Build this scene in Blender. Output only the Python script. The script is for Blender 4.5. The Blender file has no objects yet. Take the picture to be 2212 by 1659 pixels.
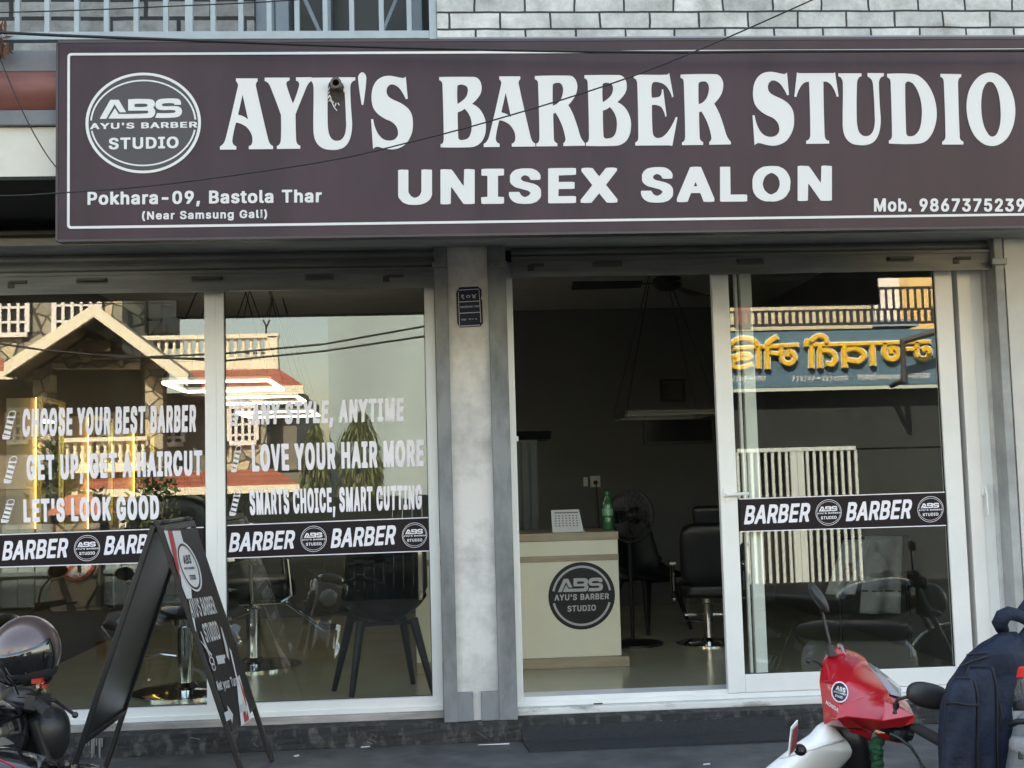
import bpy, bmesh, math, random, json
from mathutils import Vector, Matrix, geometry
RAD = math.radians
random.seed(7)
scene = bpy.context.scene
COL = scene.collection

# ------------------------------------------------------------------ camera, world, sun, exposure
F = 2600.0                      # focal length in pixels of a 2212 px wide picture
CAM = Vector((0.0, -6.0, 1.24))
YAW, PITCH, ROLL = RAD(3.67), RAD(4.6), RAD(-1.58)
MR = (Matrix.Rotation(-YAW, 3, 'Z') @ Matrix.Rotation(math.pi/2 + PITCH, 3, 'X') @ Matrix.Rotation(ROLL, 3, 'Z'))
cam_data = bpy.data.cameras.new('camera')
cam_data.sensor_width = 36.0
cam_data.lens = 36.0 * F / 2212.0
cam_data.clip_start = 0.05
cam_data.clip_end = 2000
cam = bpy.data.objects.new('camera', cam_data)
cam.matrix_world = Matrix.Translation(CAM) @ MR.to_4x4()
COL.objects.link(cam)
scene.camera = cam

SUN_EL, SUN_AZ = 44.0, -24.0     # azimuth measured from +Y towards +X
world = bpy.data.worlds.new("World")
scene.world = world
world.use_nodes = True
wn = world.node_tree
bg = wn.nodes['Background']
sky = wn.nodes.new('ShaderNodeTexSky')
sky.sky_type = 'NISHITA'
sky.sun_disc = False
sky.sun_elevation = RAD(SUN_EL)
sky.sun_rotation = RAD(SUN_AZ)
sky.dust_density = 2.2
sky.air_density = 1.2
wn.links.new(sky.outputs[0], bg.inputs[0])
bg.inputs[1].default_value = 0.15
sun_data = bpy.data.lights.new('sun', 'SUN')
sun_data.energy = 5.0
sun_data.angle = RAD(0.5)
sun_data.color = (1.0, 0.95, 0.88)
sun = bpy.data.objects.new('sun', sun_data)
sd = Vector((math.sin(RAD(SUN_AZ))*math.cos(RAD(SUN_EL)), math.cos(RAD(SUN_AZ))*math.cos(RAD(SUN_EL)), math.sin(RAD(SUN_EL))))
sun.rotation_euler = sd.to_track_quat('Z', 'Y').to_euler()
sun.location = sd*60
COL.objects.link(sun)
scene.view_settings.view_transform = 'Standard'
scene.view_settings.look = 'None'
scene.view_settings.gamma = 1.0
scene.view_settings.use_white_balance = True
scene.view_settings.white_balance_temperature = 8100
scene.view_settings.exposure = 2.48
scene.cycles.use_denoising = True
scene.cycles.max_bounces = 10
scene.cycles.transparent_max_bounces = 24
scene.cycles.glossy_bounces = 6
scene.cycles.sample_clamp_indirect = 6.0

# ------------------------------------------------------------------ measuring helpers
def at(x, y, Y):
    """the point at depth Y that a pixel of the 2212 x 1659 photograph shows"""
    d = MR @ Vector(((x-1106.0)/F, -(y-829.5)/F, -1.0))
    return CAM + d*((Y - CAM.y)/d.y)
def on_plane(x, y, p0, n):
    d = MR @ Vector(((x-1106.0)/F, -(y-829.5)/F, -1.0))
    return CAM + d*((p0-CAM).dot(n)/d.dot(n))
def opp(x, y, D):
    """the point across the street, D metres before the glass, whose reflection shows at a pixel"""
    p = at(x, y, D)
    return Vector((p.x, -D, p.z))
def quadmap(bl, br, tl, tr, Y, inv=None):
    """u, v in 0..1 -> a point on the plane Y between four pixels"""
    g = Y if callable(Y) else (lambda x, y: at(x, y, Y))
    def f(u, v):
        x = (bl[0]*(1-u)+br[0]*u)*(1-v) + (tl[0]*(1-u)+tr[0]*u)*v
        y = (bl[1]*(1-u)+br[1]*u)*(1-v) + (tl[1]*(1-u)+tr[1]*u)*v
        return g(x, y)
    return f

# ------------------------------------------------------------------ materials
MATS = {}
def mat(name, col, rough=0.5, metal=0.0, var=0.0, scale=6.0, bump=0.0, bscale=30.0, coat=0.0, col2=None, thr=None, spec=0.5, stretch=(1, 1, 1), sheen=0.0, rvar=0.0):
    if name in MATS: return MATS[name]
    m = bpy.data.materials.new(name); m.use_nodes = True
    nt = m.node_tree; b = nt.nodes['Principled BSDF']
    b.inputs['Roughness'].default_value = rough
    b.inputs['Metallic'].default_value = metal
    b.inputs['Specular IOR Level'].default_value = spec
    b.inputs['Coat Weight'].default_value = coat
    b.inputs['Coat Roughness'].default_value = 0.06
    b.inputs['Sheen Weight'].default_value = sheen
    c = (*col, 1.0)
    b.inputs['Base Color'].default_value = c
    tc = nt.nodes.new('ShaderNodeTexCoord'); mp = nt.nodes.new('ShaderNodeMapping')
    nt.links.new(tc.outputs['Object'], mp.inputs[0]); mp.inputs['Scale'].default_value = stretch
    if var or col2:
        n = nt.nodes.new('ShaderNodeTexNoise'); n.inputs['Scale'].default_value = scale; n.inputs['Detail'].default_value = 7; n.inputs['Roughness'].default_value = 0.62
        nt.links.new(mp.outputs[0], n.inputs['Vector'])
        r = nt.nodes.new('ShaderNodeValToRGB')
        lo, hi = thr or (0.3, 0.7)
        r.color_ramp.elements[0].position = lo; r.color_ramp.elements[1].position = hi
        if col2: a2 = (*col2, 1)
        else: a2 = tuple(max(0, k*(1-var)) for k in col) + (1,)
        top = c if col2 else tuple(min(1, k*(1+var*0.5)) for k in col) + (1,)
        r.color_ramp.elements[0].color = a2; r.color_ramp.elements[1].color = top
        nt.links.new(n.outputs['Fac'], r.inputs[0]); nt.links.new(r.outputs[0], b.inputs['Base Color'])
    if rvar:
        n3 = nt.nodes.new('ShaderNodeTexNoise'); n3.inputs['Scale'].default_value = scale*1.7; n3.inputs['Detail'].default_value = 5
        nt.links.new(mp.outputs[0], n3.inputs['Vector'])
        mr = nt.nodes.new('ShaderNodeMapRange'); mr.inputs[3].default_value = max(0, rough-rvar); mr.inputs[4].default_value = min(1, rough+rvar)
        nt.links.new(n3.outputs['Fac'], mr.inputs[0]); nt.links.new(mr.outputs[0], b.inputs['Roughness'])
    if bump:
        n2 = nt.nodes.new('ShaderNodeTexNoise'); n2.inputs['Scale'].default_value = bscale; n2.inputs['Detail'].default_value = 6
        nt.links.new(mp.outputs[0], n2.inputs['Vector'])
        bp = nt.nodes.new('ShaderNodeBump'); bp.inputs['Strength'].default_value = bump; bp.inputs['Distance'].default_value = 0.01
        nt.links.new(n2.outputs['Fac'], bp.inputs['Height']); nt.links.new(bp.outputs[0], b.inputs['Normal'])
    MATS[name] = m
    return m
def emit(name, col, strength):
    if name in MATS: return MATS[name]
    m = bpy.data.materials.new(name); m.use_nodes = True
    b = m.node_tree.nodes['Principled BSDF']
    b.inputs['Base Color'].default_value = (*col, 1)
    b.inputs['Emission Color'].default_value = (*col, 1)
    b.inputs['Emission Strength'].default_value = strength
    MATS[name] = m
    return m
def pane_glass(name='window_glass', f0=0.07, tint=(0.93, 0.95, 0.93)):
    if name in MATS: return MATS[name]
    m = bpy.data.materials.new(name); m.use_nodes = True
    nt = m.node_tree; nt.nodes.remove(nt.nodes['Principled BSDF']); out = nt.nodes['Material Output']
    tr = nt.nodes.new('ShaderNodeBsdfTransparent'); tr.inputs[0].default_value = (*tint, 1)
    gl = nt.nodes.new('ShaderNodeBsdfGlossy'); gl.inputs['Roughness'].default_value = 0.0; gl.inputs[0].default_value = (1, 1, 1, 1)
    lw = nt.nodes.new('ShaderNodeLayerWeight'); lw.inputs[0].default_value = 0.5
    pw = nt.nodes.new('ShaderNodeMath'); pw.operation = 'POWER'; pw.inputs[1].default_value = 5.0
    mr = nt.nodes.new('ShaderNodeMapRange'); mr.inputs[3].default_value = f0; mr.inputs[4].default_value = 1.0
    mx = nt.nodes.new('ShaderNodeMixShader')
    nt.links.new(lw.outputs['Facing'], pw.inputs[0]); nt.links.new(pw.outputs[0], mr.inputs[0]); nt.links.new(mr.outputs[0], mx.inputs[0])
    nt.links.new(tr.outputs[0], mx.inputs[1]); nt.links.new(gl.outputs[0], mx.inputs[2]); nt.links.new(mx.outputs[0], out.inputs[0])
    MATS[name] = m
    return m
def clear_plastic(name, col, alpha=0.35):
    m = mat(name, col, 0.12); b = m.node_tree.nodes['Principled BSDF']
    b.inputs['Transmission Weight'].default_value = alpha; b.inputs['IOR'].default_value = 1.3
    return m
def brick_mat(name, c1, c2, mortar, bw, bh, ms, bump=0.5, rough=0.8, off=(0, 0, 0)):
    m = bpy.data.materials.new(name); m.use_nodes = True
    nt = m.node_tree; b = nt.nodes['Principled BSDF']; b.inputs['Roughness'].default_value = rough
    tc = nt.nodes.new('ShaderNodeTexCoord'); sp = nt.nodes.new('ShaderNodeSeparateXYZ'); cb = nt.nodes.new('ShaderNodeCombineXYZ')
    nt.links.new(tc.outputs['Object'], sp.inputs[0])
    wob = nt.nodes.new('ShaderNodeTexNoise'); wob.inputs['Scale'].default_value = 5.0; wob.inputs['Detail'].default_value = 4
    nt.links.new(tc.outputs['Object'], wob.inputs['Vector'])
    def wobble(sock, amp, o):
        a = nt.nodes.new('ShaderNodeMath'); a.operation = 'MULTIPLY_ADD'; a.inputs[1].default_value = amp; a.inputs[2].default_value = o
        nt.links.new(wob.outputs['Fac'], a.inputs[0])
        s = nt.nodes.new('ShaderNodeMath'); s.operation = 'ADD'; nt.links.new(a.outputs[0], s.inputs[0]); nt.links.new(sock, s.inputs[1]); return s.outputs[0]
    nt.links.new(wobble(sp.outputs['X'], 0.030, off[0]), cb.inputs['X']); nt.links.new(wobble(sp.outputs['Z'], 0.011, off[2]), cb.inputs['Y'])
    br = nt.nodes.new('ShaderNodeTexBrick')
    br.inputs['Color1'].default_value = (*c1, 1); br.inputs['Color2'].default_value = (*c2, 1); br.inputs['Mortar'].default_value = (*mortar, 1)
    br.inputs['Scale'].default_value = 1.0; br.inputs['Mortar Size'].default_value = ms; br.inputs['Mortar Smooth'].default_value = 0.15
    br.inputs['Brick Width'].default_value = bw; br.inputs['Row Height'].default_value = bh
    nt.links.new(cb.outputs[0], br.inputs['Vector'])
    n = nt.nodes.new('ShaderNodeTexNoise'); n.inputs['Scale'].default_value = 9; n.inputs['Detail'].default_value = 8; n.inputs['Roughness'].default_value = 0.7
    nt.links.new(tc.outputs['Object'], n.inputs['Vector'])
    rp = nt.nodes.new('ShaderNodeValToRGB'); rp.color_ramp.elements[0].position = 0.3; rp.color_ramp.elements[1].position = 0.68
    rp.color_ramp.elements[0].color = (0.50, 0.50, 0.47, 1); rp.color_ramp.elements[1].color = (1.1, 1.1, 1.1, 1)
    nt.links.new(n.outputs['Fac'], rp.inputs[0])
    mx = nt.nodes.new('ShaderNodeMix'); mx.data_type = 'RGBA'; mx.blend_type = 'MULTIPLY'; mx.inputs['Factor'].default_value = 1.0
    nt.links.new(br.outputs['Color'], mx.inputs['A']); nt.links.new(rp.outputs[0], mx.inputs['B']); nt.links.new(mx.outputs['Result'], b.inputs['Base Color'])
    inv = nt.nodes.new('ShaderNodeMath'); inv.operation = 'MULTIPLY_ADD'; inv.inputs[1].default_value = -1.0
    nt.links.new(br.outputs['Fac'], inv.inputs[0]); nt.links.new(n.outputs['Fac'], inv.inputs[2])
    bp = nt.nodes.new('ShaderNodeBump'); bp.inputs['Strength'].default_value = bump; bp.inputs['Distance'].default_value = 0.012
    nt.links.new(inv.outputs[0], bp.inputs['Height']); nt.links.new(bp.outputs[0], b.inputs['Normal'])
    return m
def stone_mat(name, cols, scale, joint=(0.05, 0.05, 0.045), jw=0.035):
    m = bpy.data.materials.new(name); m.use_nodes = True
    nt = m.node_tree; b = nt.nodes['Principled BSDF']; b.inputs['Roughness'].default_value = 0.75
    tc = nt.nodes.new('ShaderNodeTexCoord'); mp = nt.nodes.new('ShaderNodeMapping'); mp.inputs['Scale'].default_value = (1, 0.15, 1)
    nt.links.new(tc.outputs['Object'], mp.inputs[0])
    v = nt.nodes.new('ShaderNodeTexVoronoi'); v.inputs['Scale'].default_value = scale
    e = nt.nodes.new('ShaderNodeTexVoronoi'); e.feature = 'DISTANCE_TO_EDGE'; e.inputs['Scale'].default_value = scale
    nt.links.new(mp.outputs[0], v.inputs['Vector']); nt.links.new(mp.outputs[0], e.inputs['Vector'])
    sx = nt.nodes.new('ShaderNodeSeparateColor'); nt.links.new(v.outputs['Color'], sx.inputs[0])
    rp = nt.nodes.new('ShaderNodeValToRGB'); rp.color_ramp.interpolation = 'CONSTANT'
    els = rp.color_ramp.elements
    els[0].position = 0; els[0].color = (*cols[0], 1); els[1].position = 1/len(cols); els[1].color = (*cols[1], 1)
    for i, c in enumerate(cols[2:], 2):
        q = els.new(i/len(cols)); q.color = (*c, 1)
    nt.links.new(sx.outputs[0], rp.inputs[0])
    lt = nt.nodes.new('ShaderNodeMath'); lt.operation = 'LESS_THAN'; lt.inputs[1].default_value = jw
    nt.links.new(e.outputs['Distance'], lt.inputs[0])
    mx = nt.nodes.new('ShaderNodeMix'); mx.data_type = 'RGBA'
    nt.links.new(lt.outputs[0], mx.inputs['Factor']); nt.links.new(rp.outputs[0], mx.inputs['A']); mx.inputs['B'].default_value = (*joint, 1)
    nt.links.new(mx.outputs['Result'], b.inputs['Base Color'])
    return m
def wave_mat(name, col, scale, direction='X', rough=0.6, bump=0.6, dark=0.55):
    """tiles, boards or ribs: bands across one axis"""
    m = bpy.data.materials.new(name); m.use_nodes = True
    nt = m.node_tree; b = nt.nodes['Principled BSDF']; b.inputs['Roughness'].default_value = rough
    tc = nt.nodes.new('ShaderNodeTexCoord'); w = nt.nodes.new('ShaderNodeTexWave'); w.bands_direction = direction; w.inputs['Scale'].default_value = scale
    w.inputs['Distortion'].default_value = 0.6; w.inputs['Detail'].default_value = 2
    nt.links.new(tc.outputs['Object'], w.inputs['Vector'])
    r = nt.nodes.new('ShaderNodeValToRGB'); r.color_ramp.elements[0].position = 0.02; r.color_ramp.elements[1].position = 0.22
    r.color_ramp.elements[0].color = (*[k*dark for k in col], 1); r.color_ramp.elements[1].color = (*col, 1)
    nt.links.new(w.outputs['Fac'], r.inputs[0]); nt.links.new(r.outputs[0], b.inputs['Base Color'])
    bp = nt.nodes.new('ShaderNodeBump'); bp.inputs['Strength'].default_value = bump; bp.inputs['Distance'].default_value = 0.02
    nt.links.new(w.outputs['Fac'], bp.inputs['Height']); nt.links.new(bp.outputs[0], b.inputs['Normal'])
    return m

# ------------------------------------------------------------------ mesh builder
class MB:
    def __init__(s): s.v = []; s.f = []; s.fm = []; s.mi = 0
    def add(s, vs, fs):
        o = len(s.v); s.v += [Vector(p) for p in vs]
        for f in fs: s.f.append(tuple(i+o for i in f)); s.fm.append(s.mi)
        return s
    def box(s, a, b):
        x0, x1 = sorted((a[0], b[0])); y0, y1 = sorted((a[1], b[1])); z0, z1 = sorted((a[2], b[2]))
        return s.add([(x0,y0,z0),(x1,y0,z0),(x1,y1,z0),(x0,y1,z0),(x0,y0,z1),(x1,y0,z1),(x1,y1,z1),(x0,y1,z1)],
              [(0,3,2,1),(4,5,6,7),(0,1,5,4),(1,2,6,5),(2,3,7,6),(3,0,4,7)])
    def bar(s, a, b, w, h, up=(0, 0, 1)):
        """a straight bar of section w x h from a to b"""
        a = Vector(a); b = Vector(b); d = (b-a).normalized(); u = Vector(up)
        if abs(d.dot(u)) > 0.98: u = Vector((0, 1, 0))
        x = d.cross(u).normalized()*w/2; z = x.cross(d).normalized()*h/2
        vs = [p+q for p in (a, b) for q in (-x-z, x-z, x+z, -x+z)]
        return s.add(vs, [(3,2,1,0),(4,5,6,7),(0,1,5,4),(1,2,6,5),(2,3,7,6),(3,0,4,7)])
    def prism(s, pts, off):
        pts = [Vector(p) for p in pts]; off = Vector(off); n = len(pts)
        fs = [tuple(range(n))[::-1], tuple(range(n, 2*n))] + [(i, (i+1) % n, n+(i+1) % n, n+i) for i in range(n)]
        return s.add(pts+[p+off for p in pts], fs)
    def tube(s, path, r, n=8, cap=True, flat=1.0):
        path = [Vector(p) for p in path]; k = len(path); rs = r if isinstance(r, (list, tuple)) else [r]*k
        t0 = (path[1]-path[0]).normalized(); ref = Vector((0, 0, 1)) if abs(t0.z) < 0.9 else Vector((1, 0, 0))
        nx = t0.cross(ref).normalized(); vs = []; o = 0
        for i, p in enumerate(path):
            t = (path[min(i+1, k-1)]-path[max(i-1, 0)]).normalized()
            nx = (nx - t*nx.dot(t)).normalized(); ny = t.cross(nx)
            for j in range(n):
                a = 2*math.pi*j/n; vs.append(p + (nx*math.cos(a) + ny*math.sin(a)*flat)*rs[i])
        fs = [(i*n+j, i*n+(j+1) % n, (i+1)*n+(j+1) % n, (i+1)*n+j) for i in range(k-1) for j in range(n)]
        if cap: fs += [tuple(range(n))[::-1], tuple((k-1)*n+j for j in range(n))]
        return s.add(vs, fs)
    def lathe(s, prof, c=(0, 0, 0), n=24, M=None):
        M = M or Matrix.Identity(3); c = Vector(c); vs = []; k = len(prof)
        for r, z in prof:
            for j in range(n):
                a = 2*math.pi*j/n; vs.append(c + M @ Vector((r*math.cos(a), r*math.sin(a), z)))
        fs = [(i*n+j, i*n+(j+1) % n, (i+1)*n+(j+1) % n, (i+1)*n+j) for i in range(k-1) for j in range(n)]
        if prof[0][0] > 1e-6: fs.append(tuple(range(n))[::-1])
        if prof[-1][0] > 1e-6: fs.append(tuple((k-1)*n+j for j in range(n)))
        return s.add(vs, fs)
    def ell(s, c, r, nu=20, nv=12, M=None, fn=None):
        """ellipsoid; fn(unit direction) -> radius factor"""
        M = M or Matrix.Identity(3); c = Vector(c); vs = []
        for i in range(nv+1):
            th = math.pi*i/nv
            for j in range(nu):
                a = 2*math.pi*j/nu; d = Vector((math.sin(th)*math.cos(a), math.sin(th)*math.sin(a), math.cos(th)))
                k = fn(d) if fn else 1.0
                vs.append(c + M @ Vector((d.x*r[0]*k, d.y*r[1]*k, d.z*r[2]*k)))
        return s.add(vs, [(i*nu+j, i*nu+(j+1) % nu, (i+1)*nu+(j+1) % nu, (i+1)*nu+j) for i in range(nv) for j in range(nu)])
    def grid(s, fn, nu, nv):
        vs = [fn(i/nu, j/nv) for j in range(nv+1) for i in range(nu+1)]; w = nu+1
        return s.add(vs, [(j*w+i, j*w+i+1, (j+1)*w+i+1, (j+1)*w+i) for j in range(nv) for i in range(nu)])
    def flat(s, loops, fmap):
        """filled outlines with holes in u, v -> fmap"""
        L = [[Vector((p[0], p[1], 0)) for p in lp] for lp in loops]
        flat = [p for lp in L for p in lp]
        tris = geometry.tessellate_polygon(L)
        return s.add([fmap(p.x, p.y) for p in flat], [tuple(t) for t in tris])
    def ring(s, fmap, c, rx, ry, wx, wy=None, a0=0, a1=360, n=64):
        wy = wx if wy is None else wy
        n = max(6, int(n*abs(a1-a0)/360)); vs = []
        for i in range(n+1):
            a = RAD(a0+(a1-a0)*i/n)
            vs += [fmap(c[0]+rx*math.cos(a), c[1]+ry*math.sin(a)), fmap(c[0]+(rx-wx)*math.cos(a), c[1]+(ry-wy)*math.sin(a))]
        return s.add(vs, [(2*i, 2*i+1, 2*i+3, 2*i+2) for i in range(n)])
    def disc(s, fmap, c, rx, ry, n=48):
        return s.flat([[(c[0]+rx*math.cos(2*math.pi*i/n), c[1]+ry*math.sin(2*math.pi*i/n)) for i in range(n)]], fmap)
    def text(s, txt, fmap, gap=0.0, heavy=False):
        """bold capitals fitted to u 0..1; v 0 is the base line and 1 the cap height"""
        pen = 0; out = []
        for ch in txt:
            if ch == ' ': pen += 55; continue
            g = (HEAVY if heavy is True else MEDIUM if heavy else GLYPHS).get(ch)
            if not g: continue
            out.append((pen, g[1])); pen += g[0] + gap
        lo = min(p + min(c[0::2]) for p, cs in out for c in cs); hi = max(p + max(c[0::2]) for p, cs in out for c in cs)
        for p, cs in out:
            lps = [[((p+c[i]-lo)/(hi-lo), (c[i+1]+5)/112.0) for i in range(0, len(c), 2)] for c in cs]
            s.flat(lps, fmap)
        return s
    def build(s, name, material, parent=None, smooth=False, bevel=0, sub=0, angle=None, weld=False):
        me = bpy.data.meshes.new(name); me.from_pydata([tuple(p) for p in s.v], [], s.f)
        ms = material if isinstance(material, (list, tuple)) else [material]
        for m in ms: me.materials.append(m)
        if len(ms) > 1: me.polygons.foreach_set('material_index', s.fm)
        bm = bmesh.new(); bm.from_mesh(me)
        if weld: bmesh.ops.remove_doubles(bm, verts=bm.verts, dist=1e-5)
        if not weld or True: bmesh.ops.recalc_face_normals(bm, faces=bm.faces)
        bm.to_mesh(me); bm.free()
        if smooth: me.shade_smooth()
        o = bpy.data.objects.new(name, me); COL.objects.link(o)
        if parent is not None:
            o.parent = parent
            if parent.type == 'EMPTY': o.matrix_parent_inverse = Matrix.Translation(-parent.location)
        if bevel:
            b = o.modifiers.new('b', 'BEVEL'); b.width = bevel; b.segments = 2; b.limit_method = 'ANGLE'; b.angle_limit = RAD(40)
        if sub:
            q = o.modifiers.new('s', 'SUBSURF'); q.levels = sub; q.render_levels = sub
        if angle is not None:
            me.shade_smooth()
            for e in me.edges: pass
            me.set_sharp_from_angle(angle=RAD(angle))
        return o
def thing(name, label, cat, loc=(0, 0, 0), group=None):
    o = bpy.data.objects.new(name, None); o.empty_display_size = 0.1; o.location = loc; COL.objects.link(o)
    o['label'] = label; o['category'] = cat
    if group: o['group'] = group
    return o
def tag(o, label, cat, group=None):
    o['label'] = label; o['category'] = cat
    if group: o['group'] = group
    return o
def struct(o): o['kind'] = 'structure'; return o
def copy_tree(o, parent=None, label=None, group=None):
    c = o.copy(); COL.objects.link(c)
    if parent is not None: c.parent = parent
    if label: c['label'] = label
    if group: c['group'] = group
    for ch in list(o.children): copy_tree(ch, c)
    return c
def smooth_loop(spec, k=5):
    """'x,y' corners and 'x,y~' smooth points -> a flattened closed outline"""
    P = []; S = []
    for t in spec.split():
        S.append(t.endswith('~')); a, b = t.rstrip('~').split(','); P.append(Vector((float(a), float(b))))
    n = len(P); out = []
    for i in range(n):
        p0, p1, p2, p3 = P[i-1], P[i], P[(i+1) % n], P[(i+2) % n]
        s1, s2 = S[i], S[(i+1) % n]
        if not s1 and not s2: out.append(tuple(p1)); continue
        L = (p2-p1).length
        t1 = (p2-p0).normalized()*L if s1 else None
        t2 = (p3-p1).normalized()*L if s2 else None
        if t1 is None: t1 = (p2-p1)*2 - t2
        if t2 is None: t2 = (p2-p1)*2 - t1
        for q in range(k):
            t = q/k; h = (2*t**3-3*t**2+1, t**3-2*t**2+t, -2*t**3+3*t**2, t**3-t**2)
            out.append(tuple(p1*h[0]+t1*h[1]+p2*h[2]+t2*h[3]))
    return out
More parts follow.
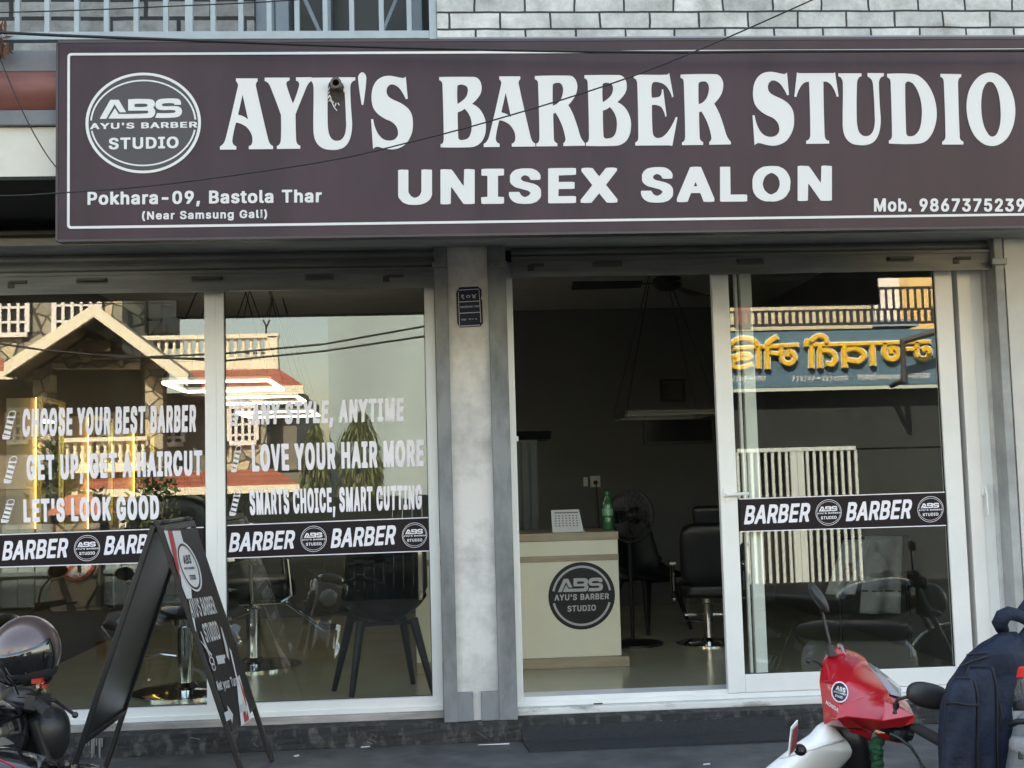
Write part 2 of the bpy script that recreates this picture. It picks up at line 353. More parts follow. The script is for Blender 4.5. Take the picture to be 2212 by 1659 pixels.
# outlines of the lettering, units of 1/112 cap height
GLYPHS = json.loads(r'''{"A":[108,[[4,-5,-1,-4,-2,-3,-2,5,34,105,35,106,42,107,54,107,60,106,62,104,99,4,99,-3,98,-4,91,-5,80,-5,73,-4,65,19,63,24,34,24,33,24,32,22,24,-2,23,-3,16,-5],[40,45,55,45,53,52,49,65,48,66,47,65]]],"B":[103,[[13,-5,7,-4,6,-2,6,105,7,106,14,107,49,107,62,105,70,103,75,100,82,93,85,87,86,83,85,66,82,59,78,54,79,52,84,48,86,45,89,40,89,36,89,19,89,15,85,9,80,3,75,0,64,-3,51,-5],[31,16,52,16,59,19,61,20,64,26,64,29,63,33,59,37,53,41,31,41],[31,62,48,61,55,65,58,68,60,73,60,76,58,81,56,83,50,86,31,85]]],"C":[114,[[46,-6,34,-3,25,1,19,5,15,9,8,20,5,27,2,39,2,62,3,67,5,77,10,86,15,92,19,97,25,101,34,105,46,107,59,108,66,107,70,106,81,102,86,98,93,91,97,84,100,76,100,67,99,66,92,65,83,65,77,66,75,68,74,70,71,77,64,83,59,85,56,86,50,86,43,83,40,81,34,75,31,70,28,60,27,55,27,47,29,38,31,32,35,26,40,21,46,17,51,15,56,15,61,17,68,22,72,27,75,34,77,35,84,36,93,36,99,35,100,34,100,27,98,19,93,11,86,4,81,0,70,-4,66,-5,59,-6]]],"D":[112,[[13,-5,7,-4,6,-2,6,105,7,106,14,107,48,107,60,105,67,103,74,101,77,99,81,96,89,88,91,85,95,77,97,69,99,55,98,38,96,27,92,18,88,13,81,6,76,2,66,-2,59,-3,45,-5],[31,16,48,16,57,19,65,26,67,29,71,38,73,45,73,56,70,69,67,74,61,80,54,84,49,85,32,86,31,84]]],"E":[96,[[13,-5,7,-4,6,-2,6,105,7,106,14,107,73,107,80,106,81,105,81,103,81,88,80,87,73,86,31,85,31,63,69,62,76,61,77,59,77,45,77,43,76,42,70,41,31,41,31,18,31,16,32,16,73,16,80,15,81,13,81,-3,80,-4,73,-5]]],"G":[116,[[46,-6,34,-3,25,1,20,4,14,10,8,18,4,30,2,39,2,62,3,67,6,79,11,88,14,91,24,100,31,104,41,107,47,108,59,108,66,107,75,104,83,100,93,91,99,81,101,73,101,67,100,66,93,65,83,65,77,66,75,68,73,73,70,77,66,81,63,83,56,86,50,86,41,82,35,76,33,73,30,68,28,60,27,55,27,47,29,38,31,32,36,25,43,19,52,15,56,15,59,16,66,19,71,24,74,29,75,34,74,35,58,35,51,36,50,38,51,54,52,55,59,56,95,56,101,55,102,54,102,34,101,28,99,20,96,15,93,9,84,1,76,-2,66,-5,60,-6]]],"H":[115,[[13,-5,7,-4,6,-2,6,105,7,106,13,107,23,107,30,106,31,105,31,63,70,62,72,63,72,63,73,105,74,106,81,107,90,107,96,106,97,103,97,-3,96,-4,90,-5,81,-5,74,-4,73,-3,72,42,33,42,31,42,31,40,31,-3,30,-4,24,-5]]],"I":[72,[[6,-5,1,-4,0,-3,0,13,1,15,7,16,16,16,18,17,18,84,16,86,7,86,1,87,0,87,0,105,1,106,8,107,52,107,59,106,60,105,60,103,59,87,59,87,52,86,44,86,43,84,43,18,43,16,44,16,52,16,59,15,59,14,60,-3,59,-4,52,-5]]],"K":[105,[[13,-5,7,-4,6,-2,6,105,7,106,13,107,23,107,30,106,31,105,31,69,31,68,32,68,67,106,74,107,88,107,95,106,96,104,95,98,59,59,58,57,58,56,95,5,96,2,95,-3,95,-4,88,-5,76,-5,69,-4,66,-1,43,32,38,38,35,34,31,29,31,-3,30,-4,24,-5]]],"L":[91,[[13,-5,7,-4,6,-2,6,104,7,106,8,106,14,107,24,107,30,106,31,104,31,16,70,16,77,15,79,13,79,-2,77,-4,70,-5]]],"M":[138,[[13,-5,7,-4,6,-2,6,105,7,106,13,107,28,107,35,106,36,105,62,39,63,38,89,105,90,106,97,107,113,107,119,106,120,103,120,-3,119,-4,113,-5,102,-5,95,-4,94,-3,94,44,93,44,91,40,74,-3,74,-4,66,-5,59,-5,52,-4,50,-1,33,42,31,45,31,-3,30,-4,24,-5]]],"N":[117,[[13,-5,7,-4,6,-2,6,105,7,106,14,107,26,107,33,105,36,101,69,49,73,44,73,105,74,106,81,107,91,107,98,106,99,103,99,-3,98,-4,91,-5,78,-5,72,-4,35,53,31,59,31,-3,30,-4,24,-5]]],"O":[119,[[45,-6,34,-3,23,2,15,9,8,20,5,27,2,39,2,62,3,68,5,77,12,88,19,97,25,101,34,105,46,107,60,107,70,106,83,100,87,97,94,90,101,77,104,69,105,56,105,45,103,32,101,24,94,12,86,4,83,1,75,-2,66,-5,59,-6],[50,16,56,16,63,18,68,22,75,31,78,40,79,45,79,57,78,62,75,70,68,80,63,84,56,86,51,86,46,85,41,82,36,77,32,71,30,66,27,55,27,47,28,42,32,31,36,25,40,21,43,19]]],"P":[101,[[13,-5,7,-4,6,-2,6,105,7,106,14,107,49,107,62,105,73,101,77,97,84,90,87,82,88,77,88,62,85,52,83,48,77,41,72,37,66,35,52,33,31,32,31,-3,30,-4,24,-5],[31,53,48,53,53,55,59,59,62,66,62,72,59,80,57,82,54,84,49,86,31,85]]],"R":[102,[[13,-5,7,-4,6,-2,6,105,7,106,14,107,49,107,63,105,72,102,77,98,82,93,85,88,88,79,88,62,85,53,81,46,74,40,73,38,92,3,92,-3,91,-4,84,-5,72,-5,66,-4,64,-2,61,3,45,34,43,35,33,35,31,35,31,34,31,-3,30,-4,24,-5],[31,56,51,56,57,59,60,62,62,66,63,70,61,77,59,81,56,83,50,86,31,85]]],"S":[101,[[39,-6,29,-5,23,-3,19,-2,11,4,6,9,3,16,1,23,1,30,2,31,9,32,20,32,26,31,31,20,37,16,43,15,49,15,56,18,60,23,62,26,62,30,59,34,54,37,23,47,16,51,11,54,8,59,5,66,4,83,7,90,11,95,19,102,24,104,33,107,39,108,52,107,63,106,67,104,74,100,81,94,83,91,85,85,86,81,86,73,85,72,78,71,69,71,63,72,61,74,59,80,56,83,50,86,46,87,40,86,34,82,32,81,30,76,30,73,33,69,39,66,66,57,77,51,83,45,86,41,88,34,88,21,86,15,83,9,77,2,74,0,69,-2,60,-5,49,-7]]],"T":[102,[[39,-5,34,-4,33,-2,32,84,31,86,9,86,2,87,1,88,1,105,2,106,9,107,81,107,88,106,89,105,90,103,89,88,88,87,81,86,58,85,57,-3,56,-4,50,-5]]],"U":[115,[[49,-6,38,-5,31,-3,23,1,20,3,13,9,8,19,6,27,6,105,7,106,14,107,24,107,30,106,31,105,31,37,32,31,36,24,40,19,48,16,55,15,63,19,68,24,71,29,72,35,73,105,74,106,81,107,90,107,96,106,97,105,97,103,97,26,95,16,92,11,88,6,78,-1,70,-4,66,-5,55,-7]]],"V":[108,[[41,-5,36,-4,33,-1,-2,95,-3,98,-2,105,-1,106,6,107,16,107,22,106,23,105,44,45,48,36,49,36,73,105,74,106,81,107,91,107,98,106,99,104,99,98,62,-3,61,-4,55,-5]]],"X":[107,[[4,-5,-1,-4,-2,-3,-2,3,28,46,31,52,1,97,0,99,0,105,1,106,8,107,20,107,26,106,28,103,40,86,48,75,65,101,70,106,76,107,88,107,95,106,96,104,96,99,69,60,64,52,96,5,97,2,97,-3,96,-4,89,-5,77,-5,71,-4,48,29,45,27,24,-4,16,-5]]],"Y":[106,[[41,-5,35,-4,34,-2,34,39,-2,98,-2,105,-1,106,6,107,17,107,24,106,47,69,50,71,68,102,71,106,78,107,90,107,96,106,97,105,97,103,97,99,96,97,60,39,60,-3,59,-4,52,-5]]],"'":[53,[[16,59,10,60,9,62,8,105,9,106,16,107,26,107,32,106,33,104,33,88,32,84,32,66,32,61,31,60,24,59]]],"-":[103,[[24,33,18,33,17,34,17,51,18,53,25,54,66,54,73,53,74,52,74,35,73,33,66,32]]],",":[50,[[8,-28,2,-27,1,-26,1,-25,1,-19,7,15,8,17,9,18,16,19,26,19,32,18,33,16,33,9,23,-26,22,-27,16,-28]]],".":[50,[[17,-6,12,-5,9,-3,5,1,4,5,4,13,5,16,9,20,13,21,19,22,28,21,31,19,34,15,34,2,32,-1,28,-4,25,-5]]],"(":[67,[[35,-24,30,-23,29,-22,23,-10,16,6,12,25,11,34,11,50,13,64,17,82,22,96,28,109,31,111,36,112,45,112,52,111,52,111,53,104,45,85,39,63,37,52,36,38,38,27,41,16,45,2,53,-14,53,-21,52,-22,51,-23,45,-24]]],")":[67,[[8,-24,2,-23,2,-22,1,-16,11,7,16,24,18,33,18,50,15,65,12,77,8,89,1,104,1,109,2,111,3,111,9,112,19,112,25,111,26,110,32,98,37,84,40,72,43,57,43,46,43,43,43,27,41,16,36,0,26,-22,25,-23,19,-24]]],"0":[103,[[39,-6,30,-4,24,-2,15,6,10,13,6,24,4,37,4,65,5,75,8,84,12,91,17,98,24,103,30,106,39,107,51,107,60,106,69,102,77,94,79,91,82,84,86,70,87,63,87,38,85,27,82,17,79,11,74,4,65,-2,60,-4,51,-6],[44,15,46,15,52,18,56,23,60,34,62,44,62,59,59,73,54,82,51,85,45,87,42,86,39,84,36,81,33,75,31,71,29,60,29,53,28,51,29,49,29,41,31,31,33,27,36,20,40,17]]],"1":[103,[[16,-5,10,-4,9,-3,9,14,10,14,16,15,35,15,36,16,36,76,36,77,35,77,23,68,17,67,12,68,11,69,11,70,11,88,34,106,41,107,54,107,60,106,61,105,61,103,61,16,63,15,77,15,83,14,84,12,84,-3,83,-4,76,-5]]],"2":[103,[[13,-5,8,-4,7,-3,7,13,10,16,49,58,54,65,57,70,57,74,57,78,53,83,49,86,44,87,38,85,35,81,33,77,32,70,31,69,24,68,14,68,8,69,7,70,7,79,9,88,13,95,19,100,25,104,30,106,39,107,50,108,61,106,65,104,71,100,76,95,81,88,82,81,82,68,82,63,77,53,73,48,63,36,49,22,45,16,76,16,83,15,84,13,84,-3,83,-4,76,-5]]],"3":[103,[[36,-6,27,-4,22,-2,17,0,10,5,7,9,4,16,3,20,3,29,4,30,11,31,20,31,27,30,28,28,30,24,34,18,39,16,45,15,49,16,55,20,59,26,59,31,56,38,52,42,47,44,43,45,33,45,27,46,26,47,26,63,44,84,44,85,16,86,9,87,8,88,8,105,9,106,16,107,73,107,80,106,81,104,81,89,61,66,58,62,64,60,70,57,74,55,80,49,83,42,85,36,85,22,82,13,76,5,70,0,65,-2,60,-4,50,-6]]],"4":[103,[[57,-5,52,-4,51,-3,50,16,9,16,3,17,2,19,2,36,42,103,45,106,51,107,61,107,67,106,68,104,68,99,35,42,33,38,33,38,50,38,50,66,52,67,58,68,67,68,74,67,74,66,75,38,88,36,89,34,88,18,88,17,81,16,76,16,75,15,74,-3,74,-4,67,-5]]],"5":[103,[[38,-6,26,-3,17,1,12,6,8,12,7,16,6,20,6,29,7,30,14,31,24,31,30,30,31,29,32,24,34,20,39,16,45,15,50,17,54,20,57,25,59,30,59,34,58,38,54,45,49,49,45,50,41,50,34,48,31,45,25,45,13,46,9,47,8,48,8,59,13,105,14,106,21,107,71,107,78,106,79,105,79,103,79,88,78,87,71,86,38,86,36,84,35,72,35,70,36,70,43,72,48,72,59,70,67,67,75,60,82,51,84,42,84,23,82,16,80,12,75,6,66,-2,59,-4,50,-6]]],"6":[103,[[38,-6,30,-4,23,-1,16,5,12,10,8,16,7,23,7,40,8,45,12,56,15,63,45,105,52,107,63,107,70,106,71,104,71,99,50,69,52,67,61,66,69,63,72,61,78,54,82,49,84,39,84,25,83,20,82,15,77,7,72,2,66,-2,60,-4,51,-6],[43,15,47,15,54,19,58,27,59,31,59,34,57,38,55,42,52,46,46,48,43,48,39,46,34,41,32,34,32,28,35,21,39,17]]],"7":[103,[[20,-5,14,-4,13,-3,13,3,54,84,54,85,52,86,14,86,7,87,6,88,6,105,7,106,14,107,76,107,83,106,84,105,84,103,84,85,39,-3,38,-4,32,-5]]],"8":[103,[[38,-6,28,-4,17,1,10,7,7,12,5,18,4,34,5,39,8,45,11,49,16,53,12,59,8,66,8,73,8,84,9,88,13,95,20,101,27,105,39,107,51,108,57,107,63,105,72,100,77,95,81,89,82,83,82,69,82,65,78,59,74,54,81,47,85,40,86,34,86,20,85,14,82,9,75,2,72,0,67,-2,58,-5,52,-6],[42,15,48,15,52,16,58,21,61,27,60,32,57,37,52,40,45,43,41,42,36,39,32,34,30,28,30,24,33,20,37,17],[43,63,47,63,51,65,55,69,57,74,57,78,54,82,51,85,46,87,43,87,37,83,33,77,33,73,36,68,38,65]]],"9":[103,[[27,-5,21,-4,20,-3,20,3,40,34,39,35,30,36,20,40,15,45,12,49,9,52,7,61,7,79,8,84,11,91,16,97,23,103,27,105,40,108,51,107,60,106,66,103,72,100,77,95,82,87,84,76,84,63,82,55,80,49,75,38,46,-3,45,-4,39,-5],[43,54,47,54,52,57,57,62,59,69,58,75,54,82,50,85,46,87,44,87,38,84,34,79,32,73,32,67,35,60,39,56]]],"o":[95,[[38,-6,23,-3,18,-1,14,2,8,8,3,18,1,24,0,31,1,45,3,57,7,65,15,74,23,78,27,80,38,82,45,82,56,80,60,78,68,74,75,67,78,61,82,52,82,45,82,29,81,20,78,13,74,7,68,1,65,-1,58,-4,44,-7],[40,14,42,14,46,15,51,20,55,26,57,36,57,45,53,52,48,59,41,61,37,60,31,55,27,47,25,38,27,28,31,20,34,17]]],"k":[88,[[11,-5,6,-4,4,-2,4,104,5,106,6,106,13,107,22,107,28,106,29,104,30,58,31,59,52,80,58,81,70,81,77,80,78,79,79,74,78,72,49,43,81,3,81,-2,80,-4,74,-5,61,-5,54,-4,50,-1,32,24,30,25,29,-3,28,-4,22,-5]]],"h":[94,[[11,-5,6,-4,4,-2,4,104,5,106,6,106,13,107,22,107,28,106,29,105,30,79,44,82,49,82,59,80,68,75,74,69,76,63,78,55,78,-2,77,-4,70,-5,60,-5,54,-4,53,-3,53,49,51,54,49,57,45,60,41,61,38,60,33,56,29,48,29,-3,28,-4,22,-5]]],"a":[90,[[28,-6,16,-4,9,0,5,4,1,9,0,16,0,27,1,31,3,36,9,42,13,44,25,47,45,50,48,52,48,55,44,60,41,61,38,61,31,58,25,51,19,51,13,51,3,54,2,56,2,62,5,68,11,74,14,76,21,79,36,82,41,82,53,80,63,76,66,73,70,69,73,61,74,54,74,-3,73,-4,66,-5,56,-5,49,-4,35,-7],[32,14,36,14,43,18,46,20,48,25,49,28,49,30,34,28,27,25,25,21,26,19,29,15]]],"r":[64,[[11,-5,6,-4,4,-2,5,79,6,80,13,81,21,81,29,79,40,82,48,82,54,81,55,80,55,78,55,62,54,61,48,60,42,61,38,60,33,56,30,49,29,-3,28,-4,22,-5]]],"s":[85,[[33,-6,19,-4,13,-2,10,0,5,6,2,11,1,16,1,22,2,23,16,25,24,24,27,19,29,17,36,14,38,14,43,16,46,20,46,22,44,25,41,26,18,32,10,36,5,42,4,46,3,51,3,59,5,67,8,70,15,77,20,79,28,81,41,82,52,80,56,78,63,75,68,68,70,65,71,62,71,55,70,54,59,51,49,51,46,56,42,60,38,62,32,60,29,56,29,55,31,52,35,50,59,43,67,38,70,34,72,29,72,15,71,11,68,6,61,-1,56,-3,50,-5,39,-7]]],"t":[57,[[31,-6,19,-3,13,0,9,5,8,8,7,13,7,59,6,61,-3,61,-5,63,-5,79,-4,80,6,81,7,96,8,98,15,99,24,99,31,98,32,96,32,81,45,80,47,79,47,62,46,62,40,61,33,61,32,59,32,20,33,16,34,15,39,15,45,14,46,14,49,4,49,-1,47,-4,35,-6]]],"l":[50,[[23,-5,13,-2,9,0,7,3,4,9,4,104,6,106,12,107,22,107,28,106,29,105,29,18,31,16,39,14,40,14,43,3,43,-1,41,-3,33,-5]]],"e":[93,[[39,-6,28,-5,21,-2,14,2,8,8,5,14,1,24,0,31,0,45,2,54,5,60,8,67,15,74,24,79,38,82,43,82,55,80,59,78,67,74,74,67,78,58,80,50,80,33,80,31,79,30,73,29,27,29,27,27,30,21,37,15,41,14,46,15,50,17,53,20,55,24,56,25,62,25,68,25,78,22,79,21,79,16,77,9,75,6,69,1,62,-3,56,-5,45,-7],[28,49,52,49,53,49,53,50,51,55,48,58,45,60,41,61,36,60,33,57,29,52]]],"m":[134,[[11,-5,6,-4,4,-2,4,77,5,80,12,81,20,81,30,79,40,82,48,82,57,80,64,75,71,79,77,81,83,82,91,82,101,80,106,78,114,70,117,63,118,58,118,-1,117,-4,110,-5,101,-5,94,-4,93,-3,93,52,90,57,88,60,84,61,80,60,76,56,74,52,73,48,73,-3,72,-4,65,-5,56,-5,50,-4,49,-1,49,49,47,56,46,58,40,61,36,60,32,56,29,49,29,-3,28,-4,22,-5]]],"u":[94,[[32,-6,23,-4,15,0,9,6,5,14,4,20,5,79,6,80,13,81,22,81,28,80,29,79,29,27,32,20,36,16,40,15,45,16,48,19,50,22,53,28,53,79,54,80,61,81,70,81,77,80,78,79,78,77,78,-3,77,-4,70,-5,62,-5,55,-4,52,-3,40,-6]]],"n":[94,[[11,-5,6,-4,4,-2,5,79,6,80,12,81,20,81,27,80,30,79,38,81,49,82,59,80,68,75,71,72,75,66,78,55,77,-3,77,-4,70,-5,61,-5,54,-4,53,-3,53,49,51,54,49,57,45,60,41,61,38,60,33,56,29,48,29,-3,28,-4,22,-5]]],"g":[97,[[34,-34,20,-31,12,-27,8,-23,4,-17,4,-11,14,-4,20,-4,26,-4,32,-11,35,-13,41,-15,45,-14,50,-12,53,-9,55,-5,56,-2,55,-1,44,-3,33,-3,27,-3,20,0,11,6,7,11,4,17,1,25,0,31,1,46,3,58,5,62,8,68,15,75,21,78,26,80,37,82,48,81,56,79,58,80,65,81,74,81,80,80,81,79,81,77,81,-7,79,-16,75,-23,68,-29,65,-31,58,-33,48,-35],[38,17,43,17,48,19,52,24,54,28,56,34,56,42,53,52,48,58,41,61,38,60,35,59,30,54,27,48,26,40,26,32,30,24,33,20]]],"i":[45,[[11,-5,6,-4,4,-2,4,78,6,80,12,81,21,81,27,80,29,79,29,77,29,-2,28,-4,22,-5],[14,84,9,85,6,87,4,88,2,92,2,101,3,103,6,107,8,108,15,109,26,108,29,106,32,101,32,93,31,90,27,86,25,85,19,84]]],"b":[97,[[43,-6,33,-5,29,-4,21,-5,13,-5,6,-4,5,-3,4,103,5,105,6,106,13,107,22,107,28,106,29,104,30,79,43,82,48,82,62,79,68,76,75,70,78,66,82,59,84,49,84,27,82,16,78,10,73,3,68,-1,62,-4,48,-7],[44,14,45,14,49,16,54,21,57,25,59,34,59,41,58,46,55,53,52,57,45,61,39,60,33,54,30,47,29,38,30,31,33,23,37,18,40,15]]],"p":[97,[[11,-33,6,-32,4,-30,5,79,6,80,12,81,20,81,27,80,30,79,44,82,49,82,62,79,68,76,75,70,78,66,82,56,84,49,84,27,82,16,78,10,74,4,68,-1,62,-4,47,-7,30,-4,29,-31,28,-32,22,-33],[44,14,45,14,49,16,54,21,57,25,59,34,59,41,58,46,55,53,52,57,45,61,39,60,33,54,30,47,29,38,30,31,33,23,37,18,40,15]]],"d":[97,[[36,-6,26,-5,20,-2,14,1,9,6,5,14,1,24,0,31,1,45,1,52,4,59,9,69,15,75,21,78,26,80,37,82,42,82,56,79,56,104,57,106,64,107,74,107,80,106,81,105,81,103,81,-3,80,-4,73,-5,63,-5,56,-4,47,-6],[40,14,41,14,46,16,50,19,53,24,54,27,56,35,56,41,55,45,52,53,48,58,41,61,36,60,30,54,26,45,25,38,27,28,30,23,34,18,37,15]]],"y":[90,[[15,-34,6,-32,4,-31,4,-30,4,-22,5,-16,7,-14,13,-13,17,-13,20,-11,24,-5,25,1,-2,70,-3,73,-2,79,-1,80,6,81,16,81,22,80,23,79,38,37,39,37,55,79,56,80,63,81,73,81,79,80,80,79,80,77,80,72,79,69,49,-11,44,-21,38,-28,33,-31,20,-34]]],"c":[91,[[38,-6,23,-3,18,-1,14,2,8,8,3,18,1,24,0,31,1,45,3,57,7,65,15,74,23,78,27,80,38,82,45,82,56,80,60,78,67,75,74,68,76,65,79,59,78,52,77,51,68,49,63,48,56,49,54,50,52,55,48,59,42,61,40,61,37,60,32,56,30,52,26,44,26,36,29,24,34,18,37,15,41,14,49,17,52,20,56,27,62,28,68,27,78,24,79,23,79,16,77,12,74,7,65,-1,60,-3,55,-5,44,-7]]],"\u0967":[65,[[44,-9,37,-4,39,2,38,8,18,25,14,30,16,33,30,43,36,49,39,53,39,58,38,62,34,64,30,64,26,62,25,59,26,55,32,51,28,45,27,44,22,46,17,51,15,57,16,64,20,70,27,73,36,73,41,71,47,67,49,62,50,53,47,47,36,35,30,30,31,28,46,16,49,9,50,6,50,1,49,-4,45,-9]]],"\u0966":[65,[[28,13,20,16,12,23,8,31,8,38,10,48,15,54,20,58,24,60,34,61,45,57,51,51,55,42,55,31,52,24,45,17,35,13],[27,24,34,23,38,24,41,27,43,31,44,34,43,44,40,48,36,50,27,50,24,48,20,44,19,37,19,31,22,27,25,24]]],"\u096a":[65,[[28,-1,20,3,15,8,13,12,13,18,15,24,24,37,12,51,8,57,7,62,7,72,10,73,18,71,18,64,19,59,25,50,32,44,43,58,46,63,46,71,49,72,56,73,57,70,57,62,56,59,50,50,39,38,49,23,50,20,49,10,47,6,42,1,34,-1],[27,9,35,9,38,11,39,15,39,20,36,24,32,29,29,27,24,19,24,13]]],"\u096f":[65,[[55,-9,48,-4,50,4,48,9,16,36,11,42,8,47,8,52,8,61,11,65,16,70,20,72,24,73,32,73,35,72,41,68,46,61,47,57,47,49,46,46,44,42,40,38,34,34,51,21,58,13,60,9,61,1,58,-6,56,-9],[24,44,29,43,32,44,35,48,36,51,36,57,35,60,32,63,25,64,19,59,18,56,19,49,20,46]]],"\u092c":[68,[[46,-1,45,1,45,17,34,13,23,13,19,14,14,16,9,20,5,27,4,31,5,36,7,43,10,47,14,50,20,53,29,54,40,54,43,52,42,44,30,44,29,43,41,27,43,27,45,31,45,62,0,62,-1,65,-1,70,0,72,65,72,67,71,68,64,67,63,57,62,56,61,56,0,54,-1],[27,22,33,22,34,24,21,40,18,41,15,35,16,28,20,24]]],"\u0938":[80,[[37,-2,15,20,6,31,4,38,4,40,5,43,9,46,15,46,20,42,22,43,24,49,24,58,23,62,0,62,-1,64,-1,71,2,72,79,72,80,70,80,63,78,62,70,62,68,61,68,2,68,-1,59,-1,58,0,57,29,41,28,25,31,21,29,22,26,43,6,43,4],[34,38,50,38,57,40,57,62,34,62,35,48,32,40]]],"\u0924":[67,[[24,-2,8,15,5,24,5,31,8,38,15,44,24,47,45,47,45,61,43,62,0,62,-1,64,-1,71,2,72,66,72,68,70,67,63,66,62,57,62,56,61,56,0,53,-1,47,-1,45,0,45,37,30,37,23,36,19,35,15,30,16,24,19,17,31,5,26,-1]]],"\u0932":[80,[[29,-2,15,11,7,21,4,29,5,38,10,45,20,49,27,50,31,49,41,44,48,48,57,50,57,62,1,62,-1,64,-1,71,2,72,79,72,80,70,80,63,78,62,70,62,68,61,68,2,67,-1,59,-1,58,0,57,40,52,39,47,36,41,23,32,26,31,27,35,35,33,37,28,39,21,39,16,36,15,29,18,23,28,11,36,5,31,-1]]],"\u0925":[76,[[55,-1,54,1,53,18,41,15,31,15,20,19,13,26,10,32,9,37,17,40,25,44,28,51,29,56,26,62,22,64,18,64,15,63,14,59,16,55,23,52,22,45,20,44,14,46,11,48,7,52,4,58,5,63,7,67,13,72,16,73,23,73,29,71,31,70,38,63,40,56,38,45,32,37,23,31,24,28,27,26,34,24,43,25,50,29,53,32,54,61,52,62,46,62,45,63,45,71,47,72,74,72,76,71,76,64,75,63,66,62,65,61,64,0,63,-1]]],"\u0930":[49,[[38,-1,14,22,7,31,4,38,5,43,9,46,15,46,21,42,24,43,27,46,28,50,29,57,28,61,25,62,0,62,-1,65,-1,70,0,72,47,72,49,71,50,64,49,63,39,62,39,50,39,45,36,41,30,34,21,28,35,14,45,6,45,4,40,-1]]],"\u092e":[71,[[49,-1,48,1,48,27,26,28,25,27,24,20,20,17,16,17,13,19,6,25,4,31,5,34,7,37,13,38,14,39,14,61,13,62,0,63,-1,64,-1,70,0,72,68,72,71,71,71,64,70,63,60,62,59,61,59,0,57,-1],[25,38,48,38,48,62,25,62]]],"\u0917":[67,[[45,-1,44,2,44,62,25,62,24,24,21,20,16,20,12,22,8,27,5,31,4,35,5,38,7,41,13,42,14,61,13,62,0,63,-1,64,-1,70,0,72,64,72,67,71,67,64,66,63,56,62,55,61,55,0,53,-1]]],"\u0935":[66,[[45,-1,43,1,43,17,32,13,22,13,16,15,12,18,8,22,5,27,4,31,5,40,11,48,19,53,31,54,38,54,40,52,41,51,41,44,40,43,27,44,20,42,17,39,16,35,16,28,20,24,25,22,34,23,41,28,43,31,43,62,0,62,-1,65,-1,70,0,72,63,72,66,71,66,64,65,63,56,62,54,61,54,0,52,-1]]],"\u0921":[68,[[36,-1,27,1,16,5,10,10,2,18,9,24,23,13,31,10,41,9,48,11,50,13,51,15,51,19,48,24,45,25,38,25,27,23,18,31,15,37,16,45,19,50,27,54,45,55,45,62,0,62,-1,65,-1,70,0,72,66,72,68,71,68,64,68,63,56,62,56,46,55,45,29,44,27,43,26,41,26,38,27,35,30,33,43,35,49,34,54,32,59,27,62,20,61,12,59,8,55,4,47,0]]],"\u0928":[66,[[45,-1,43,2,43,33,24,33,23,24,20,21,16,21,13,23,7,28,4,35,4,39,7,42,9,43,43,44,43,62,0,62,-1,65,-1,70,0,72,63,72,66,71,66,64,65,63,56,62,54,61,54,0,52,-1]]],"\u0915":[90,[[43,-1,42,1,41,18,31,13,22,13,18,14,13,16,8,21,6,24,4,31,5,40,8,45,12,49,21,53,30,54,39,52,39,51,39,45,37,43,26,44,19,42,17,40,15,35,16,28,20,24,24,23,28,22,34,24,41,29,42,31,42,62,0,62,-1,64,-1,71,2,72,89,72,90,70,90,64,89,62,53,62,53,43,63,47,68,47,75,44,80,39,82,34,83,28,82,20,79,10,75,5,74,4,69,7,67,9,70,16,72,24,72,30,71,33,70,36,66,37,63,37,59,35,53,29,53,0,51,-1]]],"\u093e":[32,[[10,-1,9,2,9,61,8,62,1,62,-1,63,-1,71,2,72,31,72,32,70,32,64,32,63,21,62,20,61,20,0,18,-1]]],"\u093f":[32,[[10,-1,9,2,9,61,8,62,0,62,-1,65,-1,70,0,72,7,73,5,81,5,85,7,91,14,100,25,104,41,103,53,99,63,92,70,86,80,74,81,71,79,70,71,70,64,79,57,85,52,89,43,92,32,94,27,93,20,91,18,89,16,84,16,81,19,74,20,72,31,72,32,70,32,64,31,62,21,62,20,61,20,1,18,-1]]],"\u094b":[32,[[10,-1,9,2,9,61,8,62,0,62,-1,65,-1,70,0,72,8,72,9,74,6,83,3,89,0,92,-4,93,-13,93,-16,94,-17,101,-16,103,-12,103,-3,104,5,100,11,93,15,85,20,73,31,72,32,71,32,64,32,63,21,62,20,61,20,0,18,-1]]],"\u0923":[85,[[64,-1,63,2,63,62,49,62,49,32,47,26,45,23,41,19,37,17,25,16,16,19,13,23,10,27,8,35,8,61,7,62,1,62,-1,63,-1,70,0,72,83,72,85,71,86,64,85,63,75,62,74,61,74,0,72,-1],[26,26,30,26,34,27,36,29,38,33,38,60,37,62,20,62,19,61,19,34,22,28]]]}''')
